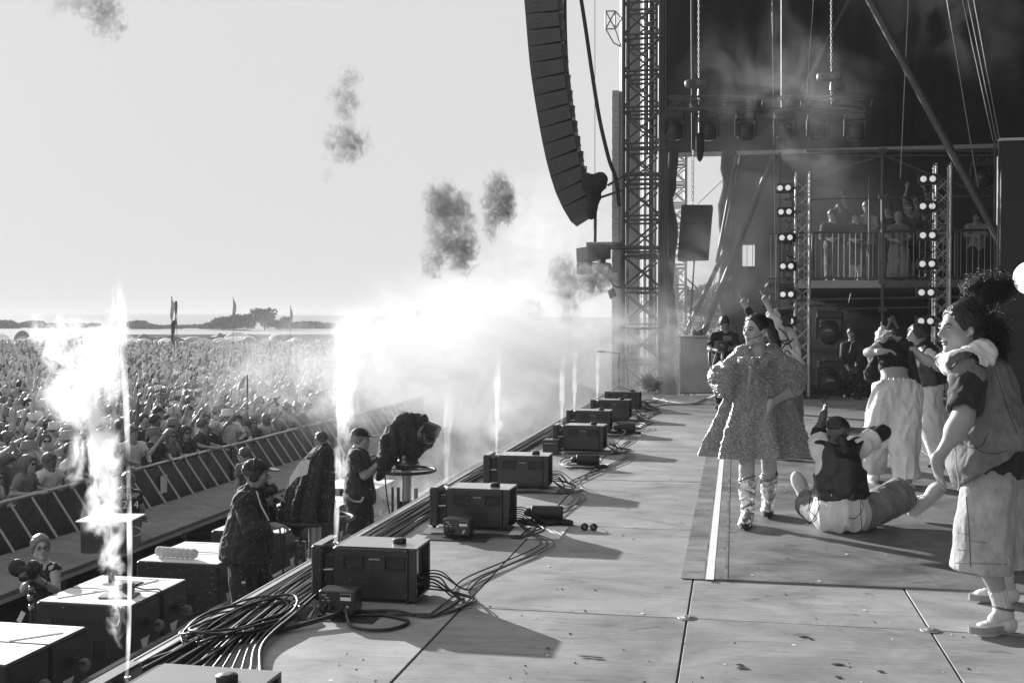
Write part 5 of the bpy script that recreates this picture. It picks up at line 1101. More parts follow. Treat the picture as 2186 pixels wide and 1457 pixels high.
def glasses(J, t, B, hs, v=.03):
    f, u, s = frame3(J['hf'], J['hu']); c = J['head']; m = MB()
    for k in (-1, 1):
        a = np.linspace(0, 6.283, 14); m.tube(np.array([c+hs*(s*(k*.031+.023*math.cos(q))+f*.102+u*(-.004+.017*math.sin(q)))-B for q in a]), .003, 5); m.tube([c+hs*(k*.054*s+.098*f)-B, c+hs*(k*.080*s-.0*f)-B], .003, 5)
    m.tube([c+hs*(-.008*s+.106*f)-B, c+hs*(.008*s+.106*f)-B], .003, 5); stuff(m.build('glasses', cloth(v, 'plain', .3), t))
# ---- dancer sitting on the floor with his back to the camera
D = 8.35
spec = dict(head=(1787, 922, .06), neck=(1790, 962, .0), pel=(1797, 1100, 0), sl=(1752, 962, .02), sr=(1832, 956, .02), el=(1748, 925, .22), wl=(1757, 890, .25), er=(1884, 922, .10), wr=(1815, 920, .14),
            hl=(1775, 1106, .02), hr=(1822, 1106, .02), kl=(1728, 1072, .40), kr=(1925, 1055, .28), al=(1716, 1070, .72), ar=(1948, 1072, .42), tl=(1699, 1018, .82), tr=(1998, 1036, .50))
t, B, J = figure('dancer with braided hair sitting back turned in a black leather vest over white tee', D, spec, FWD-.1*RGT, UP-.25*FWD, .12, .0075, None, None, None, None, hs=1.0, face=False, b=1.0,
                 hands=dict(l=(UP*.8+RGT*.2, -RGT, .5, 1), r=(-RGT, -UP, .5, 1)))
fld_obj(shirt(J, .0085, .016, 1.04, 1., .62, -.10, .045, .07, sl_w=.03), 'white_tee', cloth(.72), t, B, .010, 13, 4, fm=V(1, 1, .3))
F = Fld(J['sl']-.35, J['sl']+.35, .008)
for k in ('l', 'r'):
    F = Fld(np.minimum(J['s'+k], J['e'+k])-.15, np.maximum(J['s'+k], J['e'+k])+.15, .008); s_, e = J['s'+k], J['e'+k]; F.cap(s_+(e-s_)*.3, e, .060, .056, .02, flat0=True); F.cap(e, e+(J['w'+k]-e)*.22, .055, .05, .02, flat=True); fld_obj(F, 'black_sleeve', cloth(.016), t, B, .004, 20, 3)
F = shirt(J, .0075, .032, 1.05, 1.04, 0, .135, .035, .07, hip=1.05)
for k, sg in (('l', -1), ('r', 1)): F.ell(J['s'+k]-RGT*.0+sg*RGT*.045-V(0, 0, .06), V(.062, .14, .12), None, .012, True)
vst = fld_obj(F, 'leather_vest', cloth(.022, 'leather'), t, B, .007, 12, 6)
F = legs_f(J, .0085, (.105, .12, .115), 1.0, -.02, 1.0, .05); K = J['kr']; F.cap(J['hr'], K, .125, .128, .03, flat=True); fld_obj(F, 'denim_shorts', cloth(.22, 'denim'), t, B, .007, 11, 4, fine=.0015)
F = Fld(np.minimum(J['kr'], J['ar'])-.2, np.maximum(J['kr'], J['ar'])+.2, .008); F.cap(J['kr']*.9+J['hr']*.1, J['kr']*.25+J['ar']*.75, .075, .062, .02, flat=True); fld_obj(F, 'black_knee_sleeve', cloth(.02), t, B, .004, 26, 3)
for k, up in (('l', nrm(-RGT*.55-FWD*.75+UP*.1)), ('r', nrm(-RGT*.55+UP*.8))):
    a, tt = J['a'+k], J['t'+k]; F = Fld(np.minimum(a, tt)-.17, np.maximum(a, tt)+.17, .0075); shoe(F, a, tt, 1.15, up); s_ = fld_obj(F, 'canvas_shoe', cloth(.62, 'shoe'), t, B, .001, 40, 3); sole(a-B, tt-B, up, .056, .036).build('shoe_sole', cloth(.5, 'shoe'), s_)
    d = nrm(tt-a); x3 = np.cross(d, up)
    for i in range(5): p0 = a+d*(.05+.026*i)+up*(.016-.010*i); MB().tube([p0+x3*.028-B, p0+up*.010-B, p0-x3*.028-B], .0035, 5).build('shoe_lace', cloth(.5), s_)
f, u, s = frame3(J['hf'], J['hu']); c = J['head']
F = Fld(c-.26, c+.26, .0065); R = np.stack([s, f, u], 1)
for i in range(9):
    a = (i-4)*.30; P = []
    for q in np.linspace(.25, 1, 9): th = math.pi*(1-q)+.0; al = a*math.sin(math.pi*min(1, .15+.85*(q if q < .55 else 1.1-q))); d = f*(-math.cos(th*1.0)*-1)*0-0*u; P.append(c+R@(V(.085, .105, .098)*V(math.sin(al)*math.sin(math.pi*q*.86), math.cos(math.pi*q*.86)*1.0, math.cos(al)*math.sin(math.pi*q*.86)))+.012*u)
    for j in range(8): F.cap(P[j], P[j+1], .0135, .0125, .004)
F.ell(c-.012*f+.02*u, V(.070, .090, .084), R, .004)
F.ell(c-.03*f-.075*u, V(.062, .064, .055), R, .02); pt = c-.10*f-.045*u; F.cap(pt, pt-.03*f-.10*u, .035, .045, .02)
for i in range(5): F.cap(pt-.03*f-.08*u+s*(i-2)*.018, pt-.04*f-.21*u+s*(i-2)*.030, .014, .010, .004)
fld_obj(F, 'braided_hair', cloth(.018, 'hair'), t, B, .001, 60, 4)
for pts in ([(1735, 1042), (1727, 1085), (1743, 1105), (1724, 1120)], [(1745, 1048), (1748, 1085), (1735, 1108), (1726, 1116)], [(1838, 1062), (1842, 1085), (1826, 1105), (1812, 1104)], [(1836, 1062), (1838, 1100), (1840, 1135)]): MB().tube(spline([atd(x, y, D-.235)-B for x, y in pts], 16), .003, 5).build('vest_lace', cloth(.02), vst)
# ---- dancer bent backwards, hair flung
D = 10.7
spec = dict(head=(1885, 722, .30), neck=(1903, 738, .16), pel=(1913, 826, 0), sl=(1874, 744, .06), sr=(1940, 742, .08), el=(1853, 752, -.16), wl=(1880, 750, -.30), er=(1975, 768, .0), wr=(2003, 780, -.05),
            hl=(1893, 838), hr=(1935, 838), kl=(1872, 930, .05), kr=(1931, 950, -.1), al=(1858, 1005, .25), ar=(1936, 1026, -.12), tl=(1868, 1018, .05), tr=(1944, 1040, -.38))
t, B, J = figure('dancer arched backwards with blond hair flung up, black crop top and loose white trousers', D, spec, UP*.8+FWD*.5-.2*RGT, FWD*.9-UP*.2, .42, .0085, None, None, .55, None, face=False, sx=.88, hands=dict(l=(RGT*.9+UP*.1, -UP, .45, 1), r=(RGT*.9-UP*.2, -FWD, .3, 1)))
F = shirt(J, .008, .012, .98, .90, .0, .17, .0, .0); fld_obj(F, 'black_crop_top', cloth(.014), t, B, .004, 16, 4)
F = legs_f(J, .009, (.125, .125, .128), 1.93, .03, 1.0, .06); F.cap(J['hl'], J['kl'], .14, .125, .04); F.cap(J['hr'], J['kr'], .14, .122, .04); u_, x_, fw_ = torso_axes(J); F.ell(J['pel']-u_*.02, V(.195, .15, .07), np.stack([x_, fw_, u_], 1), .03); F.plane(J['pel']+u_*.035, u_); fld_obj(F, 'white_trousers', cloth(.72), t, B, .013, 15, 6, fine=.0025, fm=V(1, 1, .28))
rg = np.random.default_rng(3); wst = MB()
for i in range(26): a_ = 2*math.pi*i/26; e = x_*math.cos(a_)*.188+fw_*math.sin(a_)*.148; wst.tube([J['pel']+e*.97+u_*.045-B, J['pel']+e*1.0+u_*.03-B, J['pel']+e*1.02-u_*.03-B], [.008, .010, .004], 5)
stuff(wst.build('gathered_waist', cloth(.72), t))
def rt(g): d = nrm(g.standard_normal(3)+V(0, 0, .6)); return J['head']+.075*d, nrm(d+UP*.6)
def hb(pts, r, n=6): 
    for k in range(n):
        P = [atd(x+rg.normal(0, 2.2), y+rg.normal(0, 2.0), D+.12+rg.normal(0, .05))-B for x, y in pts]; blond.tube(spline(P, 16), np.linspace(r, r*.4, len(spline(P, 16))), 5, False)
blond = MB()
for pts in ([(1866, 752), (1868, 735), (1882, 722), (1890, 704)], [(1868, 750), (1876, 728), (1890, 712), (1902, 708)], [(1872, 748), (1880, 726), (1898, 718), (1912, 722)], [(1875, 742), (1890, 722), (1905, 716), (1918, 726), (1921, 719)], [(1858, 772), (1856, 752), (1866, 738), (1880, 716)], [(1880, 735), (1893, 720), (1886, 708)]): hb(pts, .008, 7)
blond.build('blond_hair', cloth(.5, 'hair'), t)['kind'] = 'stuff'
jk = loft([(atd((a+b_)/2, y, D+.02), RGT, FWD, (b_-a)/2*D/FPX, .16, .04) for y, a, b_ in ((742, 1866, 1946), (770, 1860, 1950), (792, 1850, 1957), (815, 1848, 1964), (822, 1850, 1964))], 120, 'open_jacket', cloth(.02), t, B, 5, .05, 8, .004)
F = Fld(atd(1860, 795, D)-.3, atd(1860, 795, D)+.3, .009); F.cap(atd(1868, 768, D-.1), atd(1858, 798, D-.12), .035, .06, .02); F.ell(atd(1862, 800, D-.12), V(.075, .04, .07), None, .02); fld_obj(F, 'jacket_flap', cloth(.02), t, B, .005, 20, 3)
bpy.data.objects.remove(jk)
F = Fld(atd(1955, 790, D)-.35, atd(1955, 790, D)+.35, .009); F.cap(atd(1944, 755, D-.02), atd(1957, 826, D-.03), .03, .045, .02); fld_obj(F, 'jacket_flap', cloth(.02), t, B, .005, 20, 3)
# ---- dancer in profile with the dark vest
D = 12.0
spec = dict(head=(1957, 716), neck=(1972, 743, .02), pel=(1986, 826, 0), sl=(1980, 752, -.16), sr=(1968, 750, .18), el=(2004, 785, -.22), wl=(1990, 772, -.30), er=(1935, 742, .2), wr=(1912, 740, .15), hl=(1980, 832, -.06), hr=(1985, 832, .08), kl=(1986, 905, -.12), kr=(2000, 900, .15), al=(2012, 978, -.05), ar=(2022, 962, .3), tl=(1992, 990, -.08), tr=(2004, 980, .28))
t, B, J = figure('dancer in profile with short dark hair, dark vest over a white shirt and pale trousers', D, spec, -RGT-.15*FWD, UP, .36, .0095, dict(v=.7, t=.012, sleeve=.75, hem=-.02, sl_w=.026, folds=.008), dict(v=.68, r=(.115, .115, .115), frac=1.9), .03, dict(v=.04, t=.016, front=.075, low=-.03), mouth=1.)
F = shirt(J, .0095, .034, 1.05, 1.04, 0, .02, .02, .08)
for k, sg in (('l', -1), ('r', 1)): F.ell(J['s'+k]+FWD*.04*(sg)+V(0, 0, -.05), V(.06, .07, .10), None, .012, True)
fld_obj(F, 'dark_vest', cloth(.03, 'leather'), t, B, .004, 14, 4)
# ---- dancer pointing up behind the singer
D = 12.6
spec = dict(head=(1664, 682), neck=(1674, 706, .02), pel=(1684, 792, 0), sl=(1664, 718, -.16), sr=(1674, 716, .18), el=(1652, 682, -.2), wl=(1640, 650, -.25), er=(1612, 690, .2), wr=(1594, 656, .2), hl=(1678, 800, -.06), hr=(1688, 800, .08), kl=(1680, 878, -.02), kr=(1692, 878, .1), al=(1680, 958, 0), ar=(1698, 955, .2), tl=(1668, 970, -.05), tr=(1686, 968, .2))
t, B, J = figure('dancer in pale patterned shirt and dark beret pointing up behind the singer', D, spec, -RGT+.05*FWD, UP, .36, .0095, dict(v=.6, t=.022, sleeve=1.5, hem=-.03, wide=.03, sl_w=.03, folds=.011), dict(v=.1, r=(.115, .115, .115), frac=1.9), .05, dict(v=.04, t=.012, low=-.10), hands=dict(l=(UP*.85-RGT*.5, -FWD, .9, 1), r=(UP*.85-RGT*.5, -FWD, .9, 1)))
for k in ('l', 'r'):
    F = Fld(J['w'+k]-.25, J['w'+k]+.25, .008); d = nrm(UP*.85-RGT*.5); F.cap(J['w'+k]+d*.08, J['w'+k]+d*.175, .012, .010, .01); fld_obj(F, 'pointing_finger', skin(.36), t, B)
f, u, s = frame3(J['hf'], J['hu']); c = J['head']; F = Fld(c-.25, c+.25, .008); F.ell(c-.02*f+.075*u, V(.115, .135, .055), np.stack([s, f, u], 1), .02); F.cap(c-.05*f-.02*u, c-.075*f-.09*u, .06, .05, .03); fld_obj(F, 'dark_beret', cloth(.025), t, B, .004, 24, 3)
m = MB(); u_, x_, fw_ = torso_axes(J)
for pts in ([(1652, 712), (1664, 726), (1680, 735), (1694, 722)], [(1650, 724), (1664, 728), (1682, 726)], [(1668, 745), (1682, 732), (1690, 745)], [(1662, 700), (1676, 712), (1686, 730)], [(1672, 760), (1678, 748), (1690, 756)]): m.tube(spline([atd(x, y, D-.25)-B for x, y in pts], 14), .008, 5)
stuff(m.build('shirt_pattern', cloth(.03), t)); F = Fld(J['wr']-.25, J['wr']+.25, .008); F.cap(J['wr']*.85+J['er']*.15, J['wr']*.45+J['er']*.55, .043, .048, .01); fld_obj(F, 'black_wrist_guard', cloth(.02), t, B)
# ---- steadicam operator far down the stage
D = 19.9
spec = dict(head=(1546, 690), neck=(1547, 708, .04), pel=(1546, 778, .02), sl=(1568, 718, 0), sr=(1524, 718, 0), el=(1574, 744, -.1), wl=(1560, 742, -.34), er=(1514, 745, -.1), wr=(1532, 748, -.34), hl=(1554, 784), hr=(1538, 784), kl=(1552, 826), kr=(1541, 826), al=(1556, 862), ar=(1536, 862), tl=(1558, 868, -.2), tr=(1532, 868, -.2))
t, B, J = figure('steadicam operator in black bending over his camera rig on the far stage', D, spec, -FWD-UP*.8, UP, .3, .014, dict(v=.02, t=.022, sleeve=.8, hem=-.03, wide=.03), dict(v=.022, r=(.10, .09, .085), frac=1.95), .04, dict(v=.02, t=.016, front=.08))
cm = thing('stabilised_camera', 'stabilised video camera rig held by the operator on the far stage', 'camera', tuple(atd(1543, 738, D-.42))); MB().bbox((0, 0, 0), (.18, .26, .17), .015).build('camera_body', M['rub'], cm); MB().lathe((0, -.13, 0), [(.05, 0), (.055, .12), (.045, .13), (0, .12)], 14, V(0, -1, 0)).build('lens', M['glass'], cm); MB().bbox((.08, 0, .13), (.14, .03, .09), .008).build('monitor', M['step'], cm); MB().tube([(0, 0, -.08), (-.03, 0, -.55)], .022, 8).build('post', M['steel'], cm); MB().tube(spline([(-.02, 0, -.3), (-.2, .1, -.35), (-.22, .25, -.1), (-.05, .33, -.2)], 14), .025, 7).build('spring_arm', M['dsteel'], cm); MB().tube(spline([(-.1, 0, -.1), (-.2, -.05, -.5), (-.13, -.05, -.8), (-.08, 0, -1.0)], 16), .012, 6).build('lead', M['cable'], cm); MB().bbox((-.1, .03, .02), (.08, .1, .12), .01).build('battery', M['step'], cm)
# ---- crew in the pit
PZ = -1.40
D = 9.6
spec = dict(head=(548, 1012), neck=(536, 1052, .04), pel=(528, 1180, 0), sl=(540, 1068, .20), sr=(522, 1072, -.20), el=(572, 1110, .22), wl=(574, 1062, .02), er=(538, 1130, -.26), wr=(585, 1122, -.18), hl=(535, 1190, .09), hr=(520, 1190, -.09), kl=(562, 1268, .1), kr=(520, 1275, -.1), al=(555, 1385, .1), ar=(512, 1390, -.1), tl=(580, 1398, .1), tr=(538, 1404, -.1))
t, B, J = figure('stout bearded camera operator in black with cap and headphones', D, spec, RGT+.05*FWD, UP-.05*RGT, .28, .009, dict(v=.028, t=.024, sleeve=1.75, hem=-.06, wide=.05, folds=.009, name='black_jacket'), dict(v=.022, r=(.13, .11, .10), frac=1.95), .03, dict(v=.03, t=.008, front=.06, low=-.03), None, 1.22, 1.05, hs=1.06, ground=PZ, hands=dict(l=(UP*.6+RGT*.7, -RGT, 1.0, 1), r=(RGT, -UP, .8, 1)))
cap_hat(J, t, B, 1.06, .02, .009); headphones(J, t, B, 1.08)
f, u, s = frame3(J['hf'], J['hu']); c = J['head']; F = Fld(c-.2, c+.2, .007); F.ell(c+.05*f-.10*u, V(.05, .05, .045), None, .02); F.ell(c+.015*f-.08*u, V(.066, .06, .05), None, .03); F.ell(c+.10*f-.052*u, V(.03, .03, .018), None, .006, True); fld_obj(F, 'beard', cloth(.05, 'hair'), t, B, .004, 60, 3)
MB().tube(spline([atd(x, y, D+d)-B for x, y, d in ((548, 1048, -.12), (556, 1075, -.20), (566, 1095, -.22), (574, 1110, -.22))], 14), .008, 5).build('lanyard', cloth(.6), t)
MB().box(atd(520, 1242, D-.26)-B, (.03, .01, .014)).build('pocket_print', M['letter'], t)
gr = thing('zoom_control', 'black camera zoom grip in the stout operators raised hand', 'camera control', tuple(atd(577, 1046, D-.02))); MB().lathe((0, 0, 0), [(.03, -.06), (.045, -.05), (.048, .03), (.04, .055), (.0, .06)], 14, V(.8, 0, .5)).build('grip_body', M['rub'], gr); MB().tube([(0, 0, -.02), (.2, .1, -.16), (.3, .1, -.2)], .014, 7).build('pan_bar', M['steel'], gr)
D = 13.0
spec = dict(head=(770, 937), neck=(764, 960, .03), pel=(768, 1062, 0), sl=(772, 972, .2), sr=(760, 974, -.2), el=(790, 1010, .2), wl=(808, 985, .05), er=(778, 1015, -.2), wr=(806, 992, -.12), hl=(772, 1070, .1), hr=(766, 1070, -.1), kl=(776, 1130, .1), kr=(764, 1130, -.1), al=(772, 1195, .1), ar=(760, 1195, -.1), tl=(795, 1205, .1), tr=(785, 1206, -.1))
t, B, J = figure('camera operator in dark polo, cap and shorts beside the white smoke', D, spec, RGT-.1*FWD, UP, .36, .011, dict(v=.03, t=.02, sleeve=.75, hem=-.08, wide=.03, sl_w=.026), dict(v=.025, r=(.125, .12, .12), frac=1.12, name='shorts'), .04, dict(v=.2, t=.008, front=.06, low=-.05), None, 1.12, 1.02, hs=1.05, ground=PZ)
cap_hat(J, t, B, 1.05, .02, .009)
D = 11.3
spec = dict(head=(87, 1168), neck=(92, 1203, .03), pel=(100, 1330, .1), sl=(117, 1214, .0), sr=(68, 1216, .0), el=(120, 1258, -.1), wl=(88, 1240, -.36), er=(52, 1258, -.1), wr=(66, 1235, -.34), hl=(110, 1340, .1), hr=(92, 1340, .1), kl=(115, 1400, .0), kr=(90, 1400, 0), al=(115, 1470, .2), ar=(88, 1470, .2), tl=(118, 1480, 0), tr=(80, 1480, 0))
t, B, J = figure('woman with glasses and fair tied hair in a dark tank top with film camera', D, spec, -FWD*.75+RGT*.5+UP*.1, UP, .45, .009, dict(v=.018, t=.010, sleeve=0, hem=-.05, neck=.085, name='tank_top'), dict(v=.03, r=(.10, .09, .08), frac=1.95), None, dict(v=.2, t=.018, front=.085, low=-.05), ground=GZ, sx=.88, hs=1.02)
glasses(J, t, B, 1.02); f, u, s = frame3(J['hf'], J['hu']); F = Fld(J['head']-.3, J['head']+.3, .008); F.ell(J['head']-.10*f+.07*u, V(.05, .05, .05), None, .02); fld_obj(F, 'hair_bun', cloth(.2, 'hair'), t, B, .006, 40, 3)
cm = thing('film_camera', 'black film camera with twin round magazines on a stand in front of the woman', 'camera', tuple(atd(66, 1218, D-.45))); ZC = cm.location[2]-GZ
MB().bbox((0, 0, 0), (.14, .2, .13), .012).build('camera_body', M['rub'], cm)
for (x, z, r) in ((-.10, .04, .085), (.07, .05, .07)): MB().lathe((x, -.06, z), [(r*.6, -.02), (r, -.015), (r, .015), (r*.6, .02)], 18, V(.2, -1, 0)).build('magazine', M['rub'], cm)
MB().lathe((.02, -.1, -.02), [(.04, 0), (.045, .09), (0, .085)], 14, V(.3, -1, 0)).build('lens', M['glass'], cm)
MB().tube([(0, 0, -.06), (0, 0, -ZC+.5)], .02, 8).build('post', M['rub'], cm)
for a in (.4, 2.5, 4.6): MB().tube([(0, 0, -ZC+.55), (.4*math.cos(a), .4*math.sin(a), -ZC+.02)], .014, 6).build('leg', M['rub'], cm)
for k in range(4): MB().lathe((.01*(k % 2), -.015, -.1-.09*k), [(.024, 0), (.03, .02), (.024, .05)], 10).build('clamp_knob', M['steel'], cm)
MB().tube(spline([(.05, 0, 0), (.18, -.05, -.02), (.2, -.05, -.1), (.06, -.03, -.16)], 14), .006, 6).build('lead', M['cable'], cm); MB().box((-.04, -.1, -.42), (.05, .006, .11), ry3(.5)).build('paper_tag', M['paper'], cm)
D = 15.6
spec = dict(head=(272, 1026), neck=(268, 1045, -.02), pel=(272, 1120, 0), sl=(252, 1054, .02), sr=(292, 1056, .0), el=(246, 1082, .1), wl=(250, 1104, .2), er=(302, 1080, .05), wr=(306, 1100, .15), hl=(264, 1126), hr=(280, 1126), kl=(264, 1175), kr=(280, 1175), al=(264, 1228), ar=(280, 1228), tl=(258, 1232, .2), tr=(284, 1232, .2))
t, B, J = figure('security guard in a dark printed shirt seen from behind beside the flame column', D, spec, FWD*.6-RGT*.8, UP, .35, .012, dict(v=.025, t=.02, sleeve=.7, hem=-.05, wide=.02, sl_w=.025), dict(v=.025, r=(.11, .10, .09), frac=1.95), .03, dict(v=.12, t=.014), ground=GZ)
for s_, z, sz in (('214', 1077, .15), ('SPECIALIZED', 1055, .05), ('SECURITY', 1061, .05)):
    p0 = atd(279 if s_ == '214' else 275, z, D-.22)-B; lettering(s_, sz, M['letter'], t, p0, (math.pi/2, 0, YAW+.05))
for (D, hx, hy, l, sk, sh, glas) in [(19.0, 521, 970, 'guard with glasses in a grey tee in the pit, turned to the crowd', .35, .12, True), (18.6, 684, 937, 'guard with glasses in black in the pit beside the closer covered camera', .33, .03, True)]:
    k = 19/D; spec = dict(head=(hx, hy), neck=(hx+4, hy+20, .02), pel=(hx+4, hy+88, 0), sl=(hx-8, hy+28, -.16), sr=(hx+10, hy+28, .16), el=(hx-14, hy+58, -.18), wl=(hx-18, hy+78, -.2), er=(hx+14, hy+58, .18), wr=(hx+8, hy+80, .2), hl=(hx+2, hy+94, -.08), hr=(hx+8, hy+94, .08), kl=(hx, hy+140, -.08), kr=(hx+8, hy+140, .08), al=(hx+2, hy+184, -.08), ar=(hx+10, hy+184, .08), tl=(hx-16, hy+190, -.08), tr=(hx-8, hy+190, .1))
    t, B, J = figure(l, D, spec, -RGT-.2*FWD, UP, sk, .013, dict(v=sh, t=.018, sleeve=.75, hem=-.04, sl_w=.025), dict(v=.03, r=(.10, .09, .085), frac=1.95), .03, dict(v=.06, t=.014, front=.08), ground=GZ); glasses(J, t, B, 1.)
# ---- cameras under rain covers on pedestals
def covered_camera(label, D, sx_, base_xy, top_pts, ringy, seed, wide, rows=None):
    t = thing('covered_camera', label, 'video camera', (*atd(base_xy[0], base_xy[1], D)[:2], PZ)); B = np.array(t.location)
    if rows:
        for nm_, rw, nf, am in rows:
            yy = np.linspace(rw[0][0], rw[-1][0], 60); g_ = lambda k: np.interp(yy, [r[0] for r in rw], [r[k] for r in rw]); xa, xb, dp = g_(1), g_(2), g_(3); q = np.linspace(0, 1, 60)
            loft([(atd((xa[i]+xb[i])/2, yy[i], D+.0), RGT, FWD, (xb[i]-xa[i])/2*D/FPX, dp[i], am*(.25+.9*q[i])) for i in range(60)], 160, nm_, cloth(.026), t, B, nf, .05, seed, .006)
    else:
        F = Fld(np.min([atd(x, y, D+d) for x, y, d, r in top_pts], 0)-.3, np.max([atd(x, y, D+d) for x, y, d, r in top_pts], 0)+.3, .011)
        for (a, b_) in wide: F.cap(atd(*top_pts[a][:2], D+top_pts[a][2]), atd(*top_pts[b_][:2], D+top_pts[b_][2]), top_pts[a][3], top_pts[b_][3], .05)
        fld_obj(F, 'rain_cover', cloth(.026), t, B, .022, 8, seed, fine=.004, fm=V(1, 1, .45))
    c = atd(base_xy[0], ringy, D)-B
    MB().tube([(c[0], c[1], .0), (c[0], c[1], c[2]-.35)], .085, 14).build('column_base', M['blackbox'], t); MB().tube([(c[0], c[1], c[2]-.36), (c[0], c[1], c[2]+.1)], .055, 14).build('column', M['steel'], t)
    for (dx, r) in ((-.17, .016), (-.10, .02), (.11, .025)): MB().tube([(c[0]+dx, c[1], .05), (c[0]+dx, c[1], c[2]-.2)], r, 8).build('side_tube', M['steel' if dx > 0 else 'dsteel'], t)
    MB().lathe((c[0], c[1], 0), [(.30, .02), (.30, .10), (.12, .14)], 16).build('base', M['blackbox'], t)
    an = np.linspace(0, 2*math.pi, 40); MB().tube(np.stack([c[0]+.33*np.cos(an), c[1]+.33*np.sin(an), c[2]+0*an], 1), .018, 8).build('steering_ring', M['rub'], t)
    for q in (0.5, 2.6, 4.7): MB().tube([c, c+V(.33*math.cos(q), .33*math.sin(q), 0)], .012, 6).build('ring_spoke', M['steel'], t)
    MB().lathe(c+V(0, 0, .02), [(.13, 0), (.15, .04), (.15, .07), (.09, .11), (.09, .18), (.11, .2), (.11, .24)], 20).build('pan_head', M['blackbox'], t)
    for k in range(3): MB().lathe(c+V(0, -.1, .06+.05*k), [(.02, 0), (.03, .01), (.02, .03)], 10, V(0, -1, 0)).build('lock_knob', M['steel'], t)
    return t, B, c
t, B, c = covered_camera('camera under a dark rain cover beside the stout operator', 9.75, 0, (672, 1240), [(690, 962, .0, .07), (648, 1000, .0, .12), (700, 1010, .0, .15), (625, 1075, -.05, .13), (690, 1085, .0, .17), (610, 1110, -.1, .08), (640, 1128, -.1, .06), (712, 985, .0, .10), (720, 1085, .0, .10)], 1106, 3, [(0, 1), (0, 2), (1, 3), (2, 4), (1, 2), (3, 5), (5, 6), (4, 3), (0, 7), (7, 8), (8, 4), (2, 8)], [('rain_cover', [(948, 684, 703, .05), (953, 676, 708, .10), (965, 660, 712, .16), (985, 645, 714, .20), (1010, 630, 714, .24), (1040, 616, 713, .27), (1070, 606, 713, .29), (1095, 601, 715, .30), (1110, 603, 716, .29)], 9, .09), ('cover_tail', [(1080, 592, 655, .12), (1110, 600, 658, .12), (1128, 622, 652, .08), (1144, 630, 642, .03)], 5, .06)])
MB().add([atd(x, y, D)-B for x, y, D in ((640, 985, 9.46), (662, 980, 9.46), (656, 1012, 9.42), (634, 1018, 9.42), (616, 1040, 9.45), (618, 1020, 9.46))], [(0, 1, 2, 3), (3, 4, 5, 0)]).build('pale_lining', cloth(.6), t)
MB().tube(spline([atd(x, y, 9.5)-B for x, y in ((596, 1112), (600, 1160), (606, 1240), (608, 1290))], 14), .008, 6).build('lead', M['cable'], t)
t, B, c = covered_camera('second camera under a dark cover, lens hood up, before the white smoke', 13.0, 0, (868, 1060), [(892, 902, .0, .10), (858, 905, .0, .11), (838, 940, -.05, .13), (822, 985, -.1, .10), (812, 1015, -.1, .05), (880, 940, .0, .16), (905, 935, .0, .12), (870, 985, 0, .10)], 1003, 6, [(0, 1), (1, 2), (2, 3), (3, 4), (0, 5), (5, 6), (1, 5), (2, 5), (5, 7)])
q = atd(918, 918, 12.95)-B; MB().bbox(q, (.20, .20, .16), .02, ry3(.35)).build('lens_hood', M['rub'], t); MB().lathe(atd(902, 930, 12.95)-B, [(.12, -.02), (.13, .10), (.10, .12), (0, .10)], 18, V(.8, -.6, .1)).build('lens', M['glass'], t); MB().tube(spline([atd(x, y, 12.6)-B for x, y in ((822, 1015), (826, 1060), (832, 1098))], 12), .008, 6).build('lead', M['cable'], t)
MB().tube(spline([atd(x, y, 12.7)-B for x, y in ((742, 1058), (752, 1068), (770, 1070), (776, 1060))], 12), .014, 6).build('pan_bar', M['steel'], t)
# ---- guests on the platform, dimly seen
gl = [(1776, 459, 'woman smiling at the end of the guest railing in a dark top', .36, .03, .05), (1792, 446, 'tall man in a dark shirt among the guests behind the smiling woman', .33, .03, .03), (1826, 462, 'woman in a dark jacket over a pale top leaning on the guest railing', .38, .03, .04), (1850, 442, 'man in a cap and a long pale open shirt on the guest platform', .28, .42, .03), (1895, 446, 'man in a cap and dark printed tee on the guest platform', .35, .03, .04), (1918, 464, 'woman with long fair hair and long pale skirt on the guest platform', .4, .2, .4),
      (1942, 446, 'man in a pale cap and grey tee holding a cup on the platform', .36, .13, .1), (1975, 455, 'woman in dark partly behind the lamp tower, on the platform', .33, .03, .04), (2014, 452, 'man behind the second lamp tower leaning over the railing', .33, .04, .03), (2084, 462, 'man with glasses in a pale tee leaning on the railing near the black flat', .35, .4, .03), (1802, 420, 'guest far back in the dark platform corner', .3, .03, .03), (1955, 424, 'guest with both arms raised behind the platform railing', .34, .25, .04)]
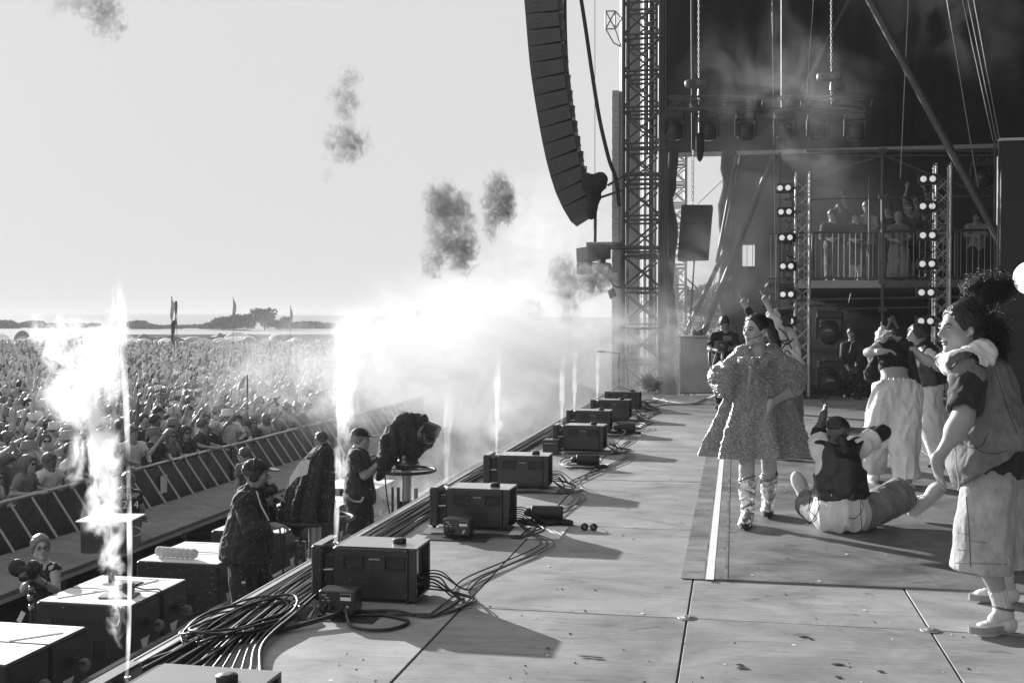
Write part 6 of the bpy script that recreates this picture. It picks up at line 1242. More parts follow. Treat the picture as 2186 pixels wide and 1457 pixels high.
for i, (hx, hy, l, sk, sh, hrv) in enumerate(gl):
    D = 24.9+(.9 if i in (1, 10, 11) else 0)+(.25 if i in (3, 4, 6) else 0); fy = 600-(6 if D > 25.5 else 0); e = (fy-hy)/150; w = 17*24.9/D
    J_ = dict(head=(hx, hy), neck=(hx+1, hy+17*e, .03), pel=(hx+1, hy+74*e, .05), sl=(hx+w, hy+25*e), sr=(hx-w, hy+25*e), el=(hx+w+5, hy+50*e, -.05), wl=(hx+8, hy+54*e, -.25), er=(hx-w-4, hy+50*e, -.05), wr=(hx-8, hy+54*e, -.25), hl=(hx+8, hy+80*e), hr=(hx-7, hy+80*e), kl=(hx+8, hy+112*e, -.03), kr=(hx-6, hy+112*e), al=(hx+8, fy-6), ar=(hx-7, fy-6), tl=(hx+9, fy-2, -.2), tr=(hx-9, fy-2, -.2))
    if i == 11: J_.update(el=(hx+w+8, hy+2, -.05), wl=(hx+w+2, hy-22, -.1), er=(hx-w-8, hy+2, -.05), wr=(hx-w-2, hy-22, -.1))
    if i in (8, 9): J_.update(el=(hx+w+7, hy+44*e, -.2), wl=(hx+6, hy+46*e, -.42), er=(hx-w-7, hy+44*e, -.2), wr=(hx-4, hy+46*e, -.42))
    t, B, J = figure(l, D, J_, -FWD-.5*RGT+V(0, 0, -.25), UP, sk, .018, dict(v=sh, t=.02, sleeve=.8 if sh > .1 else 1.6, hem=-.05 if i != 3 else -.25, wide=.02, sl_w=.024), dict(v=.03 if i != 5 else .3, r=(.11, .10, .09) if i != 5 else (.15, .17, .19), frac=1.92 if i not in (2, 6) else 1.0), .3 if i == 6 else .05, dict(v=hrv, t=.018, low=-.06 if i not in (5, 0, 2) else -.2), ground=zt_, folds=1.4)
    if i in (3, 4, 6): cap_hat(J, t, B, 1.0, .03 if i != 6 else .5, .012)
for (px, py, D, l, sk, sh) in [(1905, 705, 24.0, 'dim figure below the platform holding up a phone', .33, .02), (1818, 712, 24.2, 'dim figure standing in the dark below the guest platform', .33, .03)]:
    w = 17; ph = 'phone' in l
    J_ = dict(head=(px, py), neck=(px, py+17, .03), pel=(px, py+74), sl=(px+w, py+26), sr=(px-w, py+26), el=(px+w+2, py+(12 if ph else 52), -.2), wl=(px+6, py+(-16 if ph else 74), -.3), er=(px-w-2, py+(12 if ph else 52), -.2), wr=(px-6, py+(-16 if ph else 74), -.3), hl=(px+8, py+80), hr=(px-8, py+80), kl=(px+8, py+112), kr=(px-8, py+112), al=(px+8, py+140), ar=(px-8, py+140), tl=(px+8, py+144, -.2), tr=(px-8, py+144, -.2))
    figure(l, D, J_, -FWD-.3*RGT, UP, sk, .018, dict(v=sh, t=.02, sleeve=1.6, hem=-.05), dict(v=.03, r=(.11, .10, .09), frac=1.92), .05, dict(v=.03, t=.018), ground=0)
    if ph: c = atd(px, py-24, D-.36); o = MB().bbox((0, 0, 0), (.075, .01, .15), .004).build('phone', M['step']); o.location = c; tag(o, 'phone held up by the dim figure below the platform', 'phone')
# ================================================================== the crowd
CM = dict(skin=mat('crowd_skin', 0, .5, objcol=True), cloth=mat('crowd_cloth', 0, .9, objcol=True, var=.12, nscale=14), hair=mat('crowd_hair', 0, .45, objcol=True, var=.3, nscale=20), dark=mat('crowd_trousers', .05, .9))
def crowd_proto(pose, hairk, hatk, seed, h=.02):
    g = np.random.default_rng(seed); j = lambda s: g.normal(0, s)
    H_ = V(.02+j(.02), j(.02), 1.60); nk = V(-.01, 0, 1.44); pl = V(0, 0, .95); L = {}
    arm = dict(down=[(.02, .26, 1.12), (.12, .24, .9)], fold=[(.06, .27, 1.14), (.26, .05, 1.14)], up=[(.10, .24, 1.62), (.14, .20, 1.88)], point=[(.22, .26, 1.58), (.42, .22, 1.74)], phone=[(.20, .22, 1.22), (.30, .05, 1.50)], lean=[(.12, .30, 1.14), (.34, .16, 1.12)], clap=[(.2, .24, 1.5), (.34, .03, 1.66)])
    pl_, pr_ = pose
    for k, sg, p in (('l', 1, pl_), ('r', -1, pr_)):
        e, w = arm[p]; L['e'+k] = V(e[0], sg*e[1], e[2])+g.normal(0, .02, 3); L['w'+k] = V(w[0], sg*w[1], w[2])+g.normal(0, .02, 3); L['s'+k] = V(-.01, sg*.175, 1.39); L['h'+k] = V(0, sg*.09, .92); L['k'+k] = V(.03, sg*.10, .49); L['a'+k] = V(0, sg*.10, .09); L['t'+k] = V(.17, sg*.12, .04)
    if 'lean' in pose: 
        for q in (H_, nk, L['sl'], L['sr']): q[0] += .12; q[2] -= .06
    J = dict(head=H_, neck=nk, pel=pl, **L); J['hf'] = nrm(V(1, j(.25), .06)); J['hu'] = UP
    t = thing('person', 'x x x x', 'person', (0, 0, 0)); B = np.zeros(3)
    F = Fld(*bounds(J, .16), h); head_prims(F, J, 1.04); body_prims(F, J, 1.0, .95)
    for k in ('l', 'r'): d = nrm(L['w'+k]-L['e'+k]); F.cap(L['w'+k], L['w'+k]+d*.10, .036, .034, .02); F.cap(L['w'+k]+d*.09, L['w'+k]+d*.16, .03, .018, .01)
    fld_obj(F, 'body', CM['skin'], t, B)
    fld_obj(shirt(J, .024, t=.022, sleeve=.8 if seed % 3 else 1.7, hem=-.06, wide=.03, sl_w=.028), 'shirt', CM['cloth'], t, B, .008, 15, seed)
    fld_obj(legs_f(J, .032, frac=1.9), 'trousers', CM['dark'], t, B, .004, 12, seed)
    if hairk == 'long':
        F = hair_cap(J, .016, 1.04, .022, .075, -.22); f, u, s = frame3(J['hf'], UP); c = J['head']
        for sg in (-1, 1): F.cap(c+sg*.07*s-.03*f-.02*u, c+sg*.085*s-.02*f-.26*u, .035, .04, .03)
        F.cap(c-.07*f, c-.09*f-.26*u, .07, .08, .03)
    elif hairk == 'bun': F = hair_cap(J, .016, 1.04, .018, .08, -.04); f, u, s = frame3(J['hf'], UP); F.ell(J['head']-.06*f+.13*u, V(.05, .05, .05), None, .02)
    else: F = hair_cap(J, .016, 1.04, .020, .08, -.04)
    fld_obj(F, 'hair', CM['hair'], t, B, .006, 34, seed)
    f, u, s = frame3(J['hf'], UP); c = J['head']
    if hatk == 'cap': cap_hat(J, t, B, 1.06, .03, .016); t.children[-1].name = 'cap'
    if hatk == 'bucket':
        MB().lathe(c+.03*u-.01*f, [(.155, -.03), (.158, -.024), (.115, .02), (.105, .10), (.02, .112), (0, .112)], 16, u).build('bucket_hat', CM['cloth'], t)
    if hatk == 'shades':
        m = MB(); 
        for k in (-1, 1): m.ellip(c+.098*f+k*.036*s-.002*u, (.012, .032, .022), np.stack([f, s, u], 1), 8, 6)
        m.tube([c+.10*f-.06*s, c+.108*f, c+.10*f+.06*s], .008, 5); stuff(m.build('sunglasses', M['rub'], t))
    return t
PR = []; POSES = [('down', 'down'), ('fold', 'fold'), ('up', 'down'), ('down', 'point'), ('phone', 'down'), ('up', 'up'), ('clap', 'clap'), ('down', 'down'), ('fold', 'up'), ('down', 'down'), ('lean', 'lean'), ('lean', 'lean'), ('lean', 'lean'), ('lean', 'lean'), ('lean', 'phone')]
PT = {('down', 'down'): 'standing still', ('fold', 'fold'): 'arms folded', ('up', 'down'): 'one arm straight up', ('down', 'point'): 'pointing at the stage', ('phone', 'down'): 'one hand at face height', ('up', 'up'): 'both arms up', ('clap', 'clap'): 'clapping overhead', ('fold', 'up'): 'one fist raised', ('lean', 'lean'): 'leaning', ('lean', 'phone'): 'leaning, one hand raised'}
HK = ['short', 'long', 'short', 'bun', 'short', 'long', 'short', 'long', 'short', 'short', 'long', 'short', 'long', 'bun', 'short']; TK = [None, None, 'cap', 'shades', 'bucket', 'shades', 'shades', None, 'cap', 'bucket', None, 'cap', 'shades', None, 'bucket']
for i in range(15): PR.append((crowd_proto(POSES[i], HK[i], TK[i], 20+i), POSES[i], HK[i], TK[i]))
TONES = [(.02, 'black'), (.05, 'charcoal'), (.13, 'mid grey'), (.32, 'light grey'), (.68, 'white'), (.10, 'dark grey'), (.5, 'pale'), (.2, 'grey')]
HT = [(.02, 'dark'), (.06, 'brown'), (.3, 'fair'), (.03, 'dark'), (.12, 'mousy'), (.45, 'pale')]; ROWS = ['at the barrier', 'second row', 'third row', 'fourth row', 'fifth row', 'sixth row', 'seventh row', 'eighth row', 'ninth row', 'tenth row', 'eleventh row', 'twelfth row', 'thirteenth row']
pos = []
g = np.random.default_rng(99); CRX = -10.12
for i in range(150):
    X_ = CRX-.60*i; ymin, ymax = 1.0*abs(X_), (2.75+.5*(i > 8))*abs(X_)
    if i > 8: ymax = 4.2*abs(X_)
    y = ymin
    while y < min(ymax, 95):
        x = X_+g.normal(0, .10*(i > 0)); 
        if math.hypot(x, y) < 96+6*math.sin(x*.2) and g.random() < .95: pos.append((x, y+g.normal(0, .06), i, math.hypot(x, y)))
        y += .56+.10*g.random()+.004*max(0, i-30)
pos.sort(key=lambda p: p[3]); near = [p for p in pos if 1.34*abs(p[0]) <= p[1] <= 2.9*abs(p[0])][:300]; ns = set(id(p) for p in near); far = [p for p in pos if id(p) not in ns]
used = set(); seenl = {}
for (x, y, i, d) in near:
    k = int(g.integers(10, 15)) if i == 0 else int(g.integers(0, 10)); src, po, hk, tk = PR[k]
    tn = TONES[int(g.integers(0, 8))]; hn = HT[int(g.integers(0, 6))]; skn = g.choice([.42, .36, .3, .45, .14, .38])
    hat = {'cap': 'dark cap', 'bucket': '%s bucket hat' % tn[1], 'shades': '%s %s hair, sunglasses' % (hn[1], hk if hk != 'bun' else 'bunned'), None: '%s %s hair' % (hn[1], hk if hk != 'bun' else 'bunned')}[tk]
    lab = 'fan, %s top, %s, %s, %s' % (tn[1], hat, PT[po], ROWS[min(i, 12)])
    lab = ' '.join(lab.split()); rz = math.atan2(-6-0*y+.0, 10)*0+math.atan2(13-y, 9.5)*.55+g.normal(0, .25)
    if k not in used: used.add(k); o = src; o.location = (x, y, GZ); o.rotation_euler = (0, 0, rz); o['label'] = lab; o['group'] = 'festival crowd near the barrier'
    else: o = dup(src, (x, y, GZ), rz, lab, 'festival crowd near the barrier')
    s = g.uniform(.93, 1.07)*(1.0 if hk == 'short' else .96); o.scale = (s, s, s)
    for c in o.children:
        b = c.name.split('.')[0]; v = {'body': skn, 'shirt': tn[0], 'hair': hn[0], 'bucket_hat': tn[0]*.8+.1}.get(b, .05); c.color = (v, v, v, 1)
for k in range(15):
    if k not in used:
        for c in [x for x in PR[k][0].children_recursive]+[PR[k][0]]: bpy.data.objects.remove(c)
# everyone further back, past the limit of three hundred: one mass with a tone per person
def low_person(g, up):
    m = MB(); m.ellip((0, 0, 1.60), (.098, .082, .13), None, 7, 5); nh = len(m.v); m.ellip((-.02, 0, 1.635), (.103, .092, .115), None, 7, 4); nr = len(m.v)
    for z, a, b_ in (): pass
    R_ = [(.95, .16, .12), (1.2, .18, .13), (1.40, .21, .11), (1.48, .08, .07)]; n = 7
    vs = [(b_*math.cos(q), a*math.sin(q), z) for z, a, b_ in R_ for q in np.linspace(0, 2*math.pi, n, endpoint=False)]; m.add(vs, [(i*n+j, i*n+(j+1) % n, (i+1)*n+(j+1) % n, (i+1)*n+j) for i in range(3) for j in range(n)], True); nt_ = len(m.v)
    for sg in (-1, 1):
        if up and (sg > 0 or up > 1): P = [(0, .2*sg, 1.38), (.1, .26*sg, 1.6), (.12, .2*sg, 1.9)]
        else: P = [(0, .21*sg, 1.38), (.03, .27*sg, 1.12), (.2, .14*sg, 1.05)]
        m.tube(P, [.06, .05, .04], 5, False)
    col = np.array([0]*nh+[1]*(nr-nh)+[2]*(nt_-nr)+[0 if up else 2]*(len(m.v)-nt_)); F3 = []
    for f in m.f:
        for i in range(1, len(f)-1): F3.append((f[0], f[i], f[i+1]))
    return np.array(m.v), np.array(F3), col
LP = [low_person(g, u) for u in (0, 0, 0, 0, 0, 2, 1, 0, 0, 0)]
VV, FF, CC = [], [], []; off = 0
for (x, y, i, d) in far:
    v, f, c = LP[int(g.integers(0, 10))]; a = math.atan2(16-y, 20)*.6+g.normal(0, .3); s = g.uniform(.92, 1.08); ca, sa = math.cos(a)*s, math.sin(a)*s
    VV.append(np.stack([v[:, 0]*ca-v[:, 1]*sa+x, v[:, 0]*sa+v[:, 1]*ca+y, v[:, 2]*s+GZ], 1)); FF.append(f+off); off += len(v)
    pal = np.array([g.choice([.40, .34, .3, .14, .44]), HT[int(g.integers(0, 6))][0], TONES[int(g.integers(0, 8))][0]]); CC.append(np.minimum(pal*1.35+.02, .75)[c])
me = np_mesh('crowd', np.concatenate(VV), np.concatenate(FF)); at_ = me.attributes.new('tone', 'FLOAT', 'POINT'); at_.data.foreach_set('value', np.concatenate(CC).astype(np.float32))
cmm = bpy.data.materials.new('crowd_mass'); cmm.use_nodes = True; N_ = cmm.node_tree.nodes; an_ = N_.new('ShaderNodeAttribute'); an_.attribute_name = 'tone'; cmm.node_tree.links.new(an_.outputs['Fac'], N_['Principled BSDF'].inputs['Base Color']); N_['Principled BSDF'].inputs['Roughness'].default_value = .8
stuff(obj('crowd', me, cmm))
# the wrapped bundle of motor cable under the line array
cb_ = thing('cable_bundle', 'dark wrapped bundle hanging at the foot of the line array', 'cable bundle', tuple(atd(1268, 400, 23.8))); B0 = np.array(cb_.location)
F = Fld(B0-1.1, B0+1.1, .03)
for (x, y, r) in ((1256, 388, .16), (1284, 386, .15), (1270, 392, .18), (1268, 418, .15), (1265, 445, .12), (1262, 458, .10)): F.ell(atd(x, y, 23.8), V(r, r, r*1.1), None, .12)
fld_obj(F, 'wrap', M['drape'], cb_, B0, .02, 6, 3); MB().tube([atd(1271, 440, 23.8)-B0, atd(1270, 516, 23.8)-B0], .035, 7).build('hanging_pole', M['dsteel'], cb_)
# ---- flags
def flag(label, px, ytop, ybase, D, pts, tone, r=.03):
    a = atd(px, ybase, D); b = atd(px+1, ytop, D); t = thing('flag', label, 'flag', (a[0], a[1], GZ)); B = np.array(t.location); MB().tube([V(0, 0, 0), b-B], [r, r*.5], 6).build('pole', M['dsteel'], t)
    Pa = spline([atd(x, y, D) for x, y in pts[0]], 12); Pb = spline([atd(x, y, D+.1) for x, y in pts[1]], 12); n = min(len(Pa), len(Pb)); vs = []; K = 6
    for i in range(n):
        for k in range(K): q = k/(K-1); p = Pa[i]*(1-q)+Pb[i]*q+FWD*.12*math.sin(5*q+i*.5)*D/40; vs.append(p-B)
    m = MB().add(vs, [(i*K+k, i*K+k+1, (i+1)*K+k+1, (i+1)*K+k) for i in range(n-1) for k in range(K-1)], True); m.build('flag_cloth', cloth(tone), t)
flag('white flag waved above the middle of the crowd', 527, 800, 880, 24, ([(526, 800), (520, 818), (512, 838), (506, 862)], [(522, 804), (508, 818), (498, 832), (495, 848)]), .75)
for (px, yt, w, sg, tn, D, l) in [(365, 632, 6, 1, .4, 70, 'thin feather flag next to the flame column'), (377, 642, 5, -1, .12, 72, 'short dark flag beside the thin feather flag'), (497, 634, 6, 1, .42, 75, 'feather flag above the middle trees'), (619, 652, 5, 1, .42, 80, 'feather flag above the hedge near the smoke'), (372, 683, 8, -1, .04, 66, 'small black balloon-like flag above the tents')]:
    flag(l, px, yt, 745, D, ([(px, yt), (px, yt+15), (px, yt+35), (px+sg, yt+52)], [(px+sg*2, yt+1), (px+sg*w, yt+16), (px+sg*w*.8, yt+34), (px+sg*2, yt+50)]), tn, .022)
# ---- tents, marquee, trees
g = np.random.default_rng(5)
dome = MB(); P = []
for i in range(7):
    th = i/6*math.pi/2
    for k in range(12): a = 2*math.pi*k/12; r = 1.6*math.cos(th)*(1+.06*math.cos(2*a)); P.append((r*math.cos(a), r*.8*math.sin(a), 1.5*math.sin(th)**.9))
dome.add(P, [(i*12+k, i*12+(k+1) % 12, (i+1)*12+(k+1) % 12, (i+1)*12+k) for i in range(6) for k in range(12)], True); dm_ = dome.mesh('tent_skin'); dm_.materials.append(M['cloth_tent'])
door = MB().add([(1.55, -.35, .02), (1.55, .35, .02), (1.1, .05, 1.05)], [(0, 1, 2)]).mesh('tent_door'); door.materials.append(M['step'])
gz = MB(); gz.add([(-1.6, -1.6, 2.0), (1.6, -1.6, 2.0), (1.6, 1.6, 2.0), (-1.6, 1.6, 2.0), (0, 0, 2.9)], [(0, 1, 4), (1, 2, 4), (2, 3, 4), (3, 0, 4), (0, 3, 2, 1)]); gz.box((0, 0, 1.9), (3.2, 3.2, .25)); gm = gz.mesh('canopy'); gm.materials.append(M['cloth_tent'])
leg = MB().box((0, 0, 1), (.06, .06, 2)).mesh('leg'); leg.materials.append(M['steel'])
TN = [(.75, 'white'), (.5, 'pale grey'), (.3, 'grey'), (.12, 'dark')]
for i in range(210):
    D = g.uniform(98, 175); px = g.uniform(-20, 760); c = atd(px, 735, D); v, nmv = TN[int(g.choice([0, 0, 1, 1, 2, 3]))]
    if i % 16 == 0:
        t = thing('gazebo_tent', '%s peaked gazebo tent behind the crowd' % nmv, 'tent', (c[0], c[1], GZ), g.uniform(0, 3), 'gazebo tents behind the crowd'); o = obj('canopy', gm, None, t); o.color = (v, v, v, 1)
        for sx in (-1.5, 1.5):
            for sy in (-1.5, 1.5): q = obj('leg', leg, None, t); q.location = (sx, sy, 0)
        t.scale = (.62, .62, .62)
    else:
        t = thing('dome_tent', '%s dome tent pitched behind the crowd' % nmv, 'tent', (c[0], c[1], GZ), g.uniform(0, 6), 'dome tents behind the crowd'); o = obj('tent_skin', dm_, None, t); o.color = (v, v, v, 1); obj('tent_door', door, None, t); s = g.uniform(.55, 1.05); t.scale = (s*g.uniform(.9, 1.4), s, s*g.uniform(.8, 1.25))
mq = thing('long_marquee', 'long low marquee with a pale roof in front of the far trees', 'marquee'); a = atd(265, 707, 150); b = atd(740, 709, 150)
for k in range(8):
    p, q = a+(b-a)*k/8, a+(b-a)*(k+1)/8; m = MB(); d = nrm(q-p); nn = V(-d[1], d[0], 0); z0 = GZ+1.55
    m.add([V(*p[:2], z0)-nn*3, V(*q[:2], z0)-nn*3, V(*q[:2], z0+.42), V(*p[:2], z0+.42), V(*q[:2], z0)+nn*3, V(*p[:2], z0)+nn*3], [(0, 1, 2, 3), (3, 2, 4, 5)]); m.build('roof_panel', cloth(.28), mq); MB().beam(V(*p[:2], GZ+.77)-nn*2.9, V(*q[:2], GZ+.77)-nn*2.9, .1, 1.54).build('wall_panel', cloth(.4), mq)
def tree(label, px, ytop, D, wpx, seed):
    a = atd(px, 700, D); z0 = GZ+.0; top = atd(px, ytop, D)[2]; Hh = top-z0; Wd = wpx*D/FPX; g = np.random.default_rng(seed)
    t = thing('tree', label, 'tree', (a[0], a[1], z0), 0, 'trees on the far field edge'); tr_ = MB(); tr_.tube([(0, 0, 0), (.1, 0, Hh*.35), (0, .1, Hh*.7)], [.035*Hh, .026*Hh, .01*Hh], 7)
    lobes = [(V(g.normal(0, Wd*.22), g.normal(0, Wd*.22), Hh*g.uniform(.35, .84)), Wd*g.uniform(.15, .27)) for _ in range(12)]
    for c, r in lobes: tr_.tube([(0, 0, Hh*.3), c*V(.6, .6, .8), c], [.012*Hh, .008*Hh, .003*Hh], 5)
    tr_.build('trunk', M['bark'], t); vs = []; fs = []
    for c, r in lobes:
        n = 260
        d = g.standard_normal((n, 3)); d /= np.linalg.norm(d, axis=1, keepdims=True); p = c+d*r*g.uniform(.55, 1.12, (n, 1))*V(1, 1, min(1., .22*Hh/r)); e = g.standard_normal((n, 3)); e /= np.linalg.norm(e, axis=1, keepdims=True); f = np.cross(e, g.standard_normal((n, 3))); f /= np.linalg.norm(f, axis=1, keepdims=True); s = r*g.uniform(.10, .24, (n, 1))
        k = len(vs)*0+sum(len(x) for x in vs); vs.append(np.stack([p-e*s, p+f*s*.6, p+e*s, p-f*s*.6], 1).reshape(-1, 3)); fs.append(np.arange(4*n).reshape(n, 4)+k)
    obj('crown', np_mesh('crown', np.concatenate(vs), np.concatenate(fs), False), M['dleaf'], t)
M['dleaf'] = mat('far_foliage', .045, .8, var=.4, nscale=1.2, rnd=.2)
for i, (px, yt, D, w, l) in enumerate([(565, 655, 300, 62, 'tallest rounded tree on the far horizon'), (520, 672, 300, 70, 'broad tree just beside the tallest far tree'), (478, 676, 310, 60, 'lower bushy tree at the end of the far clump'), (295, 684, 320, 60, 'lone bushy tree by the flame column on the horizon'), (20, 682, 320, 60, 'tree at the picture edge on the horizon'), (62, 684, 330, 60, 'second tree from the picture edge on the horizon'), (650, 688, 330, 90, 'wide hedge-like tree next to the smoke'), (425, 693, 340, 70, 'low tree between the flag and the clump'), (600, 676, 320, 60, 'tree closing the clump on its smoke side'), (1120, 640, 200, 85, 'tall square-crowned tree faint in the smoke'), (905, 655, 260, 40, 'small tree barely seen in the white smoke'), (1500, 610, 160, 120, 'dark tree seen through the bright opening of the wing'), (1420, 600, 180, 90, 'tree seen behind the slim tower in the opening'), (-40, 678, 330, 70, 'tree just cut by the picture edge'), (340, 692, 320, 80, 'low tree just past the lone bushy tree'), (385, 694, 330, 80, 'low hedge tree beneath the thin feather flag'), (690, 690, 330, 80, 'hedge tree half lost in the smoke'), (110, 688, 330, 70, 'third tree from the picture edge on the horizon'), (160, 690, 330, 70, 'tree behind the big flame plume'), (455, 688, 320, 50, 'small bush tree before the far clump')]): tree(l, px, yt, D, w, i+3)
# ================================================================== air: haze, smoke, flames
def vol(name, aniso=.3, color=.95):
    m = bpy.data.materials.new(name); m.use_nodes = True; N = m.node_tree.nodes; L = m.node_tree.links; N.remove(N['Principled BSDF'])
    v = N.new('ShaderNodeVolumePrincipled'); v.inputs['Color'].default_value = (color,)*3+(1,); v.inputs['Anisotropy'].default_value = aniso
    v.inputs['Emission Color'].default_value = (1, 1, 1, 1); v.inputs['Emission Strength'].default_value = 0
    L.new(v.outputs[0], N['Material Output'].inputs['Volume']); return m, N, L, v
hm, N, L, v_ = vol('haze_air', .1, .62); v_.inputs['Density'].default_value = .0007
stuff(MB().box((-300, 900, 4.8), (2600, 2200, 22.0)).build('haze', hm))
def math_(N, L, op, a, b=None, clamp=False):
    n = N.new('ShaderNodeMath'); n.operation = op; n.use_clamp = clamp
    for i, x in enumerate((a, b)):
        if x is None: continue
        if isinstance(x, (int, float)): n.inputs[i].default_value = x
        else: L.new(x, n.inputs[i])
    return n.outputs[0]
def smoke(name, c, dims, dens, scale, lo, hi, aniso=.35, color=.97, soft=(.5, .5, .5), stretch=(1, 1, 1), detail=4., emis=0., seed=0., shape='ellip', rough=.55, fine=0., distort=0.):
    """an ellipsoid or column of smoke: noise in object space, thinning out towards its rim"""
    m, N, L, v = vol(name, aniso, color); tc = N.new('ShaderNodeTexCoord'); P = tc.outputs['Object']
    mp = N.new('ShaderNodeMapping'); mp.inputs['Location'].default_value = (seed, seed*.7, -seed*.3); mp.inputs['Scale'].default_value = stretch; L.new(P, mp.inputs[0])
    no = N.new('ShaderNodeTexNoise'); no.inputs['Scale'].default_value = scale; no.inputs['Detail'].default_value = detail; no.inputs['Roughness'].default_value = rough; no.inputs['Distortion'].default_value = distort; L.new(mp.outputs[0], no.inputs[0])
    sx = N.new('ShaderNodeSeparateXYZ'); dv = N.new('ShaderNodeVectorMath'); dv.operation = 'DIVIDE'; dv.inputs[1].default_value = tuple(x/2 for x in dims); L.new(P, dv.inputs[0])
    if shape == 'column':
        s2 = N.new('ShaderNodeVectorMath'); s2.operation = 'MULTIPLY'; s2.inputs[1].default_value = (1, 1, 0); L.new(dv.outputs[0], s2.inputs[0]); ln = N.new('ShaderNodeVectorMath'); ln.operation = 'LENGTH'; L.new(s2.outputs[0], ln.inputs[0]); r = ln.outputs['Value']
    else: ln = N.new('ShaderNodeVectorMath'); ln.operation = 'LENGTH'; L.new(dv.outputs[0], ln.inputs[0]); r = ln.outputs['Value']
    fall = N.new('ShaderNodeMapRange'); fall.interpolation_type = 'SMOOTHSTEP'; fall.inputs[1].default_value = 1.0; fall.inputs[2].default_value = 1-soft[0]; fall.inputs[3].default_value = 0; fall.inputs[4].default_value = 1; L.new(r, fall.inputs[0])
    nm = N.new('ShaderNodeMapRange'); nm.inputs[1].default_value = lo; nm.inputs[2].default_value = hi; nm.inputs[3].default_value = 0; nm.inputs[4].default_value = 1
    if soft[1] < 0: sub_ = math_(N, L, 'SUBTRACT', math_(N, L, 'ADD', no.outputs[0], -soft[1]*.55), math_(N, L, 'MULTIPLY', r, -soft[1])); L.new(sub_, nm.inputs[0])
    else: L.new(no.outputs[0], nm.inputs[0])
    d = math_(N, L, 'MULTIPLY', nm.outputs[0], fall.outputs[0])
    if fine:
        n2 = N.new('ShaderNodeTexNoise'); n2.inputs['Scale'].default_value = scale*fine; n2.inputs['Detail'].default_value = 3; n2.inputs['Roughness'].default_value = .6; n2.inputs['Distortion'].default_value = 1.5; L.new(mp.outputs[0], n2.inputs[0])
        m2 = N.new('ShaderNodeMapRange'); m2.inputs[1].default_value = .43; m2.inputs[2].default_value = .58; m2.inputs[3].default_value = .0; m2.inputs[4].default_value = 2.0; L.new(n2.outputs[0], m2.inputs[0]); d = math_(N, L, 'MULTIPLY', d, m2.outputs[0])
    if shape == 'column':   # narrow at its foot, wider and looser above
        L.new(dv.outputs[0], sx.inputs[0]); zz = N.new('ShaderNodeMapRange'); zz.inputs[1].default_value = .6; zz.inputs[2].default_value = 1.0; zz.inputs[3].default_value = 1; zz.inputs[4].default_value = 0; L.new(sx.outputs[2], zz.inputs[0]); d = math_(N, L, 'MULTIPLY', d, zz.outputs[0])
    L.new(math_(N, L, 'MULTIPLY', d, dens), v.inputs['Density'])
    if emis: L.new(math_(N, L, 'MULTIPLY', d, emis*.2), v.inputs['Emission Strength'])
    mb = MB(); mb.ellip((0, 0, 0), (dims[0]*.52, dims[1]*.52, dims[2]*.52), None, 20, 12) if shape == 'ellip' else mb.box((0, 0, 0), dims)
    o = mb.build(name, m); o.location = c; return o
# big drifting bank of white smoke over the pit and the far end of the stage
B_ = [((-6.2, 30, .4), (8, 16, 6.4), .7, .42, .40, .60, 3), ((-9.0, 36, 0), (12, 18, 7.5), 1.1, .35, .40, .60, 31), ((-2.4, 25.5, .6), (6.0, 9, 4.6), .9, .6, .42, .64, 8), ((-4.6, 22, -.6), (5.0, 9, 4.2), 1.2, .6, .44, .66, 5), ((-4.2, 15.5, -1.0), (2.6, 6, 2.6), .7, .9, .46, .68, 15), ((-5.5, 24, 1.6), (4.5, 7, 4.0), .7, .6, .42, .62, 21), ((-9.8, 24.5, 0), (6, 9, 5.0), .6, .6, .43, .66, 51), ((-8.6, 26.5, -.3), (6, 10, 4.2), .55, .7, .44, .66, 41), ((-4.4, 27, 3.2), (7, 10, 5.5), .35, .5, .44, .66, 43), ((-2.6, 18.5, -.6), (2.4, 7, 2.6), .5, .9, .46, .70, 47)]
for (c, d, de, s, lo, hi, sd_) in B_: stuff(smoke('smoke_bank', c, d, de*.5, s, lo, hi, .15, .77, (.8, -.30, 1), (1, 1, 1.2), 5, 0, sd_, distort=.5, fine=2.2))
stuff(smoke('smoke_bank', (1.0, 25.6, 3.2), (7.5, 6.0, 9.5), .09, .5, .40, .66, .3, .97, (.8, 1, 1), (1, 1, .8), 4, 0, 12, distort=.5))
stuff(smoke('smoke_wisps', (1.0, 22.0, 5.9), (5.5, 3, 5.6), .16, .55, .44, .66, .4, .9, (.8, -.30, 1), (1, 1, .8), 5, 0, 61, distort=.8, fine=1.8)); stuff(smoke('smoke_wisps', (4.2, 22.5, 7.6), (5.5, 3, 5.0), .09, .5, .44, .66, .4, .9, (.8, -.30, 1), (1, 1, .8), 5, 0, 67, distort=.8, fine=1.8)); stuff(smoke('smoke_wisps', (-.4, 23.5, 2.4), (4.5, 4, 5.5), .16, .55, .44, .66, .4, .85, (.8, -.30, 1), (1, 1, .8), 5, 0, 71, distort=.8, fine=1.8))
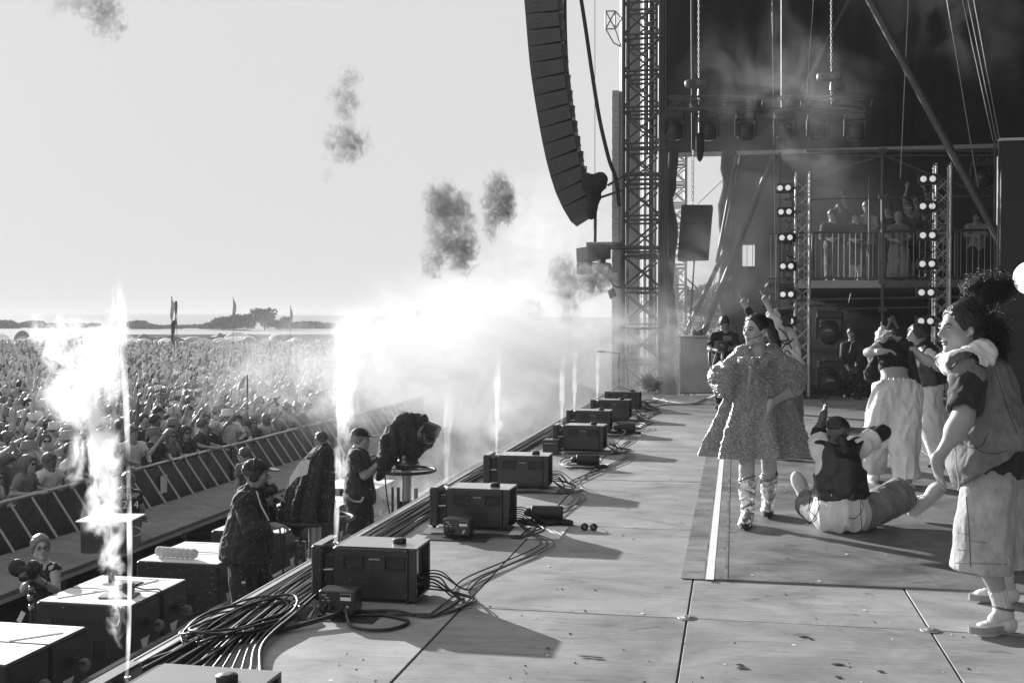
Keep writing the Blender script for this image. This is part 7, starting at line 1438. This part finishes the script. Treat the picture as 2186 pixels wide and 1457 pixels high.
# flames: a thin bright jet from each machine and the torn white plume beside it
def flame_m(wr, gain=1., zt=1.):
    m, N, L, v = vol('flame_jet', 0, .9); tc = N.new('ShaderNodeTexCoord')
    no = N.new('ShaderNodeTexNoise'); no.inputs['Scale'].default_value = 14; mp = N.new('ShaderNodeMapping'); mp.inputs['Scale'].default_value = (2, 2, .35); L.new(tc.outputs['Object'], mp.inputs[0]); L.new(mp.outputs[0], no.inputs[0])
    sp = N.new('ShaderNodeSeparateXYZ'); L.new(tc.outputs['Object'], sp.inputs[0]); fz = N.new('ShaderNodeMapRange'); fz.inputs[1].default_value = .25*zt; fz.inputs[2].default_value = .97*zt; fz.inputs[3].default_value = 1; fz.inputs[4].default_value = .0; L.new(sp.outputs[2], fz.inputs[0])
    nr = N.new('ShaderNodeMapRange'); nr.inputs[1].default_value = .36; nr.inputs[2].default_value = .6; L.new(no.outputs[0], nr.inputs[0]); e = math_(N, L, 'MULTIPLY', math_(N, L, 'MULTIPLY', nr.outputs[0], fz.outputs[0]), gain*.45/wr); L.new(e, v.inputs['Emission Strength']); v.inputs['Density'].default_value = .01; m.cycles.volume_step_rate = .5
    return m
def flame(label, i, ztop, wr, lean=(0, 0), gain=1.):
    x, y, a = BOX[i]; c = (x-.516, y+.15, .30); t = thing('flame_jet', label, 'flame', c); n = 24; P = []; R_ = []
    for k in range(n+1): q = k/n; P.append((lean[0]*q**1.5, lean[1]*q, ztop*q)); R_.append(wr*(.55+.9*q)*(1+.18*math.sin(9*q+i)+.12*math.sin(23*q))*(1 if q < .9 else max(.02, (1-q)*10)))
    MB().tube(P, R_, 12).build('jet_core', flame_m(wr, gain, ztop), t); return t, np.array(c)
def plume(t, B, px, py, D, wpx, hpx, dens, scale, lo, hi, emis, seed, stretch=(1, 1, .6), soft=(.8, -.34, 1), step=.5, dist=.6):
    w, hh = wpx*D/FPX, hpx*D/FPX; o = smoke('torn_plume', (0, 0, 0), (w, w*.8, hh), dens, scale/w, lo, hi, .3, .98, soft, stretch, 5, emis, seed, rough=.6, distort=dist, fine=1.8); o.parent = t; o.location = atd(px, py, D)-B; o.active_material.cycles.volume_step_rate = step; return o
t, B = flame('tall bright flame jet of the cropped machine with a broad torn white plume', 0, 1.5, .011, (-.17, .25))
for a in [(172, 820, 4.15, 260, 360, 14, 2.4, .45, .60, 1.5, 1), (120, 725, 4.2, 200, 200, 10, 2.4, .48, .62, 1.2, 2), (200, 960, 4.0, 170, 300, 20, 2.0, .43, .57, 3.6, 3), (212, 1040, 3.97, 130, 260, 20, 1.9, .44, .58, 3.6, 33), (225, 1120, 3.95, 110, 280, 22, 1.8, .46, .60, 4.5, 4), (246, 1290, 3.9, 66, 260, 20, 1.6, .48, .62, 4.0, 5), (236, 1205, 3.92, 80, 260, 16, 1.7, .47, .61, 4.0, 24), (244, 640, 4.3, 26, 130, 14, 1.2, .52, .62, .2, 6), (240, 760, 4.2, 120, 300, 8, 2.0, .48, .62, 2.0, 14)]: plume(t, B, *a)
t, B = flame('flame jet rising straight from the machine by the coiled cables, past the covered camera', 1, 1.25, .021, (.02, .1), .8)
for a in [(735, 860, 6.2, 100, 330, 7, 1.8, .48, .62, 1.2, 7), (728, 1010, 6.15, 56, 240, 7, 1.6, .48, .62, 1.6, 8), (738, 740, 6.3, 130, 220, 5, 1.9, .46, .62, .8, 9)]: plume(t, B, *a)
t, B = flame('faint flame jet from the machine beside the sunglasses', 2, .8, .03, (.0, .1), .35); plume(t, B, 950, 960, 8.4, 90, 200, 2.5, 1.6, .50, .66, .5, 10)
t, B = flame('thin flame jet from the third machine', 3, 1.1, .022, (.0, .1), .5); plume(t, B, 1062, 880, 10.5, 70, 240, 2.5, 1.6, .50, .66, .5, 11)
flame('thin pale flame jet from the machine with the square case', 4, .9, .03, (.0, .1), .5)
flame('thin pale flame jet of the fifth machine in the smoke', 5, .9, .03, (.0, .1), .5)
flame('thin pale flame jet second from the mic stand', 6, .9, .03, (.0, .1), .4)
# burnt puffs that hang above the machines, grey against the sky
def puff(label, bits, D):
    c0 = atd(bits[0][0], bits[0][1], D); t = thing('smoke_puff', label, 'smoke', c0, 0)
    for (px, py, w, h, dens, lo, hi, seed) in bits:
        W, Hh = w*1.25*D/FPX, h*1.2*D/FPX; o = smoke('puff_lobe', (0, 0, 0), (W, W*.8, Hh), dens*.55/W, 4.6/W, lo+.27, lo+.325, .0, .5, (.35, -.42, 1), (1, 1, .8), 7, 0, seed, rough=.66, distort=1.2, fine=1.7); o.parent = t; o.location = atd(px, py, D)-c0; o.active_material.cycles.volume_step_rate = .25
puff('pale smoke puff cut by the upper picture edge above the crowd', [(225, 35, 110, 150, 7.0, .20, .36, 1), (150, 5, 190, 90, 6, .24, .42, 2)], 4.4)
puff('broken smoke puff hanging highest in the open sky', [(742, 300, 125, 130, 8.0, .20, .36, 3), (735, 215, 95, 110, 6.0, .22, .40, 4), (745, 165, 75, 80, 5.0, .24, .42, 5), (700, 375, 40, 60, 2.0, .26, .4, 6)], 6.3)
puff('largest billowing smoke puff in the middle of the sky', [(960, 480, 120, 200, 8, .14, .28, 7), (935, 430, 75, 110, 7, .16, .3, 8), (985, 540, 95, 110, 7, .18, .32, 9), (925, 555, 70, 100, 6, .2, .34, 10)], 8.6)
puff('smaller billowing smoke puff next to the line array', [(1062, 425, 80, 130, 9, .14, .28, 11), (1080, 445, 60, 90, 7, .18, .32, 12), (1045, 485, 45, 90, 6, .2, .34, 13)], 10.6)
puff('cluster of smoke puffs just below the outfill speakers', [(1200, 590, 75, 120, 6, .16, .32, 14), (1245, 600, 80, 90, 6, .18, .34, 15), (1280, 595, 70, 80, 8, .14, .28, 16), (1215, 650, 70, 110, 4, .22, .38, 17)], 15.5)

# fine droplets and grit in the air and on the boards
g = np.random.default_rng(8); vs, fs = [], []
for i in range(2600):
    c = atd(g.uniform(380, 1000) if i % 3 else g.uniform(0, 700), g.uniform(860, 1330), g.uniform(4.5, 9.2)); s = g.uniform(.0006, .0016); k = len(vs)
    if c[2] < .05 and c[0] > -2.7: continue
    vs += [c+V(s, 0, -s), c+V(-s, s, -s), c+V(-s, -s, -s), c+V(0, 0, s)]; fs += [(k, k+1, k+2), (k, k+1, k+3), (k+1, k+2, k+3), (k+2, k, k+3)]
stuff(obj('spray_droplets', np_mesh('spray_droplets', vs, fs, False), mat('spray_water', .8, .3)))
for nm, v, n in (('grit', 'rub', 260), ('paper_scraps', 'paper', 90)):
    vs, fs = [], []
    for i in range(n):
        x, y = g.uniform(-2.5, 3.2), 4.6+g.random()**1.6*12; s = g.uniform(.003, .010 if nm == 'grit' else .012); a = g.uniform(0, 6, 5); k = len(vs); a.sort(); z = .0015+(.0125 if (x > -.2 and 6.9 < y < 13.1) else 0)
        vs += [V(x+s*math.cos(q)*(1+.5*math.sin(3*q)), y+s*math.sin(q)*1.5, z+.002*(j % 2)) for j, q in enumerate(np.linspace(0, 6.28, 6)[:-1])]; fs.append(tuple(range(k, k+5)))
    me = bpy.data.meshes.new(nm); me.from_pydata([tuple(q) for q in vs], [], fs); stuff(obj(nm, me, M[v]))
